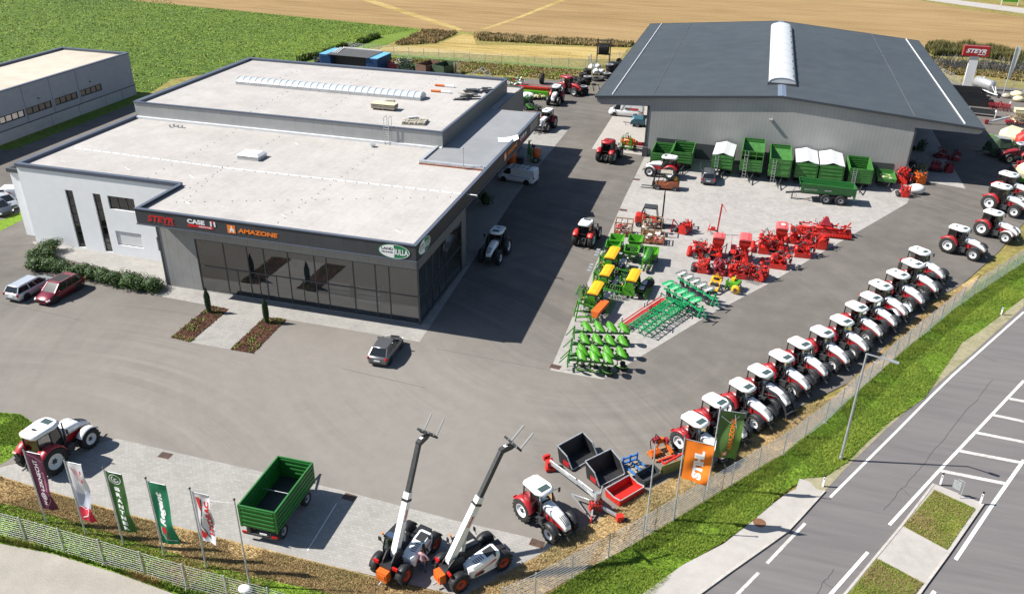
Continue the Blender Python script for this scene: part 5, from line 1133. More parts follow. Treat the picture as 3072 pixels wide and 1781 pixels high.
w0, w1 = (-29.12, 100.05), (-25.27, 99.54); put(v, off(mid(w0, w1), hd(w1, w0), -.1, -.9), hd(w1, w0))
v = make_car('delivery_van', 'white panel van with a red lettered side under the left hall canopy', 'vanw', 5.6, 2.0, 2.2, 'van', 'van')
q = MB(); q.add([(x, 1.005 + .0 * x, z) for x, z in ((-2.1, 1.25), (-.7, 1.25), (-.7, 1.55), (-2.1, 1.55))], [(0, 1, 2, 3)], 0); q.add([(x, 1.005, z) for x, z in ((-.68, 1.25), (.1, 1.25), (.1, 1.55), (-.68, 1.55))], [(0, 1, 2, 3)], 1); q.build('side_lettering', ['txtr', 'anth'], v)
w0 = (-19.91, 135.07); put(v, off(w0, R(180), -1.65, -.95), R(180))
v = make_car('delivery_van', 'white van with a red badge at the left picture edge', 'vanw', 4.5, 1.85, 1.85, 'van', 'van')
q = MB(); q.cb((-.1, .945, 1.25), (.6, .02, .45), 0); q.cb((-.1, .955, 1.27), (.4, .02, .16), 1); q.build('side_lettering', ['txtr', 'txtw'], v)
w0 = (-81.52, 74.86); put(v, off(w0, R(201), 1.35, -.85), R(201))
put(make_car('parked_car', 'silver car facing the grass at the left picture edge, in front of the white van', 'silver', 4.4, 1.78, 1.48), off((-81.65, 72.27), R(-22), -1.35, .85), R(-22))
put(make_car('parked_car', 'dark car cut off by the left picture edge', 'greyd', 4.4, 1.78, 1.48), off((-80.00, 70.12), R(-24), -2.4, .9), R(-24))

# ------------------------------------------------------------------ trailers (x forward = drawbar end, origin under the middle)
def make_trailer(label, L_=5., W_=2.5, zb=1.1, zt=2.7, paint='trailer', ribs=4, tarp=False, ladder=False, gate=False, axles=(-.9, .9), wr=.52, bar=1.8, hopper=False, solid=False, seats=0):
    t = thing('trailer', label, 'trailer')
    hl, hw, th = L_ / 2, W_ / 2, .06
    def side(name, p, q, n, z0=zb, z1=zt):
        """one board wall with pressed ribs on both faces"""
        mb = MB(); p, q = Vector((*p, 0)), Vector((*q, 0)); n = Vector((*n, 0)); d = (q - p).normalized(); ln = (q - p).length
        c = (p + q) / 2; a = math.atan2(d.y, d.x)
        mb.cb((c.x, c.y, (z0 + z1) / 2), (ln, th, z1 - z0), 0, a)
        for i in range(ribs):
            z = z0 + (z1 - z0) * (i + .5) / ribs; hh = (z1 - z0) / ribs * .34
            for s in (1, -1):
                o = n * (s * (th / 2 + .02)); mb.bar(p + d * .08 + o + Vector((0, 0, z)), q - d * .08 + o + Vector((0, 0, z)), .05, hh)
        for e in (p, q): mb.box(e.x - .05, e.x + .05, e.y - .05, e.y + .05, z0 - .05, z1 + .02)
        mb.bar(p + Vector((0, 0, z1)), q + Vector((0, 0, z1)), .10, .07)
        return mb.build(name, paint, t)
    if not solid:
        side('side_wall', (-hl, hw), (hl, hw), (0, 1)); side('side_wall', (-hl, -hw), (hl, -hw), (0, -1)); side('tailgate', (-hl, -hw + .06), (-hl, hw - .06), (1, 0))
        side('front_wall', (hl, -hw + .06), (hl, hw - .06), (1, 0), zb, zt if not gate else zb + (zt - zb) * .55)
        if gate:
            g = MB()
            for y in (-hw, -hw * .35, hw * .35, hw): g.bar((hl, y, zb + (zt - zb) * .5), (hl, y, zt), .07)
            for z in (zb + (zt - zb) * .78, zt): g.bar((hl, -hw, z), (hl, hw, z), .07)
            g.build('front_gate', paint, t)
    f = MB(); f.box(-hl + .03, hl - .03, -hw + .03, hw - .03, zb - .08, zb + .02); f.build('floor', 'dark' if not hopper else paint, t)
    if hopper:
        f = MB(); f.add([(hl - .1, -hw + .04, zt - .1), (hl - .1, hw - .04, zt - .1), (hl - 2.2, hw - .04, zb + .05), (hl - 2.2, -hw + .04, zb + .05)], [(0, 1, 2, 3)]); f.build('hopper_slope', paint, t); f = MB(); f.add([(-hl + .1, -hw + .04, zt - .5), (-hl + .1, hw - .04, zt - .5), (-hl + 1.6, hw - .04, zb + .05), (-hl + 1.6, -hw + .04, zb + .05)], [(0, 1, 2, 3)]); f.build('hopper_slope', paint, t)
    c = MB()
    for y in (-.45, .45): c.box(-hl + .1, hl - .1, y - .06, y + .06, zb - .30, zb - .08)
    for x in (-hl + .4, 0, hl - .4): c.box(x - .05, x + .05, -hw + .1, hw - .1, zb - .22, zb - .09)
    c.box(-hl - .06, -hl + .06, -hw + .05, hw - .05, .50, .62)
    for y in (-1, 1): c.box(-hl - .02, -hl + .05, y * .7 - .04, y * .7 + .04, .55, zb - .1)
    for x in axles: c.tube((x, -hw + .2, wr), (x, hw - .2, wr), .07, 8); c.box(x - .3, x + .3, -.5, .5, wr, zb - .25)
    c.build('chassis', 'dark', t)
    d = MB()
    for y in (-.45, .45): d.bar((hl - .3, y, zb - .35), (hl + bar, 0, .55), .09)
    d.bar((hl + bar - .7, .12, .6), (hl + bar - .7, .12, .03), .08); d.bar((hl + bar - .2, 0, .55), (hl + bar + .15, 0, .55), .10); d.build('drawbar', 'dark', t)
    for x in axles:
        for y in (-1, 1): make_wheel(t, (x, y * (hw - .22), wr), wr, .36, 'rimg', .55, lugs=False, side=y)
    for y in (-1, 1):
        l = MB(); l.cb((-hl - .09, y * (hw - .22), .72), (.05, .36, .14)); l.build('tail_light', 'redlens', t)
    if ladder:
        g = MB(); yl = -hw * .55
        for y in (yl - .2, yl + .2): g.bar((hl + .30, y, .35), (hl + .12, y, zt), .05)
        for i in range(8): z = .5 + i * (zt - .6) / 8; g.bar((hl + .29 - .02 * i, yl - .2, z), (hl + .29 - .02 * i, yl + .2, z), .045)
        g.build('ladder', 'chrome', t)
    if tarp:
        g = MB(); r = .36; n = 9
        secs = []
        for i in range(n):
            x = -hl - .05 + (L_ + .1) * i / (n - 1); sag = .03 * math.sin(i * 2.1)
            secs.append([(x, -hw - .06, zt - .14 + sag), (x, -hw - .07, zt + .04), (x, -hw * .5, zt + .06 + r * .5 - .03 + sag * .4), (x, 0, zt + .06 + r), (x, hw * .5, zt + .06 + r * .5 - .03 + sag * .4), (x, hw + .07, zt + .04), (x, hw + .06, zt - .14 - sag), (x, hw + .02, zt - .13 - sag), (x, 0, zt + r), (x, -hw - .02, zt - .13 + sag)])
        g.loft(secs, 0, False); g.build('tarpaulin', 'tarp', t)
    return t
TG = 'green trailers lined up in front of the hall'
o = make_trailer('dark green three way tipper trailer with an empty box standing on the front paved strip', 4.85, 2.46, 1.1, 2.7, ribs=5, axles=(-1.65, 1.45), wr=.5)
put(o, (-24.97, 35.8), R(90.5))
q = MB(); q.tube((.2, -1.15, 1.85), (.2, 1.15, 1.85), .025, 6); q.build('cross_chain', 'chrome', o); q = MB(); q.cb((-2.49, -.25, .78), (.03, .5, .12)); q.build('number_plate', 'plate', o)
put(make_trailer('leftmost open green trailer in front of the hall', 4.9, 2.5, 1.0, 2.35, 'trailer2', 4), (-9.75, 113.1), R(-91), 0); put(make_trailer('second open green trailer from the left, half behind the white and red tractor', 5.0, 2.68, 1.1, 2.6, 'trailer2', 4), (-6.95, 113.7), R(-90))
put(make_trailer('green trailer with a white gabled tarpaulin, alone between the door and the tallest trailer', 5.2, 2.6, 1.05, 2.9, 'trailer2', 4, tarp=True, ladder=True), (-1.5, 113.3), R(-92))
put(make_trailer('tallest green trailer with an open gate front and a long ladder', 5.9, 2.75, 1.35, 4.0, 'trailer2', 4, gate=True, ladder=True, hopper=True, wr=.6), (2.2, 113.1), R(-91))
put(make_trailer('green push off trailer with a smooth sloped front, beside the tallest trailer', 6.6, 2.65, 1.3, 3.5, 'trailer2', 3, ladder=True, hopper=True, wr=.6), (5.75, 112.7), R(-90))
put(make_trailer('green tarpaulin covered trailer just right of the push off trailer', 5.6, 2.7, 1.1, 3.05, 'trailer2', 4, tarp=True), (9.1, 113.2), R(-90))
put(make_trailer('green tarpaulin covered trailer behind the dump trailer, left of the open ribbed one', 5.6, 2.85, 1.1, 3.05, 'trailer2', 4, tarp=True), (12.2, 113.2), R(-90))
put(make_trailer('open ribbed green trailer at the right end of the trailer line', 5.4, 2.75, 1.0, 2.85, 'trailer2', 6, ladder=True), (15.8, 113.5), R(-90))
for o in [x for x in bpy.data.objects if x.name.startswith('trailer') and x.parent is None and x.type == 'EMPTY'][1:]: o['group'] = TG
# dump trailer
t = thing('dump_trailer', 'long smooth green dump trailer on four big wheels, parked across the other trailers', 'trailer', (11.4, 105.4), R(183))
mb = MB()
for y in (-1, 1): mb.loft([[(x, y * w_, z0), (x, y * (w_ + .12), z1), (x, y * (w_ + .06), z1), (x, y * (w_ - .06), z0)] for x, w_, z0, z1 in ((-3.3, .98, 1.35, 2.25), (2.6, 1.0, 1.35, 2.45), (3.1, 1.02, 1.6, 2.45))], 0, False)
mb.loft([[(2.6, -1.0, 1.3), (2.66, -1.0, 1.3), (3.3, -1.1, 2.45), (3.24, -1.1, 2.45)], [(2.6, 1.0, 1.3), (2.66, 1.0, 1.3), (3.3, 1.1, 2.45), (3.24, 1.1, 2.45)]], 0, False)
mb.box(-3.3, 2.62, -1.0, 1.0, 1.28, 1.36)
for y in (-1.12, 1.12): mb.bar((-3.3, y, 2.27), (3.2, y, 2.47), .12, .09)
mb.build('tipping_body', 'trailer', t); mb = MB(); mb.box(-3.42, -3.32, -1.08, 1.08, .75, 2.2); mb.build('tailgate', 'trailer', t)
mb = MB()
for y in (-.5, .5): mb.box(-3.0, 2.9, y - .08, y + .08, .98, 1.26); 
mb.box(-2.6, .6, -.75, .75, .72, .95); mb.bar((2.6, 0, 1.05), (4.7, 0, .72), .2); mb.bar((2.7, .35, 1.0), (4.3, .02, .8), .1); mb.bar((2.7, -.35, 1.0), (4.3, -.02, .8), .1); mb.bar((3.9, .2, .8), (3.9, .2, .02), .1); mb.build('chassis', 'dark', t)
for x in (-1.75, -.02):
    for y in (-1, 1): make_wheel(t, (x, y * .98, .63), .63, .52, 'rimg', .5, side=y)
mb = MB(); text_mesh('BRANTNER', .22, lambda p: Vector((1.9 - p[0], 1.075, 1.72 + p[1])), mb, 0, 0, .02); mb.add([(x, 1.09, z) for x, z in ((.3, 1.78), (-.5, 1.82), (-.5, 1.70), (.3, 1.66))], [(0, 1, 2, 3)]); mb.build('side_lettering', 'chrome', t)
mb = MB(); mb.lathe([(.30, 0), (.33, .03), (.30, .06)], 20, 0, (3.7, .3, .55), 'Y'); mb.wire([(3.1, .1, 1.3), (3.3, .2, 1.9), (3.6, .1, 1.6), (3.9, .05, .9)], .03, 5); mb.build('hose', 'black', t)

# ------------------------------------------------------------------ telehandlers
def make_tele(label, xy, rz, ang, l1, l2, pv=(.3, 1.72), head=.95, seed=0):
    t = thing('telehandler', label, 'telehandler', xy, rz)
    for x in (0, 3.0):
        for y in (-1, 1):
            make_wheel(t, (x, y * .94, .60), .60, .44, 'rimr', .55, side=y)
            m = MB(); m.loft([[(x + .68 * math.cos(R(a)), y * (.94 + d), .60 + .68 * math.sin(R(a))) for d in (-.24, .24)] + [(x + .64 * math.cos(R(a)), y * (.94 + d), .60 + .64 * math.sin(R(a))) for d in (.24, -.24)] for a in range(15, 166, 15)], 0); m.build('mudguard', 'black', t)
    c = MB(); c.box(-.55, 3.6, -.42, .42, .45, 1.0); c.tube((0, -.8, .6), (0, .8, .6), .12, 8); c.tube((3, -.8, .6), (3, .8, .6), .12, 8); c.box(-.6, .5, -.40, .40, 1.0, 1.3)
    for y in (-.30, .30): c.prism([(-.6, 1.0), (.9, 1.0), (.65, 1.85), (.05, 1.9), (-.35, 1.5)], y - .04, y + .04)
    c.box(.6, 2.5, .42, 1.0, .45, .75); c.build('chassis', 'black', t)
    c = MB(); c.box(-.98, -.56, -.36, .36, .48, 1.12); c.box(-1.02, -.9, -.25, .25, .70, .98); c.build('counterweight', 'orange', t); c = MB(); c.tube((-1.0, 0, .42), (-1.25, 0, .40), .06, 8); c.build('tow_hitch', 'steel', t)
    for y in (-1, 1): l = MB(); l.cb((-.52, y * .68, 1.36), (.12, .36, .18)); l.build('tail_light', 'redlens', t)
    # engine bonnet on the right
    def es(x, zt, w0, w1): return [(x, -w1, .62), (x, -w1, zt - .16), (x, -w1 + .10, zt), (x, -w0, zt), (x, -w0, .62)]
    b = MB(); b.loft([es(.62, 1.24, .30, .98), es(.9, 1.36, .28, 1.12), es(1.7, 1.56, .28, 1.16), es(2.55, 1.70, .28, 1.14), es(2.72, 1.64, .32, 1.08)], 0, False); bo = b.build('engine_bonnet', 'white', t)
    g = MB()
    for i in range(5): x = 1.12 + i * .13; g.bar((x, -.60, 1.36 + (x - .9) * .25 + .012), (x + .03, -.95, 1.36 + (x - .9) * .25 + .012), .05, .02)
    g.build('louvres', 'black', bo); g = MB(); g.add([(1.86, -.40, 1.60), (2.5, -.40, 1.705), (2.5, -1.0, 1.703), (1.86, -1.0, 1.598)], [(0, 1, 2, 3)]); g.build('cooler_screen', 'black', bo)
    g = MB(); g.add([(x, -1.168, z) for x, z in ((.95, .92), (1.3, .98), (2.2, 1.30), (2.42, 1.34), (2.42, 1.24), (1.6, 1.05), (1.0, .80))], [tuple(range(7))], 0); g.add([(x, -1.166, z) for x, z in ((.85, .70), (1.5, .70), (1.62, .86), (1.35, .98), (1.0, .90))], [tuple(range(5))], 1); g.build('side_decal', ['txtr', 'black'], bo)
    # cab on the left
    f = MB(); P = [(.55, .30), (.55, .98), (2.3, .98), (2.3, .30)]; T_ = [(.75, .34), (.75, .90), (1.75, .90), (1.75, .34)]
    for (x, y), (u, v) in zip(P, T_): f.bar((x, y, .8), (x, y, 1.35), .07); f.bar((x, y, 1.35), (u, v, 2.15), .07)
    f.loft([[(x, y, z) for x, y, z in ((.62, .28, z), (.62, .96, z), (1.85, .96, z), (1.85, .28, z))] for z in (2.12, 2.22)], 0, False); f.box(.5, 2.35, .28, 1.0, .55, .95); f.build('cab_frame', 'black', t)
    g = MB()
    for i in range(4):
        j = (i + 1) % 4; a, b2 = (*P[i], 1.35), (*P[j], 1.35); g.add([(*P[i], .95), (*P[j], .95), b2, a], [(0, 1, 2, 3)]); g.add([a, b2, (*T_[j], 2.12), (*T_[i], 2.12)], [(0, 1, 2, 3)])
    g.add([(.72, .36, 2.225), (.72, .88, 2.225), (1.1, .88, 2.225), (1.1, .36, 2.225)], [(0, 1, 2, 3)]); g.build('cab_glass', 'cabglass', t)
    m = MB(); m.cb((1.1, .62, 1.15), (.45, .45, .15)); m.cb((.88, .62, 1.45), (.12, .44, .55)); m.build('seat', 'dark', t)
    m = MB(); m.tube((.66, .92, 2.2), (.60, .98, 2.42), .03, 6, 1); m.tube((.60, .98, 2.35), (.60, .98, 2.47), .06, 8, 0); m.build('beacon', ['amber', 'black'], t)
    for p in ((2.35, 1.1, 1.9), (2.3, -1.15, 1.75), (.5, 1.15, 2.0)): m = MB(); m.bar((p[0], p[1] * .8, p[2] - .25), p, .03); m.cb(p, (.06, .20, .28)); m.build('mirror', 'black', t)
    # boom
    ca, sa = math.cos(ang), math.sin(ang); B = lambda u, v=0., y=0.: (pv[0] + u * ca - v * sa, y, pv[1] + u * sa + v * ca)
    bm = MB(); bm.loft([[B(u, -h, -w), B(u, h, -w), B(u, h, w), B(u, -h, w)] for u, h, w in ((-.35, .10, .17), (-.1, .22, .19), (.35, .22, .19), (l1, .20, .18))], 0, False)
    bo = bm.build('boom', 'white', t); k = MB(); k.loft([[B(u, -h, -w), B(u, h, -w), B(u, h, w), B(u, -h, w)] for u, h, w in ((l1 - .55, .23, .21), (l1 - .40, .23, .21))], 0, False); k.build('boom_collar', 'black', bo)
    k = MB()
    text_mesh('bobcat', .20, lambda p: Vector(B(l1 * .62 + p[0], p[1], -.192)), k, 0, 0, .035); k.build('side_lettering', 'txtr', bo)
    im = MB(); im.loft([[B(u, -h, -w), B(u, h, -w), B(u, h, w), B(u, -h, w)] for u, h, w in ((l1 - .4, .15, .13), (l2, .14, .125))], 0, False)
    hx = lambda u, v, y=0.: (B(l2)[0] + u, y, B(l2)[2] + v)
    im.loft([[hx(u, -h + dv, -w), hx(u, h + dv, -w), hx(u, h + dv, w), hx(u, -h + dv, w)] for i, (u, h, dv, w) in enumerate(((-.12, .15, .0, .14), (.25, .17, .06, .15), (head * .75, .14, .03, .14), (head, .08, .02, .12)))], 0, False)
    io = im.build('boom_extension', 'dark', t); k = MB(); k.tube(B(.9, -.45), B(2.3, -.24), .07, 8); k.tube(B(.5, -.7, 0), B(1.3, -.4), .10, 8); k.build('lift_cylinder', 'steel', t)
    k = MB(); k.add([hx(.15, .245, -.1), hx(.36, .24, -.1), hx(.36, .24, .1), hx(.15, .245, .1)], [(0, 1, 2, 3)]); k.build('warning_sticker', 'txtw', io)
    fd = R(38); F_ = lambda u, v, y: (hx(head, 0)[0] + u * math.cos(fd) - v * math.sin(fd), y, hx(head, 0)[2] + u * math.sin(fd) + v * math.cos(fd))
    k = MB()
    for v in (-.05, .42): k.bar(F_(.05, v, -.62), F_(.05, v, .62), .10)
    for y in (-.6, -.2, .2, .6): k.bar(F_(.05, -.1, y), F_(.05, .48, y), .08)
    k.bar(hx(head - .2, 0), F_(.05, .2, 0), .22); k.tube(hx(.1, .15), F_(.05, .35, 0), .05, 6); k.build('fork_carriage', 'dark', t)
    for y in (-.45, .45): k = MB(); k.bar(F_(.08, .4, y), F_(.08, -.12, y), .11, .05); k.bar(F_(.06, -.10, y), F_(1.25, -.06, y), .12, .05); k.build('fork_tine', 'anth', t)
    return t
a0, b0 = (-15.21, 33.03), (-14.52, 36.26); c0 = (-17.08, 33.20)
make_tele('left telehandler with its boom raised steeply, people standing beside its white bonnet', mid(a0, c0), R(76), R(65.5), 3.7, 6.65, pv=(.45, 1.6))
a0, c0 = (-11.76, 33.54), (-13.59, 34.08)
make_tele('right telehandler with its boom raised and forks tilted up, nearest the fence corner', mid(a0, c0), R(51), R(60.5), 4.15, 7.15, pv=(.0, 1.78), head=.85)

# ------------------------------------------------------------------ people: one skinned surface each, clothing colours by height, hair as a child
def person(label, xy, rz, h=1.8, shirt='shirt', pants='jeans', arms=(), hairlen=.0):
    t = thing('person', label, 'person', xy, rz)
    k = h / 1.8
    J = [(0, 0, .98), (0, 0, 1.16), (0, 0, 1.34), (0, 0, 1.47), (0, .01, 1.54), (0, .02, 1.66), (0, .02, 1.76)]
    rad = [.155, .145, .165, .13, .058, .088, .075]
    V = list(J); E_ = [(0, 1), (1, 2), (2, 3), (3, 4), (4, 5), (5, 6)]
    def chain(pts, rs, root):
        p = root
        for q, r in zip(pts, rs): V.append(q); rad.append(r); E_.append((p, len(V) - 1)); p = len(V) - 1
        return p
    for s in (-1, 1):
        chain([(s * .10, 0, .90), (s * .11, .03, .50), (s * .12, -.01, .09), (s * .13, .14, .04)], [.105, .070, .052, .045], 0)
        A = arms[0 if s < 0 else 1]
        e = chain([(s * .20, 0, 1.43), A[0], A[1], A[2]], [.072, .052, .040, .034], 3)
        w_ = Vector(A[2]); d = (w_ - Vector(A[1])).normalized(); n = d.cross(Vector((0, 0, 1))); n = n.normalized() if n.length > .1 else Vector((1, 0, 0))
        for f in range(4): chain([tuple(w_ + d * .05 + n * (.018 * (f - 1.5))), tuple(w_ + d * (.10 - .008 * abs(f - 1)) + n * (.02 * (f - 1.5)) - Vector((0, 0, .015)))], [.011, .008], e)
        chain([tuple(w_ + d * .02 + n * -.045), tuple(w_ + d * .05 + n * -.06)], [.012, .009], e)
    me = bpy.data.meshes.new('body'); me.from_pydata([(x * k, y * k, z * k) for x, y, z in V], E_, []); o = bpy.data.objects.new('body', me); col.objects.link(o)
    md = o.modifiers.new('skin', 'SKIN'); sv = me.skin_vertices[0].data
    for i, r in enumerate(rad): sv[i].radius = (r * k, r * k * (.72 if i < 4 else 1)); sv[i].use_root = i == 0
    o.modifiers.new('smooth', 'SUBSURF').levels = 1; o.modifiers['smooth'].render_levels = 2
    dg = bpy.context.evaluated_depsgraph_get(); em = bpy.data.meshes.new_from_object(o.evaluated_get(dg)); bpy.data.objects.remove(o)
    for m in ('skin', shirt, pants, 'black'): em.materials.append(M[m])
    for p in em.polygons:
        z = p.center.z / k; x = abs(p.center.x) / k; p.use_smooth = True
        p.material_index = 3 if z < .10 else 2 if z < .97 and x < .22 and p.center.y < .25 else 1 if z < 1.52 else 0
        for A, s in zip(arms, (-1, 1)):
            e, w_ = Vector(A[0]) * k, Vector(A[2]) * k
            dd = (p.center - w_).length
            if dd < (w_ - e).length * .95 and (p.center - Vector((0, 0, 1.2))).xy.length > .17: p.material_index = 0
    ob = bpy.data.objects.new('body', em); col.objects.link(ob); ob.parent = t
    hm = MB(Matrix.Scale(k, 4)); hm.ball((0, .0, 1.735), .105, 0, 12, 8, (.92, 1.05, 1.05))
    if hairlen: hm.ball((0, -.06, 1.62), .10, 0, 10, 6, (1, .7, 1.5))
    hm.build('hair', 'hair', t)
    fm = MB(Matrix.Scale(k, 4)); fm.ball((0, .125, 1.67), .018, 0, 6, 4, (.8, 1.2, 1.3)); [fm.ball((s * .032, .108, 1.695), .011, 1, 6, 4) for s in (-1, 1)]; fm.bar((-.022, .115, 1.625), (.022, .115, 1.625), .012, .008, 2); [fm.ball((s * .092, .02, 1.68), .022, 0, 6, 4, (.5, 1, 1.4)) for s in (-1, 1)]; fm.build('face', ['skin', 'black', 'dred'], t)
    return t
pp = (-14.50, 33.91)
person('person in a pink shirt and jeans with one hand on the hip, seen from behind', pp, R(-6), 1.86, arms=[((-.36, .06, 1.28), (-.46, .20, 1.20), (-.44, .34, 1.22)), ((.44, -.02, 1.18), (.36, .05, 1.06), (.22, .04, 1.02))])
person('dark clothed person with dark hair leaning at the white bonnet of the telehandler', off(pp, R(100), .5), R(20), 1.74, shirt='black', pants='jeans', arms=[((-.26, .06, 1.14), (-.24, .28, 1.12), (-.18, .42, 1.16)), ((.26, .06, 1.14), (.24, .28, 1.10), (.2, .40, 1.12))], hairlen=1)

# ------------------------------------------------------------------ flags
def flag(label, xy, hp, w_=1.1, L_=4.4, fn=None, texts=(), mats=('txtw',), rz=0., z0=None, swing=.1, seed=0, group='banner flags on poles'):
    t = thing('flag_pole', 'tall grey pole carrying ' + label, 'flag pole', xy, 0, group)
    p = MB(); p.tube((0, 0, 0), (0, 0, hp), .055, 10, 0, .04); p.build('pole', 'steel', t); p = MB(); p.ball((0, 0, hp + .06), .075, 0, 10, 6); p.build('pole_knob', 'dark', t)
    zt = hp - .18
    a = MB(); d = Vector((math.cos(rz), math.sin(rz), 0)); nrm = Vector((math.sin(rz), -math.cos(rz), 0)); a.tube((0, 0, zt + .02), tuple(d * (w_ + .1) + Vector((0, 0, zt + .02))), .022, 6); a.build('flag_arm', 'chrome', t)
    f = thing('banner_flag', label, 'flag', xy, 0, group.replace('poles', 'arms'))
    rn = random.Random(seed); ph = rn.uniform(0, 6)
    def S(u, v, e=0.):
        uu = u / w_; vv = v / L_
        k = vv * (1 - .35 * vv)
        n_ = swing * math.sin(3.2 * vv * PI * .8 + ph + 2.2 * uu) * uu * (.3 + vv) + .035 * math.sin(9 * uu + 2 * vv + ph) * (.25 + .6 * vv) + .03 * math.sin(13 * vv + 5 * uu) * uu
        pos = d * (.09 + u * (1 - .06 * vv * vv)) + nrm * n_
        return Vector((pos.x, pos.y, zt - v - .05 * uu * vv)) + nrm * e
    nu, nv = 16, 56; mb = MB(); vsx = [S(w_ * i / nu, L_ * j / nv) for j in range(nv + 1) for i in range(nu + 1)]
    for j in range(nv):
        for i in range(nu): mb.add([vsx[j * (nu + 1) + i], vsx[j * (nu + 1) + i + 1], vsx[(j + 1) * (nu + 1) + i + 1], vsx[(j + 1) * (nu + 1) + i]], [(0, 1, 2, 3)], fn((i + .5) / nu, (j + .5) / nv) if fn else 0, True)
    import bmesh
    o = mb.build('cloth', mats, f, recalc=False); b = bmesh.new(); b.from_mesh(o.data); bmesh.ops.remove_doubles(b, verts=b.verts, dist=.0005); b.to_mesh(o.data); b.free()
    if texts:
        mb = MB(); used = []
        for e in (.014, -.014): texts(mb, S, e)
        mb.build('print', ['txtw', 'txtr', 'txtk', 'txto', 'txtp'], f, recalc=False)
    return t
def up_text(mb, S, e, body, h, u0, v0, ln, mi=0, bold=.02, shear=0.):
    """reads from the bottom of the flag upwards"""
    text_mesh(body, h, lambda p: S(u0 - p[1], v0 - p[0], e), mb, mi, shear, bold, wid=ln, cut=.12)
def patch(mb, S, e, pts, mi):
    mb.add([S(u, v, e) for u, v in pts], [tuple(range(len(pts)))], mi)
def band(mb, S, e, pts, wd, mi):
    for (a, b), (c, d2) in zip(pts, pts[1:]):
        v = Vector((c - a, d2 - b)); n = Vector((-v.y, v.x)).normalized() * wd / 2; mb.add([S(a + n.x, b + n.y, e), S(c + n.x, d2 + n.y, e), S(c - n.x, d2 - n.y, e), S(a - n.x, b - n.y, e)], [(0, 1, 2, 3)], mi)
def ring(mb, S, e, u, v, r, wd, mi, n=20, a0=0, a1=360): band(mb, S, e, [(u + r * math.cos(R(a0 + (a1 - a0) * i / n)), v + r * math.sin(R(a0 + (a1 - a0) * i / n))) for i in range(n + 1)], wd, mi)
purple, flagg, flagt, flagw, flago, flaggm, bluegr = (mat(n, c, .75, var=.06) for n, c in (('purple_cloth', (.105, .012, .05)), ('dark_green_cloth', (.035, .12, .02)), ('emerald_cloth', (.008, .20, .095)), ('white_cloth', (.62, .61, .63)), ('orange_cloth', (.75, .18, .008)), ('grass_green_cloth', (.11, .22, .03)), ('blue_grey_cloth', (.36, .38, .46))))
fp = [(-38.84, 31.01), (-35.76, 30.86), (-32.94, 30.79), (-29.97, 30.67), (-26.97, 30.53), (-23.78, 30.06)]
def t1(mb, S, e):
    up_text(mb, S, e, 'LZKNECHT', .30, .50, 1.72, 2.35, 0, .01); up_text(mb, S, e, 'H', .30, .50, 3.85, .26, 0, .01); ring(mb, S, e, .50, 3.32, .24, .035, 0); ring(mb, S, e, .50, 3.32, .15, .03, 0); up_text(mb, S, e, 'S', .16, .50, 3.32, .12, 0, .01)
    up_text(mb, S, e, 'Forsttechnik', .15, .85, 2.1, 1.5, 4, .02, .3); band(mb, S, e, [(.15, .15), (.6, .3), (1.0, .62)], .03, 4); band(mb, S, e, [(.95, 3.0), (.9, 3.6), (.6, 4.1)], .03, 4)
flag('purple flag with white upright lettering, first from the left', fp[0], 5.9, 1.1, 4.45, lambda u, v: 0, t1, [purple], seed=1)
def t2(mb, S, e):
    for a in ((.2, .3, .55, 1.3), (.32, .35, .75, 1.5), (.45, .4, .85, 1.2)): band(mb, S, e, [(a[0], a[1]), ((a[0] + a[2]) / 2 + .05, (a[1] + a[3]) / 2), (a[2], a[3])], .03, 1)
    band(mb, S, e, [(.85, .5), (.82, 1.4)], .09, 1); band(mb, S, e, [(.15, 3.3), (.55, 3.5), (.85, 3.3), (1.0, 2.9)], .03, 0); band(mb, S, e, [(.2, 4.2), (.7, 3.9), (.9, 3.3)], .05, 0)
flag('white, blue grey and red flag, second from the left', fp[1], 5.95, 1.1, 4.45, lambda u, v: 2 if v > .78 - .05 * u else 1 if v > .42 + .12 * math.sin(u * 3) else 0, t2, [flagw, bluegr, mat('crimson_cloth', (.55, .02, .05), .75)], seed=2, swing=.14)
def t3(mb, S, e):
    ring(mb, S, e, .52, .48, .36, .05, 0); ring(mb, S, e, .52, .48, .22, .07, 0, 12, 20, 250); ring(mb, S, e, .56, .52, .1, .07, 0, 10, 100, 330)
    for i, c in enumerate('BRANTNER'): text_mesh(c, .29, lambda p, i=i: S(.52 + p[0], 1.22 + i * .43 - p[1], e), mb, 0, 0, .05, wid=.40, cut=.15)
flag('dark green flag with a round white emblem above stacked white letters', fp[2], 5.95, 1.08, 4.6, None, t3, [flagg], seed=3)
def t4(mb, S, e):
    up_text(mb, S, e, 'Regent', .55, .55, 1.9, 2.5, 0, .04, .25); patch(mb, S, e, [(.25, 3.35), (.55, 3.25), (.62, 3.7), (.32, 3.85)], 1); patch(mb, S, e, [(.42, 3.9), (.68, 3.78), (.74, 4.1), (.5, 4.2)], 1); band(mb, S, e, [(.3, 3.95), (.6, 4.3), (1.05, 4.42)], .035, 0); band(mb, S, e, [(.22, 3.3), (.2, 3.9), (.45, 4.3)], .03, 0)
flag('emerald green flag with slanted white script and a red mark', fp[3], 6.0, 1.15, 4.7, None, t4, [flagt], seed=4, swing=.15)
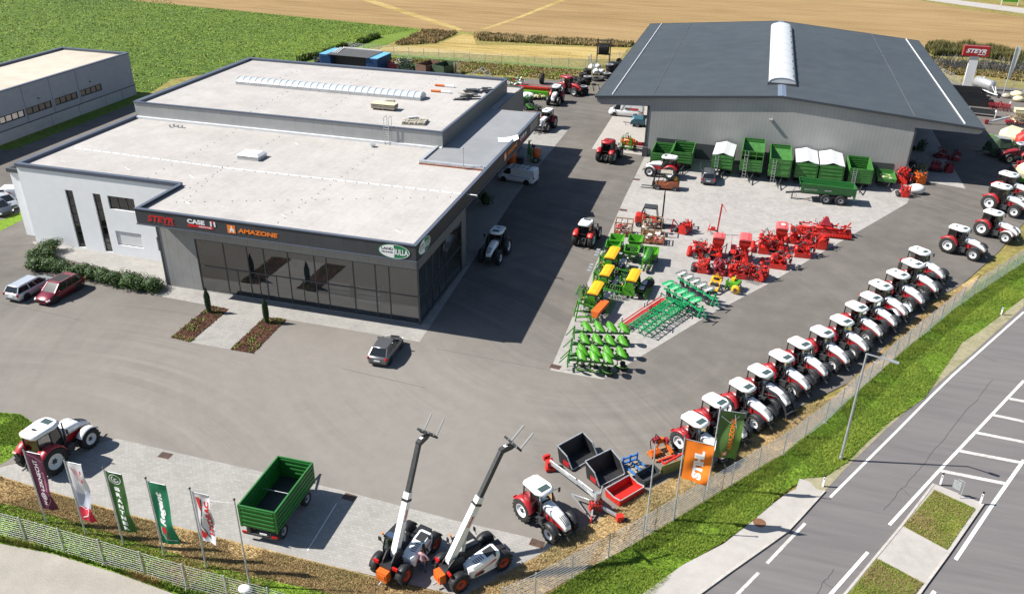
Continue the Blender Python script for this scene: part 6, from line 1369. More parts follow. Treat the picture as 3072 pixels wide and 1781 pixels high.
def t5(mb, S, e):
    up_text(mb, S, e, 'HYDRAC', .34, .82, 1.75, 2.5, 1, .045); patch(mb, S, e, [(.18, .3), (.42, .3), (.45, 1.15), (.36, 1.25), (.22, .6)], 1); patch(mb, S, e, [(.12, 2.75), (.55, 3.05), (.3, 3.4), (.12, 3.3)], 1); band(mb, S, e, [(.5, .4), (.42, 1.4), (.2, 2.4)], .06, 2); band(mb, S, e, [(.2, 2.4), (.7, 3.3)], .05, 2); band(mb, S, e, [(.98, .5), (.98, 3.0)], .03, 2)
flag('white flag with red letters and black and red diagonal marks', fp[4], 6.1, 1.1, 3.6, None, t5, [flagw], seed=5)
t = thing('flag_pole', 'tall bare grey pole with a slack halyard at the back corner of the green trailer', 'flag pole', fp[5], 0, 'banner flags on poles'); p = MB(); p.tube((0, 0, 0), (0, 0, 6.5), .055, 10, 0, .04); p.build('pole', 'steel', t); p = MB(); p.ball((0, 0, 6.56), .075, 0, 10, 6); p.build('pole_knob', 'dark', t); p = MB(); p.wire([(0, 0, 6.3), (-.9, .2, 5.95), (-1.9, .35, 5.7)], .012, 4); p.build('halyard', 'steel', t)
p5, p6_ = (-0.59, 42.54), (-2.20, 41.13)
t = thing('flag_pole', 'tall bare grey pole left of the orange flag, beside the red tipping box', 'flag pole', p6_, 0, 'banner flags on poles'); p = MB(); p.tube((0, 0, 0), (0, 0, 7.0), .055, 10, 0, .04); p.build('pole', 'steel', t); p = MB(); p.ball((0, 0, 7.06), .075, 0, 10, 6); p.build('pole_knob', 'dark', t)
def t6(mb, S, e): up_text(mb, S, e, 'STIHL', .62, .95, 1.62, 2.15, 0, .06)
flag('orange flag with large white upright lettering', p5, 6.8, 1.72, 2.95, None, t6, [flago], seed=6, rz=R(-6), swing=.16)
def t7(mb, S, e):
    up_text(mb, S, e, 'AMAZONE', .30, .88, 1.75, 2.5, 3, .03); band(mb, S, e, [(.05, .4), (.7, .9), (1.2, .3)], .04, 0); band(mb, S, e, [(.9, .2), (1.1, 1.2)], .03, 0); patch(mb, S, e, [(.45, 3.2), (.78, 3.1), (.82, 3.5), (.48, 3.6)], 3); patch(mb, S, e, [(.55, 3.3), (.72, 3.2), (.72, 3.45), (.6, 3.5)], 0)
flag('green flag with orange upright lettering, behind the orange flag', (1.3, 46.2), 6.8, 1.5, 3.75, lambda u, v: 1 if u > .62 and v > .25 + .0 * u and (u - .62) * 1.3 > (1 - v) * .45 else 0, t7, [mat('leaf_green_cloth', (.075, .155, .035), .75), flaggm], seed=7, rz=R(4), swing=.2)

# ------------------------------------------------------------------ fences
def fence(name, label, pts, h, pitch, n_h=11, rw=.011, mesh_v=True, m='steel'):
    t = thing(name, label, 'fence', pts[0], 0)
    o0 = Vector((*pts[0], 0)); tot = 0
    P = []
    for a, b in zip(pts, pts[1:]):
        n = max(1, round(math.dist(a, b) / pitch))
        for i in range(n): P.append(mid(a, b, i / n))
    P.append(pts[-1])
    for a, b in zip(P, P[1:]):
        mb = MB(); A, B_ = Vector((*a, 0)) - o0, Vector((*b, 0)) - o0; d = (B_ - A).normalized(); nn = Vector((-d.y, d.x, 0)) * .02
        for i in range(n_h):
            z = .08 + (h - .12) * i / (n_h - 1); mb.tube(A + Vector((0, 0, z)) + nn, B_ + Vector((0, 0, z)) + nn, rw, 4, 0, cap=False)
            if mesh_v: mb.tube(A + Vector((0, 0, z)) - nn * .2, B_ + Vector((0, 0, z)) - nn * .2, rw, 4, 0, cap=False)
        if mesh_v == 2:
            k = int((B_ - A).length / .25)
            for i in range(1, k): q = A + (B_ - A) * i / k; mb.bar(q + Vector((0, 0, .05)), q + Vector((0, 0, h)), rw * .7)
        mb.build('mesh_panel', m, t, recalc=False)
    pm = MB(); pm.box(-.035, .035, -.03, .03, -.05, h + .08); pm.box(-.13, .13, -.13, .13, -.05, .05, 1); po = pm.build('fence_post', [m, 'kerb_stone_plain'], t); po.location = Vector((*P[0], 0)) - o0
    for q in P[1:]: c = po.copy(); col.objects.link(c); c.parent = t; c.location = Vector((*q, 0)) - o0
    return t
M['kerb_stone_plain'] = mat('post_footing', (.46, .44, .41), .9)
fence('mesh_fence', 'galvanised mesh fence in front of the flag poles', [(-42.10, 29.35), (-38.81, 29.29), (-32.99, 29.09), (-27.13, 28.81), (-21.60, 28.65), (-17.30, 28.37)], 1.95, 2.95, 11, .009, False)
fence('mesh_fence', 'galvanised mesh fence along the road behind the tractor row', [(-9.13, 32.32), (-7.60, 33.89), (-5.88, 35.94), (-2.27, 40.38), (1.11, 44.89), (6.26, 51.70), (9.36, 56.62), (15.52, 67.93), (22.88, 80.42), (31.25, 92.93), (44, 108)], 1.95, 2.6, 11, .013)
fence('mesh_fence', 'distant mesh fence between the yard and the fields', [(-81.98, 165.90), (-78.43, 165.30), (-71.69, 165.71), (-51.56, 164.97), (-31.14, 166.39), (-8, 205), (30, 205), (38.57, 174.22), (44.25, 174.46), (50.80, 175.02)], 2.0, 3.6, 8, .02, m='steel')

# ------------------------------------------------------------------ street furniture
t = thing('street_lamp', 'tall galvanised street lamp with a long arm on the road verge', 'street lamp', (10.22, 52.26))
b = (10.22, 52.26); e = (12.18, 51.75); mb = MB(); mb.tube((0, 0, 0), (0, 0, 8.9), .10, 12, 0, .06); mb.tube((0, 0, 0), (0, 0, .35), .14, 12); mb.build('lamp_post', 'chrome', t)
dx, dy = e[0] - b[0], e[1] - b[1]; mb = MB(); mb.bar((0, 0, 8.88), (dx * .72, dy * .72, 8.86), .09, .07); mb.build('lamp_arm', 'chrome', t); mb = MB(); mb.bar((dx * .68, dy * .68, 8.86), (dx, dy, 8.82), .24, .09); mb.build('lamp_head', 'chrome', t)
for p, z, tx in (((8.88, 48.90), .02, 'by the end of the pavement'), ((16.67, 51.38), .09, 'on the left tip of the traffic island'), ((18.93, 50.07), .09, 'on the right tip of the traffic island'), ((26.25, 79.44), .02, 'alone on the far verge')):
    t = thing('delineator_post', 'white plastic delineator post with a black cap ' + tx, 'delineator post', p, R(-35), 'delineator posts', z)
    mb = MB(); mb.prism([(-.06, -.05), (.06, -.05), (.05, .05), (-.05, .05)], 0, .82, 'Z'); mb.build('post', 'white', t); mb = MB(); mb.prism([(-.062, -.052), (.062, -.052), (.05, .05), (-.05, .05)], .821, .95, 'Z'); mb.build('cap', 'black', t); mb = MB(); mb.box(-.03, .03, -.058, -.054, .60, .76); mb.build('reflector', 'dark', t)
t = thing('road_sign', 'small grey backed traffic sign on a thin post on the island', 'sign', (17.53, 50.31), R(60), None, .10)
mb = MB(); mb.path([(0, -.2, 0), (0, -.2, 1.35), (0, .2, 1.35), (0, .2, .7)], .04); mb.build('post', 'steel', t); mb = MB(); mb.box(-.02, .02, -.05, .45, .55, 1.2); mb.build('sign_plate', 'steel', t)
# sign pylon and far banners
t = thing('sign_pylon', 'tall white pylon with a red lettered box sign behind the hall', 'sign', (39.78, 174.29), R(0)); hz = 9.0
mb = MB(); mb.box(-.75, .75, -.3, .3, 0, 6.1); mb.build('pylon_leg', 'white', t)
mb = MB(); mb.box(-2.15, 2.15, -.45, .45, 6.1, 7.9); mb.build('sign_box', 'red', t); mb = MB(); text_mesh('STEYR', .78, lambda p: Vector((p[0], -.46, 7.05 + p[1])), mb, 0, .25, .04, wid=3.4); mb.add([(x, -.458, z) for x, z in ((.3, 6.40), (1.6, 6.40), (1.6, 6.52), (.4, 6.52))], [(0, 1, 2, 3)]); mb.build('lettering', 'txtw', t)
for p, hh, tx in (((45.79, 172.64), 8.5, 'tall narrow white banner on a pole behind the tank trailer'), ((49.62, 174.62), 4.2, 'white banner cut off by the right picture edge')):
    t = thing('banner_pole', tx, 'banner', p); mb = MB(); mb.tube((0, 0, 0), (0, 0, hh), .09, 8); mb.build('pole', 'steel', t); mb = MB(); mb.loft([[(0, 0, z), (w_, .02, z), (w_, .05, z), (0, .04, z)] for z, w_ in ((hh * .30, .25), (hh * .45, .5), (hh * .7, .7), (hh, .85))], 0, False); mb.build('cloth', 'bag', t)
sheet('far_road', [(49.02, 292.49), (70, 330), (58.36, 296.10), (74.71, 285.67), (79.88, 280.65), (76.12, 265.37), (72.40, 275.42), (61.01, 283.54)], -.03, g_conc)
sheet('far_verge', [(58.46, 296.71), (75.15, 287.63), (260, 330), (120, 420)], -.035, g_soil); sheet('far_verge', [(47.00, 291.71), (49.22, 292.57), (60.91, 282.99), (72.28, 274.90), (75.82, 264.17), (74.09, 257.16), (70.79, 268.30), (58.10, 277.35)], -.034, g_soil)
t = thing('field_sign', 'bright green board on two posts beyond the far road', 'sign', (71.67, 289.70)); mb = MB(); mb.box(-2.2, 2.2, -.08, .08, 1.0, 3.6); mb.build('board', 'lime', t); mb = MB(); mb.box(-2.3, -2.1, -.1, .1, 0, 3.7); mb.box(2.1, 2.3, -.1, .1, 0, 3.7); mb.build('posts', 'white', t); mb = MB(); mb.box(-.2, .3, -.1, -.085, 2.2, 3.0); mb.build('mark', 'txtw', t)

# ------------------------------------------------------------------ field implements (x forward unless said otherwise)
def headstock(t, x, w=.8, h=1.2, z0=.45, m='dark'):
    mb = MB(); mb.bar((x, -w / 2, z0), (x + .05, 0, z0 + h), .09); mb.bar((x, w / 2, z0), (x + .05, 0, z0 + h), .09); mb.bar((x, -w / 2, z0), (x, w / 2, z0), .11); mb.bar((x + .05, 0, z0 + h), (x - .7, 0, z0 + .15), .07); mb.cb((x + .05, 0, z0 + h), (.12, .2, .14)); return mb.build('headstock', m, t)
def mould(mb, p, a, s, up=1, mi=0, L_=1.15, w_=.44):
    """twisted leaf shaped plough board"""
    secs = []; ca, sa = math.cos(a), math.sin(a)
    for i in range(7):
        u = i / 6; wd = w_ * (.35 + 1.0 * math.sin(PI * (.12 + .80 * u))) ; tw = R(70) - R(75) * u
        cx, cz = L_ * (u - .3), up * (.42 - .45 * u)
        lat, ver = math.cos(tw) * wd / 2, math.sin(tw) * wd / 2 * up
        q = []
        for k in (-1, 0, 1):
            x, y, z = cx + .05 * k, s * (.10 * u * u + lat * k) , cz + ver * k + .05 * (k * k)
            q.append((p[0] + x * ca - y * sa, p[1] + x * sa + y * ca, p[2] + z))
        q += [(x, y, z - .03) for x, y, z in reversed(q)]
        secs.append(q)
    mb.loft(secs, mi)
def make_plough(label, xy, rz, n=4, pitch=1.08, beam='lime', board='lime', la=-.7, group=None, step=-.16, wheel=True, s_=1):
    t = thing('plough', label, 'plough', xy, rz, group)
    headstock(t, .0, .8, 1.0, .55, beam)
    mb = MB(); mb.bar((0, 0, 1.0), (.6, 0, 1.0), .16); mb.bar((.4, 0, 1.0), (.6 + n * pitch, step * n, 1.0), .14); mb.bar((.1, .3, 1.1), (1.6, step * 1.4, 1.05), .07); mb.build('beam', beam, t)
    for i in range(n):
        x, y = .75 + i * pitch, step * (i + .5)
        for up in (1, -1):
            b = MB(); mould(b, (x + .15, y - .1, 1.0 + up * .52), la, s_, up, 0); o = b.build('mouldboard', board, t)
            l = MB(); l.bar((x, y, 1.0), (x + .12, y, 1.0 + up * .55), .07, .12); l.bar((x + .12, y, 1.0 + up * .55), (x - .22, y - .05, 1.0 + up * .78), .05, .10); l.build('leg', 'dark' if up < 0 else beam, t)
        d = MB(); d.lathe([(.0, -.01), (.24, -.012), (.24, .012), (0, .01)], 16, 0, (x + .50, y - .15, .62)); d.lathe([(.0, -.01), (.22, -.012), (.22, .012), (0, .01)], 16, 0, (x + .50, y - .15, 1.40)); d.bar((x + .5, y - .13, .62), (x + .3, y, 1.0), .05); d.bar((x + .5, y - .13, 1.4), (x + .3, y, 1.0), .05); d.build('coulter', 'black', t)
    if wheel: make_wheel(t, (.75 + n * pitch - .5, step * n - .35, .34), .34, .2, 'rimg', .5, lugs=False)
    return t
PG = 'lime green ploughs at the tip of the implement display'
for i, (a, b, tx) in enumerate((((-11.48, 62.67), (-7.05, 64.42), 'farthest from the grate at the paving tip'), ((-11.25, 60.61), (-7.17, 62.05), 'third from the paving tip'), ((-11.07, 58.77), (-7.27, 60.04), 'second from the paving tip'), ((-11.02, 58.11), (-7.30, 59.02), 'nearest the paving tip'))):
    make_plough('lime green reversible plough with leaf shaped boards, ' + tx, a, hd(a, b), 4 if i < 3 else 3, 1.06, 'green', 'lime', -1.0, PG)
make_plough('emerald green plough with emerald boards, nearer the lime ploughs', (-0.98, 69.75), hd((-0.98, 69.75), (-4.85, 74.62)), 5, .95, 'teal', 'teal', .8, 'emerald ploughs', .14, s_=-1)
make_plough('emerald framed plough with bare grey boards, nearer the yellow implement', (0.02, 72.43), hd((0.02, 72.43), (-3.10, 76.42)), 5, .95, 'teal', 'mould', .8, 'emerald ploughs', .14, s_=-1)

def make_cultivator(label, p, q, dep, group):
    """tine cultivator: p-q is the roller side, dep the working depth direction"""
    a = hd(p, q); w_ = math.dist(p, q); t = thing('cultivator', label, 'cultivator', mid(p, q), a - PI / 2, group)
    hw = w_ / 2; f = MB()
    for x in (.15, .8, 1.45, 2.1): f.bar((x, -hw, .85), (x, hw, .85), .075)
    for i in range(7): y = -hw + w_ * i / 6; f.bar((0, y, .88), (2.2, y, .88), .06)
    for i in range(6): y = -hw + w_ * i / 6; f.bar((.15, y, .95), (1.45, y + w_ / 6, .95), .05); f.bar((.8, y + w_ / 6, .95), (2.1, y, .95), .05)
    f.bar((.8, -.35, .9), (1.6, 0, 1.65), .09); f.bar((.8, .35, .9), (1.6, 0, 1.65), .09); f.bar((1.6, 0, 1.65), (2.4, 0, .9), .07); f.build('frame', 'teal', t)
    k = MB(); n = 10
    for r_, x in enumerate((.15, .8, 1.45, 2.1)):
        for i in range(n // 2):
            y = -hw + w_ * (i * 2 + r_ % 2 + .5) / n; k.path([(x, y, .85), (x - .22, y, .62), (x - .10, y, .30), (x + .08, y, .06)], .05, .06)
    k.build('tines', 'teal', t)
    rl = MB()
    for i in range(30): y = -hw + w_ * (i + .5) / 30; rl.lathe([(.24, y - .012), (.27, y), (.24, y + .012)], 10, 0, (-.55, 0, .32), 'Y', False)
    for b in range(8): a_ = b * PI / 4; rl.bar((-.55 + .24 * math.cos(a_), -hw, .32 + .24 * math.sin(a_)), (-.55 + .24 * math.cos(a_), hw, .32 + .24 * math.sin(a_)), .035)
    rl.build('roller', 'ired', t); g = MB(); g.bar((-.75, -hw, .75), (-.75, hw, .75), .06); g.bar((-.35, -hw, .72), (-.35, hw, .72), .06)
    for i in range(24): y = -hw + w_ * i / 23; g.bar((-.75, y, .75), (-.95, y, .45), .03)
    for y in (-hw * .6, hw * .6): g.bar((-.55, y, .72), (.2, y, .85), .07)
    g.build('roller_frame', 'ired', t)
    for y in (-hw + .1, hw - .1): s = MB(); s.cb((-.8, y, 1.0), (.04, .28, .42)); s.build('warning_board', 'txtw', t)
    return t
CG = 'emerald cultivators with red rollers'
make_cultivator('emerald tine cultivator with a red cage roller, nearer the lime ploughs', (-7.12, 65.80), (-5.49, 69.44), 2, CG)
make_cultivator('emerald tine cultivator with a red cage roller, nearer the emerald ploughs', (-5.38, 69.61), (-4.27, 71.99), 2, CG)

def make_drill(label, c, rz, zl=2.0, L_=2.7, W_=1.0, lid='yellow', fr='lime', back='harrow', group=None):
    """mounted seed drill: long hopper across, coulters behind (towards -x)"""
    t = thing('seed_drill', label, 'seed drill', c, rz, group); hl, hw = L_ / 2, W_ / 2
    h = MB(); h.loft([[(-hw, -hl, zl - .12), (hw, -hl, zl - .12), (hw, hl, zl - .12), (-hw, hl, zl - .12)], [(-hw * .9, -hl, zl - .5), (hw * .9, -hl, zl - .5), (hw * .9, hl, zl - .5), (-hw * .9, hl, zl - .5)], [(-.15, -hl * .96, zl - 1.0), (.15, -hl * .96, zl - 1.0), (.15, hl * .96, zl - 1.0), (-.15, hl * .96, zl - 1.0)]], 0, False); h.build('hopper', 'dark', t)
    d = MB(); d.loft([[(-hw - .03, y, zl - .12), (hw + .03, y, zl - .12), (hw + .03, y, zl - .06), (hw * .5, y, zl + .03), (-hw * .5, y, zl + .03), (-hw - .03, y, zl - .06)] for y in (-hl - .03, hl + .03)], 0, False); d.build('hopper_lid', lid, t)
    f = MB()
    for y in (-hl - .08, hl + .08): f.prism([(-.5, .35), (.75, .35), (.75, .8), (.25, zl - .3), (-.25, zl - .3), (-.5, .8)], y - .03, y + .03)
    for x, z in ((.7, .5), (.7, .95), (-.45, .5), (.0, 1.0)): f.bar((x, -hl - .1, z), (x, hl + .1, z), .12)
    for y in (-hl * .6, -hl * .2, hl * .2, hl * .6): f.bar((.7, y, .9), (-.5, y, .5), .08); f.bar((.75, y, .55), (.2, y, zl - .6), .06)
    f.bar((.75, hl * .5, 1.0), (1.3, hl * .3, .6), .1); f.bar((.75, -hl * .5, 1.0), (1.3, -hl * .3, .6), .1); f.bar((.7, 0, 1.5), (1.35, 0, 1.2), .08); f.build('frame', fr, t); headstock(t, 1.25, .9, 1.0, .5, fr)
    k = MB()
    for i in range(12): y = -hl + L_ * (i + .5) / 12; k.path([(-.45, y, .55), (-.85, y, .3), (-.95, y, .05)], .05); k.tube((-.1, y, zl - 1.0), (-.8, y, .4), .022, 5, 0, cap=False)
    for i in range(10): y = -hl + L_ * (i + .5) / 10; k.lathe([(0, -.01), (.2, -.01), (.2, .01), (0, .01)], 12, 0, (-1.0, y, .2))
    k.build('coulters', 'black', t); k = MB(); k.bar((-1.35, -hl, .55), (-1.35, hl, .55), .07)
    for i in range(18): y = -hl + L_ * i / 17; k.path([(-1.35, y, .55), (-1.55, y, .3), (-1.8, y, .05)], .025)
    k.bar((-1.35, -hl * .5, .55), (-.4, -hl * .5, .7), .06); k.bar((-1.35, hl * .5, .55), (-.4, hl * .5, .7), .06); k.build('harrow', fr, t)
    p = MB(); p.box(-hw - .75, -hw - .3, -hl * .9, -hl * .2, .95, 1.0); p.box(-hw - .75, -hw - .3, hl * .1, hl * .6, .95, 1.0); p.build('step', 'chrome', t)
    for y in (-hl, hl): w_ = MB(); w_.tube((.7, y, 1.0), (.7, y * 1.28, 1.5), .03, 5, 1); w_.ball((.7, y * 1.28, 1.55), .09, 0, 8, 5); w_.build('warning_lamp', ['amber', fr], t)
    return t
SG = 'green seed drills with yellow lids'
DR = R(176)
make_drill('seed drill with the longest yellow lid, in front of the green spreader tray', (-10.71, 77.86), DR, 2.1, 2.8, 1.0, group=SG)
make_drill('seed drill with a yellow lid in the middle of the left drill line', (-10.55, 73.83), DR, 2.0, 2.4, .9, group=SG)
make_drill('seed drill with a yellow lid right of the drill line, below the green drum', (-7.89, 73.56), DR, 2.0, 2.6, .95, group=SG)
make_drill('seed drill with a yellow lid nearest the lime ploughs', (-10.92, 69.79), DR, 2.0, 2.6, .95, group=SG)
def make_spreader(label, c, rz, z=1.35, L_=1.9, W_=1.5, paint='lime', group=None):
    t = thing('spreader', label, 'spreader', c, rz, group); a, b = W_ / 2, L_ / 2
    h = MB()
    def ringq(x, y, zz): return [(-x, -y, zz), (x, -y, zz), (x, y, zz), (-x, y, zz)]
    h.loft([ringq(a, b, z), ringq(a * .55, b * .8, z - .75)], 0, False, False); h.loft([ringq(a - .05, b - .05, z), ringq(a * .5, b * .75, z - .68)], 0, False, False); h.add(ringq(a * .5, b * .75, z - .68), [(0, 1, 2, 3)], 0)
    for p, q in zip(ringq(a, b, z), ringq(a, b, z)[1:] + ringq(a, b, z)[:1]): h.bar(p, q, .09, .06)
    h.build('hopper', paint, t); f = MB()
    for y in (-.45, .45): f.bar((-a * .8, y, .3), (a * 1.1, y, .3), .08); f.bar((a, y, .3), (a * .8, y, z - .3), .07); f.bar((-a * .7, y, .3), (-a * .5, y, z - .5), .07)
    for x in (-a * .8, a): f.bar((x, -.5, .3), (x, .5, .3), .08)
    f.build('frame', 'dark', t)
    for y in (-.4, .4): d = MB(); d.lathe([(0, .42), (.26, .42), (.27, .46), (0, .46)], 14, 0, (-.2, y, 0), 'Z'); d.build('spreading_disc', 'steel', t)
    for y in (-.45, .45): d = MB(); d.bar((-a * .8, y, .3), (-a * .8, y, .02), .07); d.build('foot', 'dark', t)
    return t
PG2 = 'open green spreader hoppers'
for p, tx in (((-11.10, 83.33), 'left one of the back pair, below the crates'), ((-9.15, 83.80), 'right one of the back pair, below the crates'), ((-9.14, 81.03), 'in front of the back pair, left of the green drum'), ((-7.12, 81.13), 'at the right, above the green drum'), ((-11.21, 81.59), 'half hidden behind the longest yellow lid')):
    make_spreader('open green spreader hopper, ' + tx, p, R(4), group=PG2)
t = thing('grain_drum', 'ribbed green cylinder drill with a small wheel, right of the yellow lids', 'seed drill', (-7.30, 79.95), R(88))
mb = MB(); mb.lathe([(0, -1.25), (.42, -1.25), (.42, 1.25), (0, 1.25)], 18, 0, (0, 0, 1.25), 'X')
for i in range(8): a = 2 * PI * i / 8; mb.bar((-1.24, .43 * math.cos(a), 1.25 + .43 * math.sin(a)), (1.24, .43 * math.cos(a), 1.25 + .43 * math.sin(a)), .04)
mb.build('drum', 'green', t); mb = MB()
for x in (-1.2, 0, 1.2): mb.bar((x, -.45, .25), (x, -.35, 1.2), .08); mb.bar((x, .45, .25), (x, .35, 1.2), .08); mb.bar((x, -.45, .3), (x, .45, .3), .08)
mb.bar((-1.4, -.45, .3), (1.4, -.45, .3), .1); mb.bar((-1.4, .45, .3), (1.4, .45, .3), .1); mb.path([(1.2, .5, 1.2), (1.2, .8, 1.9), (-.6, .9, 2.0)], .05); mb.build('frame', 'lime', t); make_wheel(t, (-1.55, -.3, .36), .36, .22, 'rimg', .5, lugs=False, side=-1)
t = thing('disc_roller', 'black packer roller full of rings, right of the lower right yellow lid', 'roller', (-6.84, 74.38), R(70))
mb = MB()
for i in range(13): mb.lathe([(.38, -1.2 + i * .2), (.48, -1.14 + i * .2), (.38, -1.08 + i * .2)], 18, 0, (0, 0, .5), 'X', False)
mb.lathe([(0, -1.3), (.36, -1.3), (.36, 1.3), (0, 1.3)], 12, 0, (0, 0, .5), 'X'); mb.build('rings', 'black', t); mb = MB(); mb.bar((-1.4, 0, .9), (1.4, 0, .9), .12); mb.bar((-1.4, 0, .9), (-1.4, 0, .45), .1); mb.bar((1.4, 0, .9), (1.4, 0, .45), .1)
for i in range(8): x = -1.1 + i * .32; mb.bar((x, .2, 1.05), (x, -.3, .7), .06)
mb.build('roller_frame', 'lime', t)
t = thing('orange_drill_box', 'long orange box of a drill standing between the yellow lids and the lime ploughs', 'seed box', (-10.04, 67.47), R(78))
mb = MB(); mb.loft([[(x, -.22, .75), (x, .22, .75), (x, .38, 1.35), (x, -.38, 1.35)] for x in (-1.3, 1.3)], 0, False); mb.build('box', 'orange', t); mb = MB()
for x in (-1.1, 1.1): mb.bar((x, -.4, 0), (x, 0, .8), .08); mb.bar((x, .4, 0), (x, 0, .8), .08)
mb.bar((-1.3, 0, .7), (1.3, 0, .7), .08); mb.build('stand', 'lime', t)
t = thing('green_frame', 'tall lime green headstock frame with hoses behind the ploughs', 'frame', (-11.77, 66.94), R(20))
mb = MB(); mb.bar((-.5, -.5, 0), (-.2, -.3, 1.9), .1); mb.bar((-.5, .5, 0), (-.2, .3, 1.9), .1); mb.bar((-.2, -.3, 1.9), (-.2, .3, 1.9), .1); mb.bar((-.2, 0, 1.8), (1.6, .3, .6), .1); mb.bar((-.5, -.6, .5), (1.6, -.6, .5), .1); mb.bar((-.5, .6, .5), (1.6, .6, .5), .1); mb.bar((1.6, -.6, .5), (1.6, .6, .5), .1); mb.bar((.5, -.6, .5), (.5, .6, .5), .1); mb.build('frame', 'lime', t); mb = MB(); mb.wire([(-.2, .1, 1.8), (.3, .3, 2.0), (.7, .1, 1.4), (.9, -.3, .7)], .03, 5); mb.bar((.3, -.2, .9), (1.3, -.4, .75), .22, .1); mb.build('hose', 'black', t); mb = MB()
for i in range(10): mb.path([(.5 + .11 * i, -.6, .5), (.6 + .11 * i, -.85, .25), (.55 + .11 * i, -.9, .03)], .03)
mb.build('tines', 'green', t)
for p, s, tx in (((-9.38, 81.06), 1, 'between the yellow lids and the spreaders'), ((-9.93, 76.80), -1, 'between the left and right yellow lids'), ((-10.01, 72.02), 1, 'right of the nearest yellow lid'), ((-11.75, 79.85), 1, 'left of the longest yellow lid'), ((-11.75, 76.06), 1, 'left of the middle yellow lid'), ((-8.87, 74.41), 1, 'below the right yellow lid'), ((-12.17, 70.59), -1, 'left of the nearest yellow lid'), ((-11.10, 68.28), 1, 'behind the orange box')):
    t = thing('hose_rig', 'green tine rig with hoses and grey steps ' + tx, 'tine rig', p, R(0 if 'left of' in tx else 80))
    mb = MB(); rn = random.Random(s + int(p[0] * 10))
    for i in range(9): y = -1.1 + i * .27; mb.path([(0, y, .75), (-.35 * s, y, .5), (-.25 * s, y, .06)], .05); mb.bar((0, y, .75), (.6 * s, y * .8, 1.1), .04)
    mb.bar((0, -1.3, .78), (0, 1.3, .78), .12); mb.bar((.6 * s, -1.1, 1.1), (.6 * s, 1.1, 1.1), .09); mb.bar((-.3 * s, -1.2, .9), (-.3 * s, 1.2, .9), .07); mb.build('tine_frame', 'green', t)
    mb = MB(); [mb.wire([(rn.uniform(-.4, .6), -1 + j * .25, 1.0), (rn.uniform(-.3, .6), -1 + j * .25 + .2, 1.45), (rn.uniform(-.4, .6), -1 + j * .25 + .4, .9)], .03, 5) for j in range(7)]; mb.build('hoses', 'black', t)
    mb = MB(); [mb.box(-.85 * s - .2, -.85 * s + .2, -.9 + j * .7, -.5 + j * .7, .9, .95) for j in range(3)]; mb.build('steps', 'chrome', t)

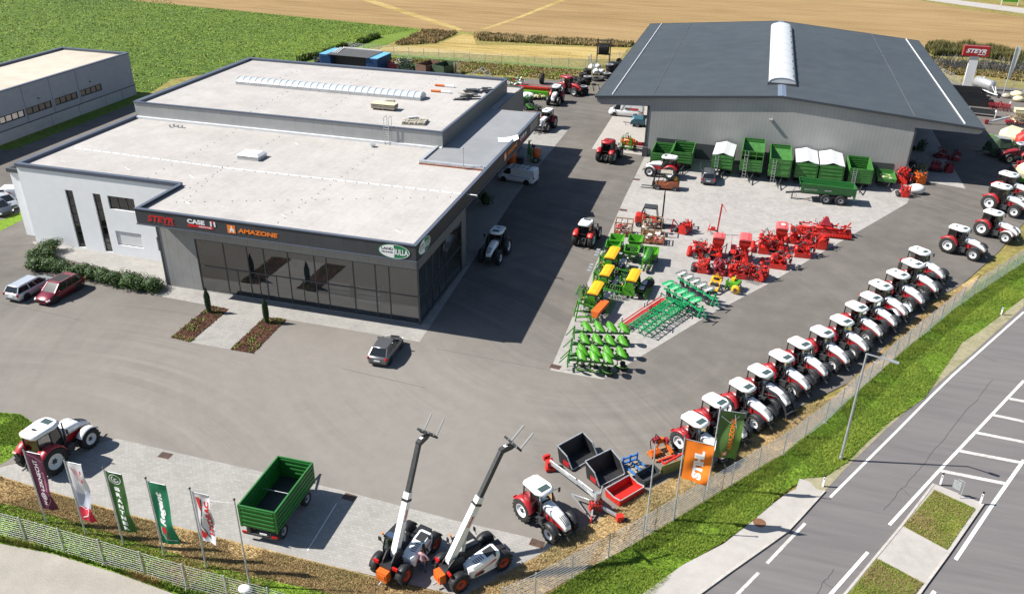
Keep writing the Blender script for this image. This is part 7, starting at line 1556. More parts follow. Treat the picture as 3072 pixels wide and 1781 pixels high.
# red implements
def red_tiller(label, c, rz, W_=2.5, D_=.9, H_=.9, kind=0, wheel=False, group=None, paint='ired', name='power_harrow', cat='power harrow'):
    """working width along local y, headstock towards +x"""
    t = thing(name, label, cat, c, rz, group); hw = W_ / 2
    b = MB()
    if kind == 0: b.prism([(-D_ * .4, .32), (D_ * .4, .32), (D_ * .4, .52), (D_ * .15, .66), (-D_ * .2, .66), (-D_ * .4, .52)], -hw, hw)
    elif kind == 1: b.loft([[(D_ * .5 * math.cos(R(a)), y, .25 + H_ * .75 * math.sin(R(a))) for a in range(-5, 186, 19)] for y in (-hw, hw)], 0, False)
    else:
        b.prism([(-D_ * .5, .2), (D_ * .4, .2), (D_ * .35, .48), (-D_ * .5, .48)], -hw, hw); b.lathe([(0, -hw * .96), (.19, -hw * .96), (.19, hw * .96), (0, hw * .96)], 10, 0, (-D_ * .42, 0, H_ * .72)); b.cb((D_ * .05, 0, H_ * .62), (D_ * .45, W_ * .32, H_ * .42))
        for y in (-hw * .9, -hw * .45, hw * .45, hw * .9): b.bar((-D_ * .42, y, .3), (-D_ * .42, y, H_ * .8), .09); b.bar((D_ * .3, y, .4), (-D_ * .3, y, H_ * .85), .08)
    b.build('housing', paint, t)
    for y in (-hw, hw): p = MB(); p.prism([(-D_ * .55, .05), (D_ * .35, .05), (D_ * .4, .3), (D_ * .1, H_ * .45), (-D_ * .45, H_ * .40)], y - .03, y + .03); p.build('side_plate', paint, t)
    f = MB(); f.bar((D_ * .2, -hw, H_ * .8), (D_ * .2, hw, H_ * .8), .13); f.bar((-D_ * .5, -hw * .95, .62), (-D_ * .5, hw * .95, .62), .09)
    for y in (-hw * .55, hw * .55): f.bar((D_ * .2, y, H_ * .8), (-D_ * .8, y, .55), .09)
    f.cb((0, 0, H_ * .8), (.42, .36, .34)); f.tube((.2, 0, H_ * .8), (.5, 0, H_ * .8), .09, 8); f.build('frame', paint, t)
    headstock(t, D_ * .55, .85, .95, .45, paint)
    r = MB(); n = max(6, int(W_ / .16))
    for i in range(n): y = -hw + W_ * (i + .5) / n; r.lathe([(.20, y - .03), (.25, y), (.20, y + .03)], 10, 0, (-D_ * .95, 0, .26), 'Y', False)
    r.lathe([(0, -hw), (.17, -hw), (.17, hw), (0, hw)], 8, 0, (-D_ * .95, 0, .26)); r.build('roller', paint if kind != 1 else 'dark', t)
    k = MB()
    for i in range(n): y = -hw + W_ * (i + .5) / n; k.bar((random.uniform(-.1, .15), y, .34), (random.uniform(-.15, .2), y, .04), .05)
    k.build('tines', 'dark', t)
    if wheel: make_wheel(t, (-D_ * .3, -hw - .18, .33), .33, .2, 'rimw', .5, lugs=False, side=-1)
    h = MB(); h.wire([(D_ * .3, .2, H_), (D_ * .5, .3, H_ + .55), (D_ * .6, .1, H_ + .3)], .022, 5); h.build('hoses', 'black', t)
    rn = random.Random(int(c[0] * 50 + c[1] * 9)); g = MB()
    for _ in range(16):
        y = rn.uniform(-hw * .9, hw * .9); x = rn.uniform(-D_ * .6, D_ * .4); z = rn.uniform(H_ * .6, H_ * 1.05)
        g.bar((x, y, z), (x + rn.uniform(-.5, .5), y + rn.uniform(-.5, .5), z + rn.uniform(-.4, .5)), rn.uniform(.05, .13))
    for _ in range(5): g.cb((rn.uniform(-D_ * .5, D_ * .5), rn.uniform(-hw * .8, hw * .8), rn.uniform(H_ * .7, H_ * 1.15)), (rn.uniform(.1, .4), rn.uniform(.1, .35), rn.uniform(.1, .3)), 0, rn.uniform(0, 2))
    g.build('fittings', paint, t); g = MB()
    for _ in range(12): g.cb((rn.uniform(-D_ * .7, D_ * .6), rn.uniform(-hw, hw), rn.uniform(.3, H_ * 1.05)), (rn.uniform(.08, .25), rn.uniform(.08, .3), rn.uniform(.08, .2)), 0, rn.uniform(0, 2))
    for _ in range(3): y = rn.uniform(-hw, hw); g.wire([(D_ * .3, y, H_ * .8), (0, y + .2, H_ * 1.2), (-D_ * .5, y + .1, H_ * .7)], .03, 5)
    g.build('dark_fittings', 'dark', t)
    return t
def red_seeder(label, c, rz, W_=2.6, zt=2.6, round_lid=False, plat=False, wheel=True, group=None):
    t = thing('seed_drill', label, 'seed drill', c, rz, group); hw = W_ / 2
    h = MB(); rq = lambda x, y, z: [(-x, -y, z), (x, -y, z), (x, y, z), (-x, y, z)]
    h.loft([rq(.60, hw * .62, zt), rq(.60, hw * .62, zt - .55), rq(.18, hw * .25, zt - 1.35), rq(.15, hw * .2, zt - 1.6)], 0, False); h.build('hopper', 'ired', t)
    l = MB(); l.loft([[(-.64, y, zt), (.64, y, zt), (.60, y, zt + .10), (.2, y, zt + .17), (-.4, y, zt + .14)] for y in (-hw * .66, hw * .66)], 0, False); l.build('hopper_lid', 'pinkred', t)
    if round_lid: q = MB(); q.lathe([(0, .02), (.24, .02), (.25, 0)], 20, 0, (.1, hw * .1, zt + .17), 'Z', False); q.build('inspection_window', 'txtw', t)
    f = MB()
    for y in (-hw, -hw * .4, hw * .4, hw): f.bar((.5, y, .5), (-.9, y, .55), .10); f.bar((.4, y, .5), (.1, y * .6, zt - 1.0), .08)
    for x in (.5, -.2, -.9): f.bar((x, -hw, .55), (x, hw, .55), .12)
    f.bar((.5, -hw * .7, .6), (.1, -hw * .2, zt - .7), .08); f.bar((.5, hw * .7, .6), (.1, hw * .2, zt - .7), .08); f.build('frame', 'ired', t); headstock(t, .85, .9, 1.1, .45, 'ired')
    b = MB(); b.prism([(-.1, .25), (.5, .25), (.5, .5), (.2, .7), (-.1, .5)], -hw, hw); b.build('harrow_bar', 'ired', t)
    k = MB()
    for i in range(14):
        y = -hw + W_ * (i + .5) / 14; k.path([(-.9, y, .55), (-1.2, y, .35), (-1.25, y, .06)], .045); k.tube((0, y * .25, zt - 1.5), (-1.0, y, .5), .02, 4, 0, cap=False); k.lathe([(0, -.01), (.2, -.01), (.2, .01), (0, .01)], 10, 0, (-1.3, y, .2))
    k.build('coulters', 'dark', t); r = MB(); n = 14
    for i in range(n): y = -hw + W_ * (i + .5) / n; r.lathe([(.22, y - .05), (.29, y), (.22, y + .05)], 10, 0, (-.5, 0, .28), 'Y', False)
    r.build('packer', 'dark', t)
    if plat:
        g = MB(); g.box(-1.35, -.75, -hw * .8, hw * .8, 1.2, 1.24)
        for y in (-hw * .8, 0, hw * .8): g.bar((-1.35, y, 1.2), (-1.35, y, 2.2), .045); g.bar((-.9, y, .6), (-1.0, y, 1.2), .05)
        g.bar((-1.35, -hw * .8, 2.2), (-1.35, hw * .8, 2.2), .045); g.bar((-1.35, -hw * .8, 1.7), (-1.35, hw * .8, 1.7), .035); g.build('platform', 'ired', t)
    g = MB(); g.bar((.3, -hw * .5, zt - .3), (.3, -hw * .5, zt + .55), .05); g.bar((.3, -hw * .5 - .6, zt + .55), (.3, -hw * .5 + .7, zt + .55), .05); g.bar((-.4, hw * .75, .7), (-.3, hw * 1.15, 1.7), .05); g.build('marker_arm', 'ired', t)
    rn = random.Random(int(c[0] * 50)); g = MB()
    for _ in range(16): g.bar((rn.uniform(-1, .6), rn.uniform(-hw, hw), rn.uniform(.5, 1.3)), (rn.uniform(-1, .6), rn.uniform(-hw, hw), rn.uniform(.6, 1.7)), rn.uniform(.05, .12))
    g.build('fittings', 'ired', t)
    if wheel: make_wheel(t, (-.9, -hw - .2, .38), .38, .24, 'rimw', .52, lugs=False, side=-1)
    return t
RG = 'red implements in the display block'
red_tiller('small red flail mulcher beside the pallet crates, separate from the red block', (-4.30, 90.26), R(-20), 1.7, 1.0, 1.05, 1, group=RG, name='mulcher', cat='mulcher')
t = thing('linkage_stand', 'small red upright linkage stand between the forklift and the mulcher', 'linkage', (-5.81, 90.03), R(0)); mb = MB(); mb.bar((-.1, 0, 0), (.05, 0, 1.5), .13); mb.bar((.05, 0, 1.5), (.9, .1, .5), .1); mb.bar((-.1, -.4, .15), (-.1, .4, .15), .1); mb.bar((.05, 0, .9), (.5, .3, .3), .08); mb.build('stand', 'ired', t); mb = MB(); mb.wire([(0, 0, 1.4), (-.7, -.2, 1.5), (-1.0, -.3, .9)], .02, 4); mb.build('cable', 'black', t)
t = thing('mower_bar', 'red finger bar mower with its bar folded straight up, behind the red block', 'mower', (-1.09, 90.74), R(0))
mb = MB(); mb.bar((.28, 0, .35), (.42, 0, 3.7), .17, .08); mb.bar((.42, 0, 3.7), (1.0, -.2, 2.9), .05); mb.build('cutter_bar', 'ired', t); mb = MB(); mb.bar((-.8, 0, .5), (.35, 0, .4), .14); mb.cb((-.2, 0, .62), (.5, .35, .4)); mb.bar((-.75, -.4, .3), (-.6, 0, 1.2), .08); mb.bar((-.75, .4, .3), (-.6, 0, 1.2), .08); mb.bar((-.5, .3, 0), (-.5, .3, .5), .06); mb.bar((.2, -.3, 0), (.3, 0, .4), .06); mb.build('drive_frame', 'ired', t); make_wheel(t, (.35, -.2, .2), .2, .12, 'rimg', .5, lugs=False); mb = MB(); mb.tube((.5, .1, .06), (2.5, .2, .06), .025, 5); mb.build('spare_bar', 'steel', t)
red_tiller('red rotary tiller with a small white wheel at the far left of the red block', (-2.28, 84.64), R(0), 2.1, 1.15, 1.25, 2, wheel=True, group=RG, name='rotary_tiller', cat='tiller')
red_seeder('red seed drill with a narrow faded lid and white wheel, left in the block', (-0.47, 84.64), R(0), 2.0, 2.35, group=RG)
red_tiller('low rounded red mulcher nearest the grey plough boards', (-1.65, 80.72), R(0), 1.6, 1.0, 1.05, 1, group=RG, name='mulcher', cat='mulcher')
red_tiller('dark red tiller in front of the narrow lidded drill', (0.12, 80.83), R(4), 1.9, 1.3, 1.2, 2, group=RG, paint='dred', name='rotary_tiller', cat='tiller')
red_seeder('largest red seed drill with a tall hopper and marker bar, middle of the block', (2.22, 84.36), R(0), 3.0, 2.7, plat=True, wheel=False, group=RG)
for pq, w_, tx, kd in (((1.48, 80.39), .9, 'leftmost of three', 2), ((2.31, 80.13), .8, 'second from the left', 0), ((2.94, 80.33), .9, 'third from the left', 2)): red_tiller('slim red gear unit in the front line, ' + tx, pq, R(4), w_, 1.1, 1.35, kd, group='slim red units in the front line', name='gear_unit', cat='gear unit')
t = red_tiller('red rotary rake head with a round black opening at the front corner of the block', (4.13, 80.53), R(-20), 1.6, 1.2, 1.2, 1, group=RG, name='rake_head', cat='rake'); mb = MB(); mb.lathe([(.20, 0), (.30, .03), (.30, .12), (.2, .15)], 18, 0, (-.2, -.9, .6), 'Y'); mb.build('hub', 'black', t); mb = MB()
for i in range(9): mb.path([(-.9 + i * .16, -1.0, .3), (-.9 + i * .16, -1.45, .12), (-.9 + i * .16, -1.6, .02)], .03)
mb.build('rake_tines', 'dark', t)
red_tiller('tall red power harrow behind the largest drill', (4.45, 87.91), R(0), 2.4, 1.3, 1.8, 2, group=RG)
red_seeder('red seed drill with a round white window in its lid', (5.92, 88.57), R(0), 2.9, 2.75, round_lid=True, wheel=False, group=RG)
red_tiller('red power harrow with a thick upright roller, in front of the round windowed drill', (6.03, 84.09), R(-3), 1.6, 1.9, 1.3, 2, group=RG)
red_tiller('red harrow left of the long folding harrow', (7.65, 91.31), R(0), 1.7, 1.0, 1.5, 2, group=RG)
red_tiller('red power harrow nearest the asphalt lane, right of the round windowed drill', (8.49, 87.83), R(3), 1.7, 1.9, 1.3, 2, group=RG)
red_tiller('red cultivator frame behind the harrow nearest the lane', (9.01, 90.73), R(0), 1.8, 1.1, 1.6, 0, group=RG)
red_tiller('rounded red mulcher in front of the long folding harrow', (10.49, 90.80), R(0), 1.9, 1.05, 1.3, 1, group=RG, name='mulcher', cat='mulcher')
a, b = (8.10, 94.83), (13.80, 94.91)
t = red_tiller('long wide red folding power harrow at the far right of the red block', mid(a, b), hd(a, b) + R(90), math.dist(a, b), 1.3, 1.1, 2, group=RG); mb = MB(); mb.loft([[(-.5, -.6, 1.1), (.3, -.6, 1.1), (.3, .6, 1.1), (-.5, .6, 1.1)], [(-.2, -.15, 2.0), (.1, -.15, 2.0), (.1, .15, 2.0), (-.2, .15, 2.0)]], 0, False); mb.build('folding_tower', 'dred', t); mb = MB(); n = 46; W_ = math.dist(a, b)
for i in range(n): y = -W_ / 2 + W_ * (i + .5) / n; mb.bar((-.62, y, .75), (-.85, y, .15), .05, .09)
mb.build('levelling_bars', 'ired', t)
for y in (-1.4, 1.6): mb = MB(); mb.cb((-.75, y, 1.15), (.04, .35, .35), 0, 0, .4); mb.build('warning_board', 'txtw', t)
t = thing('subsoiler', 'yellow upright implement with black ends in front of the red block', 'implement', (-0.20, 76.52), R(80)); mb = MB()
for y in (-.42, .42): mb.bar((-.9, y, .35), (.9, y, 1.1), .14)
for x in (-.8, -.25, .3, .85): mb.bar((x, -.45, .4 + (x + .9) * .4), (x, .45, .4 + (x + .9) * .4), .12)
mb.bar((-.3, -.4, .6), (.6, .4, .95), .08); mb.bar((.6, -.4, .95), (.6, 0, 1.6), .09); mb.bar((.6, .4, .95), (.6, 0, 1.6), .09); mb.build('frame', 'yellow', t); mb = MB(); mb.lathe([(0, -.5), (.26, -.5), (.26, .5), (0, .5)], 14, 0, (1.0, 0, .9)); mb.box(-.4, .1, -.4, .4, .62, .8); mb.box(-1.0, -.8, -.5, .5, 0, .4); mb.build('roller', 'black', t)
t = thing('hedge_cutter', 'bright green caged machine with a yellow round housing, last before the lane', 'implement', (1.76, 77.12), R(70)); mb = MB(); mb.cb((.1, .1, .75), (1.2, .9, .35)); mb.bar((.4, -.5, .4), (.4, .5, 1.2), .1); mb.bar((-.5, .3, .3), (.6, .3, 1.3), .1)
for i in range(7): mb.bar((-.7 + i * .12, .75, .1), (-.7 + i * .12, .75, 1.1), .035)
for z in (.1, .4, .7, 1.1): mb.bar((-.75, .75, z), (.1, .75, z), .035)
mb.build('frame', 'lime', t); mb = MB(); mb.lathe([(.12, -.12), (.42, -.12), (.46, 0), (.42, .12), (.12, .12)], 20, 0, (-.75, -.35, .5), 'X'); mb.cb((.2, .35, 1.0), (.4, .35, .35)); mb.build('rotor_housing', 'yellow', t); mb = MB(); mb.lathe([(0, -.02), (.2, -.02)], 14, 0, (-.9, -.35, .5), 'X', False); [mb.bar((-.9, -.35 + .1 * i, .3), (-.9, -.1 + .1 * i, .1), .03) for i in range(3)]; mb.build('rotor', 'dark', t)
# crates
def crate(label, c, rz, z, W_=2.4, D_=1.4, H_=1.1, fill='dred'):
    t = thing('pallet_crate', label, 'crate', c, rz, 'wooden slatted crates', z); a, b = W_ / 2, D_ / 2; mb = MB()
    mb.box(-a, a, -b, b, .10, .14); [mb.box(x - .06, x + .06, -b, b, 0, .1) for x in (-a + .1, 0, a - .1)]
    for x in (-a, -a / 3, a / 3, a):
        for y in (-b, b): mb.bar((x, y, .1), (x, y, H_), .09)
    for z_ in (.35, .62, H_ - .05):
        for y in (-b, b): mb.bar((-a, y, z_), (a, y, z_), .05, .11)
        for x in (-a, a): mb.bar((x, -b, z_), (x, b, z_), .05, .11)
    mb.build('slats', 'wood', t); rn = random.Random(int(c[0] * 100)); mb = MB()
    for i in range(26): mb.cb((rn.uniform(-a * .85, a * .85), rn.uniform(-b * .8, b * .8), rn.uniform(.25, H_ * .85)), (rn.uniform(.15, .6), rn.uniform(.1, .4), rn.uniform(.08, .3)), rn.choice((0, 0, 1, 2)), rn.uniform(0, 3), rn.uniform(-.4, .4))
    mb.build('load', [fill, 'bag', 'stone'], t); return t
crate('wooden slatted crate of pink parts, the left one beside the red roofed tractor lane', (-10.99, 87.52), R(3), 0, 1.9, 1.5, 1.7, 'pinkred')
crate('wooden slatted crate on the ground right of the spreader pair', (-7.51, 86.40), R(3), 0, 2.4, 1.5, 1.05, 'pinkred'); crate('wooden slatted crate stacked at the forklift front, with a yellow strap on top', (-7.98, 88.47), R(3), .1, 2.2, 1.2, 1.9, 'khaki')
# forklifts
def forklift(label, c, rz, paint, mast=3.6, L_=2.4, lpg=False, cabm='dark'):
    t = thing('forklift', label, 'forklift', c, rz); b = MB(); b.loft([[(x, -w_, z0), (x, w_, z0), (x, w_, z1), (x, -w_, z1)] for x, w_, z0, z1 in ((-1.35, .50, .45, 1.05), (-1.2, .58, .35, 1.2), (-.4, .60, .3, 1.1), (-.1, .60, .3, .75), (.8, .60, .3, .72), (1.0, .55, .35, .6))], 0, False); b.build('body', paint, t)
    f = MB()
    for y in (-.5, .5): f.path([(.75, y, .7), (.55, y, 2.1), (-.55, y, 2.12), (-.85, y, 1.1)], .07)
    for x in (.55, .2, -.2, -.55): f.bar((x, -.5, 2.12), (x, .5, 2.12), .06)
    f.build('cab_frame', 'black', t); s = MB(); s.cb((-.3, 0, 1.05), (.5, .5, .12)); s.cb((-.52, 0, 1.35), (.1, .48, .5)); s.bar((.45, 0, .75), (.2, 0, 1.2), .05); s.build('seat', 'dark', t); m = MB()
    for y in (-.33, .33): m.bar((1.12, y, .1), (1.12, y, mast), .10, .16)
    for z in (.4, mast * .5, mast - .05): m.bar((1.12, -.33, z), (1.12, .33, z), .09)
    m.bar((1.16, 0, .4), (1.16, 0, mast * .9), .08); m.build('mast', 'black', t); k = MB(); k.box(1.22, 1.28, -.5, .5, .12, .75)
    for y in (-.32, .32): k.bar((1.28, y, .08), (2.35, y, .06), .11, .05)
    k.build('forks', 'dark', t)
    for x, r_ in ((.75, .36), (-.95, .30)):
        for y in (-1, 1): make_wheel(t, (x, y * .52, r_), r_, .24, 'rimg', .5, lugs=False, side=y)
    if lpg: g = MB(); g.lathe([(0, -.38), (.14, -.36), (.17, -.28), (.17, .28), (.14, .36), (0, .38)], 14, 0, (-.95, 0, 1.38)); g.build('gas_bottle', 'yellow', t)
    r_ = MB(); r_.box(-.6, .55, -.52, .52, 2.14, 2.18); r_.build('cab_roof', cabm, t); return t
put(forklift('red forklift with a tall black mast behind the wooden crates', (0, 0), 0, 'ired', 3.9), (-8.51, 90.95), R(3)); bpy.data.objects['forklift'].scale = (1.25, 1.25, 1.1)
put(forklift('rusty orange forklift with a yellow gas bottle in front of the white tractor', (0, 0), 0, 'brown', 2.3, lpg=True, cabm='khaki'), (-8.17, 103.74), R(182)); [x for x in bpy.data.objects if x.name.startswith('forklift')][1].scale = (1.3, 1.3, 1.05)

# ------------------------------------------------------------------ loader tools beside the single tractor
def tip_box(label, p, q, dep, h, paint, rim='steel', name='loader_bucket', cat='bucket', decal=False, tilt=.3, hf=.15):
    """open transport box: p-q is the low front lip, dep metres deep"""
    a = hd(p, q); w_ = math.dist(p, q); t = thing(name, label, cat, mid(p, q), a); b = w_ / 2
    s = MB(); th = .05
    prof = [(0, .06), (-.0, hf + .06), (dep * .45, h * .75), (dep + tilt, h), (dep, .06)]
    for x in (-b, b): s.prism([(y, z) for y, z in prof], x - th / 2, x + th / 2, 'X')
    s.add([(-b, 0, .06), (b, 0, .06), (b, dep, .06), (-b, dep, .06), (-b, 0, .02), (b, 0, .02), (b, dep, .02), (-b, dep, .02)], [(0, 1, 2, 3), (7, 6, 5, 4), (0, 4, 5, 1)])
    s.loft([[(x, dep, .04), (x, dep + tilt, h), (x, dep + tilt + .05, h), (x, dep + .05, .04)] for x in (-b, b)], 0, False)
    if hf > .2: s.box(-b, b, -.03, .03, .04, hf)
    s.build('shell', paint, t); r_ = MB()
    for x in (-b, b): r_.path([(x, 0, hf + .06), (x, dep * .45, h * .75), (x, dep + tilt, h)], .07, .05)
    r_.bar((-b, dep + tilt, h), (b, dep + tilt, h), .06, .08); r_.bar((-b, 0, hf), (b, 0, hf), .05, .05); r_.build('rim', rim, t)
    k = MB(); k.bar((-.4, dep + .1, .2), (-.4, dep + .45, .5), .09); k.bar((.4, dep + .1, .2), (.4, dep + .45, .5), .09); k.bar((0, dep + tilt, h), (0, dep + .5, h * .6), .07); k.build('hitch', 'dark', t)
    if decal: d = MB(); [d.box(-b - .035, -b - .028, .32 + .0 * i, .9, .18 + i * .14, .26 + i * .14) for i in range(3)]; d.build('side_decal', 'txtr', t)
    return t
LB = 'anthracite tipping buckets'
o = tip_box('anthracite open tipping bucket with a pale rim, farther from the single tractor', (-7.89, 45.49), (-6.51, 47.56), 1.25, 1.3, 'black', decal=True); o['group'] = LB  # anthracite shells painted black to imitate the shade inside them
o = tip_box('anthracite open tipping bucket with a pale rim, directly behind the red box', (-5.77, 44.31), (-4.32, 46.15), 1.25, 1.3, 'black', decal=True); o['group'] = LB
tip_box('bright red open tipping box beside the fence poles', (-4.16, 42.88), (-2.83, 44.74), 1.25, .62, 'ired', 'steel', 'tipping_box', 'tipping box', tilt=.12, hf=.5)
tip_box('low wide dark grey bucket lying near the dead grass', (-2.85, 45.32), (-1.81, 46.71), .8, .55, 'dark', 'dark', tilt=.1, hf=.45)
t = thing('pallet_fork', 'blue pallet fork frame on a wooden pallet behind the red box', 'pallet fork', (-3.73, 46.86), hd((-3.67, 46.49), (-2.82, 47.32))); mb = MB(); mb.bar((-.7, .5, .5), (.55, .5, .5), .1); mb.bar((-.7, .5, .9), (.55, .5, .9), .1)
for x in (-.7, -.1, .5): mb.bar((x, .5, .35), (x, .5, 1.05), .1)
for x in (-.55, .1, .62): mb.bar((x, .5, .32), (x + .1, -.8, .30), .12, .07)
mb.build('fork_frame', 'blue', t); mb = MB(); [mb.box(-.7 + i * .22, -.55 + i * .22, -.6, .55, .2, .24) for i in range(7)]; [mb.box(-.75, .85, y - .06, y + .06, 0, .2) for y in (-.5, 0, .5)]; mb.build('pallet', 'khaki', t)
t = thing('snow_blade', 'olive plough blade plate with a red frame behind the orange flag', 'blade', (-1.09, 47.45), hd((-1.52, 47.04), (-0.48, 48.02))); mb = MB(); mb.loft([[(x, -.05 + .12 * math.cos(z * 2), z) for z in (0, .35, .7, 1.05)] + [(x, .0 + .12 * math.cos(z * 2), z) for z in (1.05, .7, .35, 0)] for x in (-1.2, -1.0, 1.0, 1.25)], 0, False); mb.build('blade', 'olive', t); mb = MB(); mb.bar((-.7, .2, .9), (.9, .3, 1.15), .13); mb.bar((-.5, .2, .5), (-.5, .9, .6), .1); mb.bar((.5, .2, .5), (.5, .9, .6), .1); mb.bar((-.7, .9, .6), (.7, .9, .6), .12); mb.build('frame', 'ired', t)
t = thing('flail_mower', 'orange red flail mower lying on a wooden pallet left of the nearest row tractor', 'mower', (-2.19, 49.11), hd((-3.02, 48.86), (-1.91, 49.92))); mb = MB(); [mb.box(-.8 + i * .25, -.63 + i * .25, -.6, .6, .14, .18) for i in range(7)]; [mb.box(-.85, .9, y - .06, y + .06, 0, .14) for y in (-.5, 0, .5)]; mb.build('pallet', 'wood', t); mb = MB(); mb.prism([(-.2, .2), (.25, .2), (.3, .5), (0, .7), (-.25, .5)], -.95, -.2, 'X'); mb.bar((.6, -.5, .3), (.6, .5, .75), .2); mb.bar((-.4, .1, .6), (.3, .5, 1.0), .12); mb.cb((.2, .5, .9), (.5, .3, .35)); mb.build('cutter', 'orange', t); mb = MB(); mb.cb((-.1, .55, 1.0), (.5, .3, .4)); mb.cb((.65, .3, .9), (.25, .4, .3)); mb.build('gearbox', 'dred', t); mb = MB(); mb.wire([(-.7, .3, .6), (-.75, .4, 1.2), (-.5, .5, 1.3), (-.35, .5, .9)], .035, 6); mb.wire([(-.2, .6, 1.1), (-.15, .6, 1.5), (.1, .5, 1.2)], .03, 6); mb.build('hoses', 'black', t)
# timber crane
b0 = (-5.59, 42.11); t = thing('timber_crane', 'silver timber crane lying on the yard with red ends, its long arm reaching back', 'crane', b0)
L0 = lambda p, z: (p[0] - b0[0], p[1] - b0[1], z)
j1, j2, tip = (-5.62, 42.25), (-7.13, 43.40), (-9.47, 45.25); tl = (-3.94, 41.61); lf = (-7.34, 42.57); lf2 = (-5.68, 40.99)
mb = MB(); mb.bar(L0(j1, 1.0), L0(j2, 1.0), .20, .24); mb.tube(L0(mid(j1, j2, .2), 1.25), L0(mid(j1, j2, .95), 1.2), .06, 8); mb.build('main_arm', 'chrome', t); mb = MB(); mb.bar(L0(j2, .9), L0(tip, .7), .17, .2); mb.tube(L0(mid(j2, tip, .05), 1.12), L0(mid(j2, tip, .75), .92), .055, 8); mb.tube(L0(mid(j2, tip, .3), .95), L0(mid(j2, tip, .98), .9), .04, 8); mb.build('extension_arm', 'chrome', t)
mb = MB(); d_ = L0(tip, .5); mb.cb(d_, (.45, .45, .6), 0, .6); mb.cb((d_[0] - .3, d_[1] + .3, .8), (.5, .2, .35), 0, .8); mb.cb((d_[0] + .1, d_[1] - .1, .2), (.7, .35, .25), 0, .5); [mb.path([(d_[0] - .2 + .15 * k, d_[1] + .2, .9), (d_[0] - .35 + .2 * k, d_[1] + .5, .6), (d_[0] - .3 + .2 * k, d_[1] + .55, .1)], .09) for k in range(3)]; mb.build('grapple', 'ired', t)
mb = MB(); mb.tube((0, 0, .2), (0.05, .05, 1.5), .17, 12); mb.tube((.18, .1, .7), (.28, .18, 1.95), .06, 8); mb.build('column', 'chrome', t); mb = MB(); mb.cb((-.05, -.1, .42), (.7, .55, .5), 0, .4); mb.cb((.1, .1, .85), (.45, .4, .25), 0, .4); mb.bar((-.4, -.3, .3), (.4, .3, .3), .2); mb.build('slew_base', 'ired', t)
mb = MB(); mb.bar((.1, 0, .5), L0(tl, .3), .16); mb.bar((-.1, .1, .6), L0(lf, .55), .10); mb.bar((-.2, -.2, .5), L0(lf2, .15), .11); mb.bar(L0(lf, .55), L0(lf2, .15), .06); mb.build('support_legs', 'chrome', t); mb = MB(); e_ = L0(tl, .25); mb.cb((e_[0], e_[1], .25), (.45, .4, .4), 0, .5); mb.cb((e_[0] + .35, e_[1] + .05, .12), (.4, .3, .15), 1, .3); e_ = L0(lf2, .1); mb.lathe([(.10, -.05), (.22, -.05), (.22, .05), (.10, .05)], 14, 0, (e_[0], e_[1], .22), 'X'); mb.build('feet', ['ired', 'black'], t); mb = MB(); [mb.wire([(-.2 + .1 * k, 0, .8), (-.4 + .2 * k, -.3, 1.0), (-.2 + .15 * k, -.5, .4), (.4 + .1 * k, -.5, .1)], .03, 5) for k in range(4)]; mb.build('hoses', 'black', t)
t = thing('rock', 'white painted stone at the foot of the front fence', 'stone', (-23.79, 29.63)); mb = MB(); mb.ball((0, 0, .18), .38, 0, 10, 6, (1.2, .8, .7)); mb.build('stone', 'bag', t)

# ------------------------------------------------------------------ machines under the canopies and round the hall
def sprayer(label, c, rz, s=1., paint='orange'):
    t = thing('sprayer', label, 'sprayer', c, rz); mb = MB(Matrix.Scale(s, 4)); mb.loft([[(x, w_ * math.cos(2 * PI * k / 14), 1.2 + h_ * math.sin(2 * PI * k / 14)) for k in range(14)] for x, w_, h_ in ((-.55, .7, .3), (-.4, 1.05, .55), (.3, 1.1, .6), (.55, .8, .4))], 0); mb.build('tank', paint, t)
    for y in (-1.1, 1.1): k = MB(Matrix.Scale(s, 4)); k.ball((.1, y, 1.15), .42, 0, 10, 7, (1, .7, 1)); k.build('side_tank', paint, t)
    f = MB(Matrix.Scale(s, 4)); f.bar((-.6, -1, .45), (-.6, 1, .45), .14); f.bar((.6, -1, .45), (.6, 1, .45), .12)
    for y in (-.8, .8): f.bar((-.6, y, .45), (.6, y, .45), .1); f.bar((-.75, y, .2), (-.75, y, 1.9), .10)
    f.bar((-.75, -.8, 1.9), (-.75, .8, 1.9), .08); f.bar((-.75, -.8, 1.1), (-.75, .8, 1.1), .1); f.build('frame', 'green', t)
    b = MB(Matrix.Scale(s, 4))
    for y in (-1, 1):
        for k in range(3): b.bar((-.95 - .1 * k, y * (.5 + .2 * k), .6), (-.95 - .1 * k, y * (.55 + .15 * k), 2.5 - .2 * k), .08); 
        b.path([(-.9, y * .3, 2.0), (-1.1, y * .2, 2.6), (-.7, 0, 2.8)], .07)
    b.build('boom', 'green', t); k = MB(Matrix.Scale(s, 4)); k.lathe([(0, -.05), (.22, -.05), (.22, .05), (0, .05)], 12, 0, (-.4, 0, 2.0)); k.wire([(-.3, -.4, 1.7), (-.5, -.3, 2.2), (-.6, .2, 2.3), (-.4, .4, 1.7)], .035, 6); k.build('hose_reel', 'black', t)
    for y in (-1, 1): make_wheel(t, (0, y * .95 * s, .42 * s), .42 * s, .24 * s, 'rimg', .5, lugs=False, side=y)
    return t
sprayer('bright orange sprayer tank under the left hall canopy, right of the red tractor', (-15.12, 118.40), R(75), .95)
sprayer('dark orange sprayer with folded green booms in the showroom canopy shade', (-26.66, 109.24), R(10), 1.05)
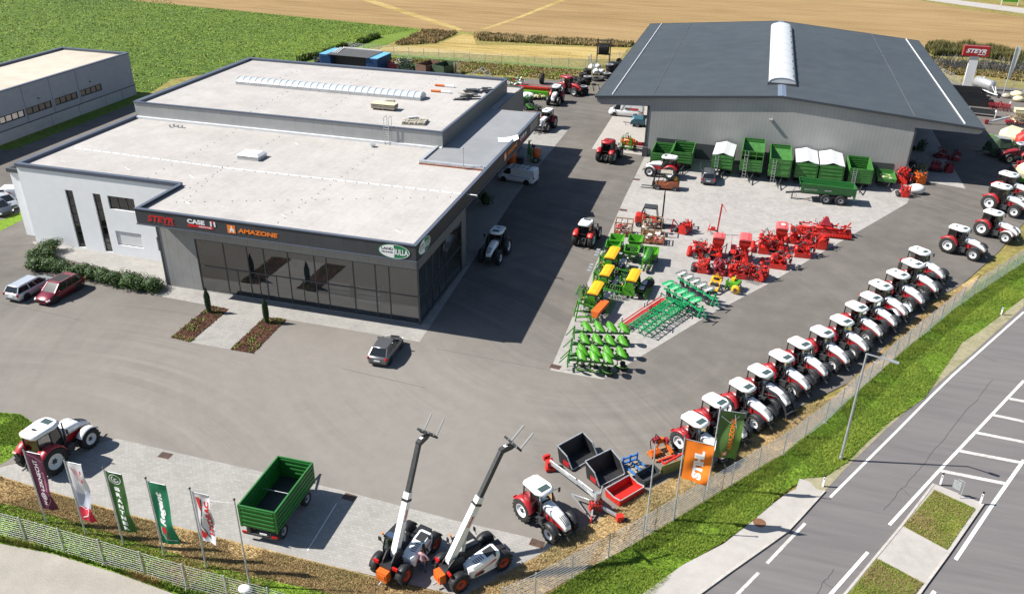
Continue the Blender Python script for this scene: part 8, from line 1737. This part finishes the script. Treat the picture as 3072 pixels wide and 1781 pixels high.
t = thing('water_tank', 'upright ribbed orange tank half hidden by the canopy, behind the pale blue van', 'tank', (-29.68, 107.11)); mb = MB(); mb.lathe([(0, 0), (.75, 0), (.8, .1), (.75, .3), (.8, .5), (.75, .7), (.8, .9), (.75, 1.1), (.7, 1.7), (.3, 1.9), (0, 1.92)], 18, 0, axis='Z'); mb.build('tank', 'orange', t); mb = MB(); mb.cb((1.2, .3, .5), (.8, .9, 1.0)); mb.build('crate', 'dark', t)
t = thing('compressor', 'small petrol blue trailer compressor under the left hall canopy', 'compressor', (-15.57, 130.66), R(183)); mb = MB(); mb.loft([[(x, -.75, .5), (x, -.8, zt - .25), (x, -.55, zt), (x, .55, zt), (x, .8, zt - .25), (x, .75, .5)] for x, zt in ((-1.15, 1.25), (-.8, 1.55), (.6, 1.6), (1.05, 1.2))], 0, False); mb.build('hood', 'petrol', t); mb = MB(); mb.box(-1.2, 1.15, -.7, .7, .38, .5); mb.bar((1.1, 0, .42), (2.3, 0, .5), .09); mb.bar((1.9, .1, .5), (1.9, .1, 0), .06); mb.build('chassis', 'dark', t)
for y in (-.8, .8): make_wheel(t, (0, y, .32), .32, .2, 'rimg', .6, lugs=False, side=1 if y > 0 else -1)
t = thing('red_beam', 'short red machine beam behind the hall corner column', 'beam', (-13.63, 119.75)); mb = MB(); mb.bar((-.9, 0, .55), (.9, 0, .55), .5, .45); mb.build('beam', 'dred', t); mb = MB(); mb.box(-.8, -.7, -.3, .3, 0, .35); mb.box(.7, .8, -.3, .3, 0, .35); mb.build('feet', 'dark', t)
shrub('dark leafy shrub by the showroom side wall under the canopy', (-28.52, 91.27), 1.0, 1.9, 700, None, sz=.1)
red_tiller('orange red machine head at the right end of the trailer line, by the hall corner', (21.91, 115.95), R(-20), 1.8, 1.6, 2.0, 2, name='gear_machine', cat='machine')
red_tiller('orange rake gearbox beside the white sack at the hall corner', (23.88, 116.24), R(10), 1.5, 1.2, 1.4, 1, paint='orange', name='gear_machine', cat='machine')
red_tiller('small red drum implement in front of the white sack at the paving edge', (21.42, 110.45), R(0), 1.3, .9, 1.0, 1, name='gear_machine', cat='machine')
t = thing('bulk_bag', 'plump white sack on the paving by the hall corner', 'sack', (22.94, 111.91)); mb = MB(); mb.ball((0, 0, .62), .95, 0, 14, 9, (1.1, .8, .68)); mb.build('sack', 'bag', t)
t = thing('small_cart', 'low open green cart with a rail frame and pale ring, right of the trailer line', 'cart', (19.38, 114.48), R(-91)); mb = MB()
for y in (-1.1, 1.1): mb.box(-1.9, 1.9, y - .04, y + .04, .9, 1.35)
for x in (-1.9, 1.9): mb.box(x - .04, x + .04, -1.06, 1.06, .9, 1.35)
mb.box(-1.86, 1.86, -1.06, 1.06, .86, .9); mb.build('box', 'trailer2', t); mb = MB(); mb.bar((1.9, .4, .8), (3.2, 0, .5), .1); mb.bar((1.9, -.4, .8), (3.2, 0, .5), .1); mb.box(-1.6, 1.7, -.5, .5, .6, .85); mb.build('chassis', 'dark', t); mb = MB(); mb.lathe([(.6, 1.0), (.7, 1.05), (.6, 1.1)], 20, 0, (-.4, 0, 0), 'Z'); mb.cb((.9, .5, 1.1), (.3, .3, .3)); mb.cb((.9, -.5, 1.1), (.3, .3, .3)); mb.build('ring', 'cream', t)
for y in (-.9, .9): make_wheel(t, (-.2, y, .42), .42, .28, 'rimg', .5, lugs=False, side=1 if y > 0 else -1)
# machines under the right canopy, deep shade put into their dark paints
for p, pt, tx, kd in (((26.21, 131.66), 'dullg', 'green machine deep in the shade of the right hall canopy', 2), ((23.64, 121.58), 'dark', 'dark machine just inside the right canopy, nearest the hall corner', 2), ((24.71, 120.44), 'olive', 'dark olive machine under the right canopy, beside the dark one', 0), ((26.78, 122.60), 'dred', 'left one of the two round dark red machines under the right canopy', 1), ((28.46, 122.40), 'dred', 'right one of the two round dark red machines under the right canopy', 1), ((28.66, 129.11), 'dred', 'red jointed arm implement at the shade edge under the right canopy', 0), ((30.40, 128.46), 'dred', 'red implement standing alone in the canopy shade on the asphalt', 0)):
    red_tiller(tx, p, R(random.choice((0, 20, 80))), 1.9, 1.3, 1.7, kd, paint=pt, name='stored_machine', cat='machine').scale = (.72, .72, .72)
# yard east of the hall
for i, (p, tx) in enumerate((((38.98, 170.98), 'farthest'), ((38.83, 166.40), 'second'), ((39.11, 164.00), 'third'), ((39.14, 161.89), 'nearest'))):
    t = thing('steel_trough', 'long black steel trough behind the hall, %s of the stack of four' % tx, 'trough', p, R(-4), 'black troughs behind the hall'); mb = MB(); mb.box(-2.6, 2.6, -.6, -.54, 0, 1.2); mb.box(-2.6, 2.6, .54, .6, 0, 1.2); mb.box(-2.6, -2.54, -.54, .54, 0, 1.2); mb.box(2.54, 2.6, -.54, .54, 0, 1.2); mb.box(-2.54, 2.54, -.54, .54, 0, .05); mb.build('trough', 'black', t)
t = thing('slurry_tanker', 'silver slurry tank trailer with a white drawbar frame behind the hall', 'tanker', (42.18, 172.07), R(-62)); t.scale = (.8, .8, .9); mb = MB(); mb.lathe([(0, -3.1), (.7, -3.0), (1.05, -2.6), (1.1, 0), (1.05, 2.2), (.7, 2.7), (0, 2.8)], 20, 0, (0, 0, 1.9), 'X'); mb.build('tank', 'chrome', t); mb = MB(); mb.bar((2.2, -.8, .8), (4.6, 0, .6), .16); mb.bar((2.2, .8, .8), (4.6, 0, .6), .16); mb.bar((2.4, -.5, 2.4), (4.0, -.1, .8), .12); mb.bar((2.4, .5, 2.4), (4.0, .1, .8), .12); mb.box(-2.2, 2.2, -.5, .5, .7, .9); mb.build('drawbar', 'txtw', t); mb = MB(); mb.lathe([(0, 0), (.3, 0), (.3, .2), (0, .22)], 14, 0, (-.6, 0, 2.95), 'Z'); mb.build('manhole', 'steel', t)
for x in (-1.4, .1):
    for y in (-1.1, 1.1): make_wheel(t, (x, y, .62), .62, .45, 'rimg', .5, lugs=False, side=1 if y > 0 else -1)
make_cultivator('red and dark cultivator lying in front of the slurry tanker', (41.03, 161.64), (44.32, 160.99), 2, None); o = bpy.data.objects[[x.name for x in bpy.data.objects if x.name.startswith('cultivator')][-1]]
def recolor(o, mp):
    for ch in o.children_recursive:
        for i, m in enumerate(ch.data.materials): 
            if m and m.name in mp: ch.data.materials[i] = M[mp[m.name]]
recolor(o, {'emerald_green': 'dred'})
t = thing('feed_rack', 'long grey trough with white legs in front of the black troughs', 'trough', (38.78, 155.15), R(-8)); mb = MB(); mb.box(-2.0, 2.0, -.5, .5, .5, .56); mb.box(-2.0, 2.0, .45, .5, .56, 1.1); mb.box(-2.0, 2.0, -.5, -.45, .56, .9); mb.build('trough', 'dark', t); mb = MB(); [mb.box(x - .06, x + .06, -.55, .55, 0, 1.1) for x in (-2, 2)]; mb.build('legs', 'txtw', t)
t = red_seeder('big cream and red seed drill with a grey arm at the right picture edge', (43.78, 150.95), R(90), 4.5, 2.6, wheel=False); recolor(t, {'faded_red': 'cream', 'implement_red': 'cream'})
for ch in t.children:
    if ch.name.startswith(('frame', 'marker', 'harrow_bar', 'headstock')): ch.data.materials[0] = M['dred']
mb = MB(); mb.bar((-.5, 2.2, 1.2), (-.9, 4.4, .5), .3, .25); mb.bar((-.9, 4.4, .5), (-1.1, 5.3, .5), .2); mb.cb((-1.1, 5.3, .45), (.5, .5, .6), 1); mb.build('side_arm', ['steel', 'dred'], t)
def hay_machine(label, c, rz, paint, trim, s=1.):
    t = thing('hay_machine', label, 'hay machine', c, rz); mb = MB(Matrix.Scale(s, 4)); mb.loft([[(x, -w_, .7), (x, -w_ * 1.05, 1.4), (x, -w_ * .6, zt), (x, w_ * .6, zt), (x, w_ * 1.05, 1.4), (x, w_, .7)] for x, w_, zt in ((-2.0, .8, 1.7), (-1.4, 1.1, 2.5), (.3, 1.15, 2.7), (1.3, .9, 2.0))], 0, False); mb.build('body', paint, t); mb = MB(Matrix.Scale(s, 4)); mb.bar((1.2, 0, .9), (3.0, 0, .6), .18); mb.bar((-1.9, -1.15, .6), (1.3, -1.15, .6), .2, .5); mb.bar((-1.9, 1.15, .6), (1.3, 1.15, .6), .2, .5); mb.bar((1.4, -1.0, 1.0), (1.4, 1.0, 1.0), .2); mb.build('frame', trim, t)
    for y in (-1.1, 1.1): make_wheel(t, (-.4 * s, y * s, .5 * s), .5 * s, .36 * s, 'rimw', .5, lugs=False, side=1 if y > 0 else -1)
    return t
hay_machine('cream rounded hay machine with a green nose, right of the hall shadow', (39.43, 139.15), R(150), 'cream', 'lime')
hay_machine('dark green and white loader wagon half in the hall shadow', (36.29, 132.43), R(200), 'dullg', 'dullg'); q = bpy.data.objects[[x.name for x in bpy.data.objects if x.name.startswith('hay_machine')][-1]]; mb = MB(); mb.loft([[(-1.5, -.75, 2.45), (-1.5, .75, 2.45), (-1.5, .75, 2.52), (-1.5, -.75, 2.52)], [(.4, -.8, 2.72), (.4, .8, 2.72), (.4, .8, 2.8), (.4, -.8, 2.8)]], 0, False); mb.build('hood_panel', 'chrome', q); mb = MB(); mb.box(-1.9, -1.2, -1.2, -.6, 1.5, 2.2); mb.build('side_panel', 'cream', q)
hay_machine('red machine hood cut off by the right picture edge, above the maroon tractor', (41.09, 136.98), R(180), 'ired', 'dark')
hay_machine('green and cream machine behind the topmost right tractor', (37.72, 121.06), R(180), 'cream', 'green')
red_tiller('maroon baler pick up at the right edge behind the topmost tractor', (38.22, 125.19), R(0), 2.2, 1.2, 1.5, 1, paint='dred', name='stored_machine', cat='machine')
for p, s_, tx in (((45.59, 169.65), .5, 'brown boulder by the far fence, left of the pale pair'), ((47.59, 170.97), .7, 'pale boulder by the far fence, the larger one'), ((47.14, 167.66), .6, 'pale boulder by the far fence, the nearer one')):
    t = thing('boulder', tx, 'boulder', p); mb = MB(); mb.ball((0, 0, s_ * .7), s_ * 1.5, 0, 9, 6, (1.1, .9, .6)); mb.build('stone', 'stone' if 'brown' in tx else 'cream', t)
t = thing('brush_pile', 'row of dark dead branches on the bank below the pylon sign', 'brush pile', (46.22, 193.40)); mb = MB(); rn = random.Random(3)
for i in range(420): x, y = rn.uniform(-9, 9), rn.uniform(-3, 3); a = rn.uniform(0, PI); l = rn.uniform(.5, 1.6); mb.bar((x, y, rn.uniform(0, .5)), (x + l * math.cos(a), y + l * math.sin(a), rn.uniform(.6, 2.4)), .06)
mb.build('branches', 'dark', t)

# ------------------------------------------------------------------ scrap row and tyres behind the showroom
t = thing('shipping_container', 'blue container shed with light blue roof edges and grey sheet roof behind the showroom', 'container', (-74.10, 152.39), R(-3))
W0, D0, H0 = 12.5, 6.0, 2.9
mb = MB(); mb.box(-W0 / 2, -W0 / 2 + 2.4, -D0 / 2, D0 / 2, 0, H0); mb.box(W0 / 2 - 2.4, W0 / 2, -D0 / 2, D0 / 2, 0, H0)
for i in range(20):
    for x in (-W0 / 2 - .03, W0 / 2 + .03): y = -D0 / 2 + .2 + i * (D0 - .4) / 19; mb.box(x - .03, x + .03, y - .07, y + .07, .15, H0 - .15)
for i in range(7):
    for x0 in (-W0 / 2, W0 / 2 - 2.4): x = x0 + .25 + i * .32; mb.box(x - .06, x + .06, -D0 / 2 - .05, -D0 / 2 - .003, .15, H0 - .15)
mb.build('body', 'navy', t); mb = MB(); mb.box(-W0 / 2, -W0 / 2 + 2.4, -D0 / 2, D0 / 2, H0 + .004, H0 + .06); mb.box(W0 / 2 - 2.4, W0 / 2, -D0 / 2, D0 / 2, H0 + .004, H0 + .06); mb.build('roof', 'ltblue', t); mb = MB(); mb.loft([[(-W0 / 2 + 1.7, y, H0 + .1), (W0 / 2 - 1.7, y, H0 + .1), (W0 / 2 - 1.7, y, H0 + .16), (-W0 / 2 + 1.7, y, H0 + .16)] for y in (-D0 / 2 - .3, D0 / 2)], 0, False); mb.build('sheet_roof', 'anth2', t); mb = MB(); mb.box(-W0 / 2 + 2.4, W0 / 2 - 2.4, -D0 / 2 + 1.2, -D0 / 2 + 1.3, 0, H0); mb.build('inner_dark_panel', 'black', t); mb = MB(); [mb.bar((-W0 / 2 + 1.5 + k * .4, D0 / 2 - .2, H0 + .25), (-W0 / 2 + 2.4 + k * .5, -D0 / 2 + 1, H0 + .2), .12) for k in range(3)]; mb.bar((-W0 / 2 + 2, D0 / 2, H0 + .25), (W0 / 2 - 2, D0 / 2, H0 + .25), .2); mb.build('edge_boards', 'bag', t)  # black panel added inside so that the open front reads dark
def tyre_pile(label, c, n, r=.8, w_=.5, name='tyre_stack', cat='tyre stack', flat=True, jit=.12, group='tyre stacks behind the yard', whitec=False):
    t = thing(name, label, cat, c, 0, group); z = 0
    for i in range(n):
        dx, dy = random.uniform(-jit, jit), random.uniform(-jit, jit)
        mb = MB(); mb.lathe([(r * .52, z + .04), (r * .9, z), (r, z + w_ * .2), (r, z + w_ * .8), (r * .9, z + w_), (r * .52, z + w_ - .04), (r * .5, z + w_ * .5), (r * .52, z + .04)], 20, 0, (dx, dy, 0), 'Z')
        k = int(r * 22)
        for j in range(k): a = 2 * PI * j / k; mb.bar((dx + r * .98 * math.cos(a), dy + r * .98 * math.sin(a), z + .04), (dx + r * .98 * math.cos(a + .12), dy + r * .98 * math.sin(a + .12), z + w_ - .04), .05)
        mb.build('tyre', 'tyre', t)
        if whitec and i == n - 1: m = MB(); m.lathe([(r * .55, z + w_ + .01), (r * .75, z + w_ + .03), (r * .9, z + w_ + .01)], 18, 0, (dx, dy, 0), 'Z'); m.build('tyre_cover', 'rimg', t)
        z += w_
    return t
for p, n, tx in (((-27.58, 147.06), 3, 'nearest tyre stack, beside the red roofed tractor bonnet'), ((-28.46, 154.66), 3, 'tyre stack behind the nearest one, to its right'), ((-30.48, 155.63), 2, 'low tyre stack at the left, behind the red roofed tractor'), ((-29.55, 154.28), 2, 'low tyre stack between the left and the right one'), ((-30.09, 159.18), 2, 'tyre stack farther back, left of the big bags'), ((-30.06, 162.74), 2, 'tyre stack below the grey posts'), ((-30.05, 151.40), 2, 'tyre stack directly over the red tractor bonnet'), ((-26.17, 165.93), 3, 'tyre stack at the hall eave, topped with a pale ring'), ((-25.79, 160.67), 2, 'low tyre stack under the pale ringed one')):
    tyre_pile(tx, p, n, whitec='pale ring' in tx or 'nearest' in tx)
t = tyre_pile('single huge flat tyre right of the big bags', (-27.23, 158.44), 1, 1.2, .5)
t = tyre_pile('flat tyre lying among the scrap boxes behind the showroom', (-55.13, 154.21), 1, .9, .6)
t = thing('tyre', 'big lugged tractor tyre standing behind the red cutting header', 'tyre', (-36.57, 152.42), R(90)); make_wheel(t, (0, 0, .95), .95, .6, 'rimg', .5, name='tread')
t = thing('tyre', 'small upright tyre against the hall eave', 'tyre', (-25.62, 173.80), R(0)); make_wheel(t, (0, 0, .6), .6, .3, 'rimg', .6, lugs=False, name='tread')
t = thing('black_tank', 'low black round tank beside the tyre rack', 'tank', (-25.96, 169.13)); mb = MB(); mb.lathe([(0, 1.3), (1.0, 1.25), (1.3, 1.0), (1.35, 0)], 18, 0, axis='Z'); mb.build('shell', 'black', t)
rk = (-29.61, 170.42); rk2 = (-27.06, 170.67); t = thing('tyre_rack', 'tall steel rack holding a row of tractor tyres by the stubble field', 'tyre rack', mid(rk, rk2), hd(rk, rk2)); hw = math.dist(rk, rk2) / 2; mb = MB()
for x in (-hw, hw):
    for y in (-.5, .5): mb.bar((x, y, 0), (x, y, 5.4), .16)
    mb.bar((x, -.5, 2.4), (x, .5, 2.4), .12); mb.bar((x, -.5, 4.6), (x, .5, 4.6), .12)
for y in (-.4, .4): mb.bar((-hw, y, 2.4), (hw, y, 2.4), .14); mb.bar((-hw, y, 5.1), (hw, y, 5.1), .1)
mb.build('rack_frame', 'anth', t)
for i in range(5):
    u = thing('tyre', 'tractor tyre hanging in the tall rack, %s from the left' % ('first', 'second', 'third', 'fourth', 'fifth')[i], 'tyre', off(mid(rk, rk2), hd(rk, rk2), (-hw + .55 + i * (2 * hw - 1.1) / 4)), hd(rk, rk2) + R(90), 'tyres hanging in the rack', 2.45); mb = MB(Matrix.Translation((0, 0, 1.0))); r, w_ = 1.0, .62; mb.lathe([(.5, -w_ * .4), (.9, -w_ / 2), (1.0, -w_ * .3), (1.0, w_ * .3), (.9, w_ / 2), (.5, w_ * .4), (.48, 0), (.5, -w_ * .4)], 20, 0)
    for j in range(22): a = 2 * PI * j / 22; mb.bar((math.cos(a), -.28, math.sin(a)), (math.cos(a + .12), .28, math.sin(a + .12)), .08)
    mb.build('tread', 'tyre', u)
for p, tx in (((-29.84, 166.51), 'left white bulk bag among the grey posts'), ((-28.91, 167.46), 'middle white bulk bag behind the huge flat tyre'), ((-27.39, 163.67), 'grimy white bulk bag nearest the huge flat tyre'), ((-28.30, 162.75), 'sagging white bulk bag left of the huge flat tyre')):
    t = thing('bulk_bag', tx, 'sack', p, random.uniform(0, 3), 'bulk bags by the tyres'); mb = MB(); mb.ball((0, 0, .55), .75, 0, 10, 7, (1, .9, .75)); mb.cb((.1, .1, 1.05), (.4, .35, .35), 0, .5, .3); mb.build('sack', 'bag', t)
for i, p in enumerate(((-30.60, 166.87), (-30.49, 168.82), (-28.73, 163.21), (-28.89, 161.95))):
    t = thing('steel_post', 'grey steel post by the bulk bags, %s of four from the left' % ('first', 'second', 'fourth', 'third')[i], 'post', p, 0, 'grey posts by the bulk bags'); mb = MB(); mb.box(-.09, .09, -.09, .09, 0, 2.6); mb.box(-.2, .2, -.2, .2, 0, .05); mb.build('post', 'steel', t)
for p, tx in (((-26.67, 149.41), 'left one of two brown pointed plough tools by the hall eave'), ((-25.52, 149.29), 'right one of two brown pointed plough tools by the hall eave')):
    t = thing('plough_tool', tx, 'tool', p, 0, 'brown pointed tools'); mb = MB(); mb.loft([[(-.6, -.5, 0), (.6, -.5, 0), (.6, .5, 0), (-.6, .5, 0)], [(-.1, -.1, 1.5), (.1, -.1, 1.5), (.1, .1, 1.5), (-.1, .1, 1.5)]], 0, False); mb.build('tool', 'khaki', t); mb = MB(); mb.cb((0, 0, 1.5), (.3, .3, .3), 0, .5, .5); mb.bar((-.6, .2, .3), (.9, .4, .2), .1); mb.build('tip', 'olive', t)
h0, h1 = (-38.49, 143.22), (-32.82, 143.14); t = thing('cutting_header', 'long red combine cutting header with a green back behind the canopy', 'combine header', mid(h0, h1), hd(h0, h1)); hw = math.dist(h0, h1) / 2; mb = MB(); mb.prism([(.7, .5), (-.3, .6), (-.5, 1.7), (-.35, 1.75), (-.15, .8), (.7, .62)], -hw, hw, 'X'); [mb.box(x - .04, x + .04, -.6, .9, .4, 1.6) for x in (-hw, hw)]; mb.build('trough', 'ired', t)
mb = MB(); mb.tube((-hw + .1, .2, 1.5), (hw - .1, .2, 1.5), .08, 8); n = 5
for k in range(n): a = 2 * PI * k / n; mb.bar((-hw + .1, .2 + .5 * math.cos(a), 1.5 + .5 * math.sin(a)), (hw - .1, .2 + .5 * math.cos(a), 1.5 + .5 * math.sin(a)), .05)
for i in range(6):
    x = -hw + .2 + i * (2 * hw - .4) / 5
    for k in range(n): a = 2 * PI * k / n; mb.bar((x, .2, 1.5), (x, .2 + .5 * math.cos(a), 1.5 + .5 * math.sin(a)), .05)
mb.build('reel', 'ired', t); mb = MB(); mb.box(-hw, hw, -1.2, -.55, .25, 1.2); mb.bar((-hw, -1.25, .3), (hw, -1.25, .3), .2); mb.build('back_frame', 'lime', t)
t = thing('cream_heap', 'loose heap of cream and olive machine parts under the header', 'parts heap', (-34.99, 142.05)); mb = MB(); rn = random.Random(5); [mb.cb((rn.uniform(-1.8, 1.8), rn.uniform(-1.3, 1.3), rn.uniform(.1, .8)), (rn.uniform(.3, 1.0), rn.uniform(.2, .5), rn.uniform(.15, .4)), rn.choice((0, 0, 1, 2)), rn.uniform(0, 3), rn.uniform(-.6, .6)) for _ in range(70)]; mb.build('parts', ['cream', 'olive', 'dark'], t)
t = thing('white_tarp_load', 'flat white covered load beside the annex wall, left of the cream heap', 'load', (-36.35, 141.10)); mb = MB(); mb.ball((0, 0, .5), 1.3, 0, 12, 6, (1.1, .8, .5)); mb.build('cover', 'bag', t); mb = MB(); mb.box(-1.2, 1.2, -.8, .8, 0, .4); mb.build('base', 'dark', t)
def junk(label, c, rz, pal, n=46, sx=2.0, sy=1.2, h=1.6, seed=1, box=None, name='scrap_machine', cat='scrap'):
    t = thing(name, label, cat, c, rz); rn = random.Random(seed); mb = MB()
    if box:
        for y in (-sy, sy): mb.loft([[(-sx, y, .5), (-sx, y + .05, .5), (-sx, y + .05, h * .9), (-sx, y, h * .9)], [(sx, y, .5), (sx, y + .05, .5), (sx, y + .05, h), (sx, y, h)]], 0, False)
        for x in (-sx, sx): mb.box(x - .03, x + .03, -sy, sy, .5, h)
        mb.box(-sx, sx, -sy, sy, .45, .5); mb.box(-sx * .8, sx * .8, -.3, .3, .1, .45)
    else:
        mb.box(-sx * .8, sx * .8, -sy * .6, sy * .6, .25, h * .45)
        for _ in range(n): mb.bar((rn.uniform(-sx, sx), rn.uniform(-sy, sy), rn.uniform(.1, h)), (rn.uniform(-sx, sx), rn.uniform(-sy, sy), rn.uniform(.1, h)), rn.uniform(.06, .2), None, rn.choice((0, 0, 1, 2)))
    mb.build('body', pal, t)
    for x in (-sx * .6, sx * .6): make_wheel(t, (x, -sy, .4), .4, .25, 'rimg', .5, lugs=False, side=-1)
    return t
junk('maroon scrap machine right of the blue container', (-69.30, 154.07), 0, ['dred', 'dark', 'steel'], 26, 1.5, 1.0, 2.2, 1)
junk('faded red and grey scrap machine in the row behind the showroom', (-66.79, 153.90), 0, ['pinkred', 'steel', 'stone'], 30, 2.0, 1.2, 2.2, 2)
junk('dull green scrap machine with a silver drum behind the showroom', (-64.16, 153.78), 0, ['dullg', 'steel', 'dullg'], 34, 1.9, 1.2, 2.6, 3)
junk('small dark green scrap parts left of the brown boxes', (-61.81, 153.91), 0, ['green', 'dark', 'steel'], 24, 1.1, 1.0, 1.5, 4)
junk('brown sided open box trailer behind the showroom', (-59.39, 153.40), R(70), ['dullb', 'dark', 'dullg'], 0, 2.2, 1.3, 2.0, 5, True)
junk('dark green open box trailer behind the showroom, right of the brown one', (-56.11, 153.87), R(72), ['dullg', 'dark', 'dullg'], 0, 2.2, 1.4, 2.0, 6, True)
for i, p in enumerate(((-54.08, 153.90), (-53.29, 153.85))):
    t = thing('post_pair', 'pair of pale upright posts behind the showroom roof edge, %s pair' % ('left', 'right')[i], 'posts', p); mb = MB(); mb.bar((-.2, 0, 0), (-.2, 0, 2.3), .14); mb.bar((.2, .1, 0), (.2, .1, 2.3), .14); mb.bar((-.2, 0, .4), (.2, .1, .4), .1); mb.build('posts', 'cream', t)
t = thing('peaked_rack', 'low peaked grey steel frame behind the rear roof edge', 'frame', (-48.41, 152.59)); mb = MB(); [mb.path([(-2.6, y, .3), (0, y, 1.9), (2.2, y, .3)], .12) for y in (-.9, .9)]; [mb.bar((x, -.9, 1.9 - abs(x) * .65), (x, .9, 1.9 - abs(x) * .65), .09) for x in (-1.6, -.8, 0, .8, 1.6)]; mb.build('frame', 'steel', t)
junk('low white and green machine parts at the rear building corner', (-41.47, 149.63), 0, ['bag', 'green', 'dred'], 30, 2.4, 1.4, 1.4, 8)
junk('dark grey machine by the annex wall below the header', (-35.43, 136.69), R(40), ['dark', 'green', 'steel'], 26, 1.2, .9, 1.8, 9)
junk('low dark machine parts beside the canopy end', (-33.79, 134.54), 0, ['green', 'dark', 'dark'], 24, 1.6, .8, 1.0, 10)
junk('rusty timber and dark scrap left of the blue container', (-81.25, 153.44), 0, ['dark', 'wood', 'dark'], 30, 2.2, 1.4, 1.6, 11)

# every top-level thing keeps its label within sixteen words
for o in bpy.data.objects:
    if o.parent is None and 'label' in o and len(o['label'].split()) > 16: print('LONG', o.name, o['label'])
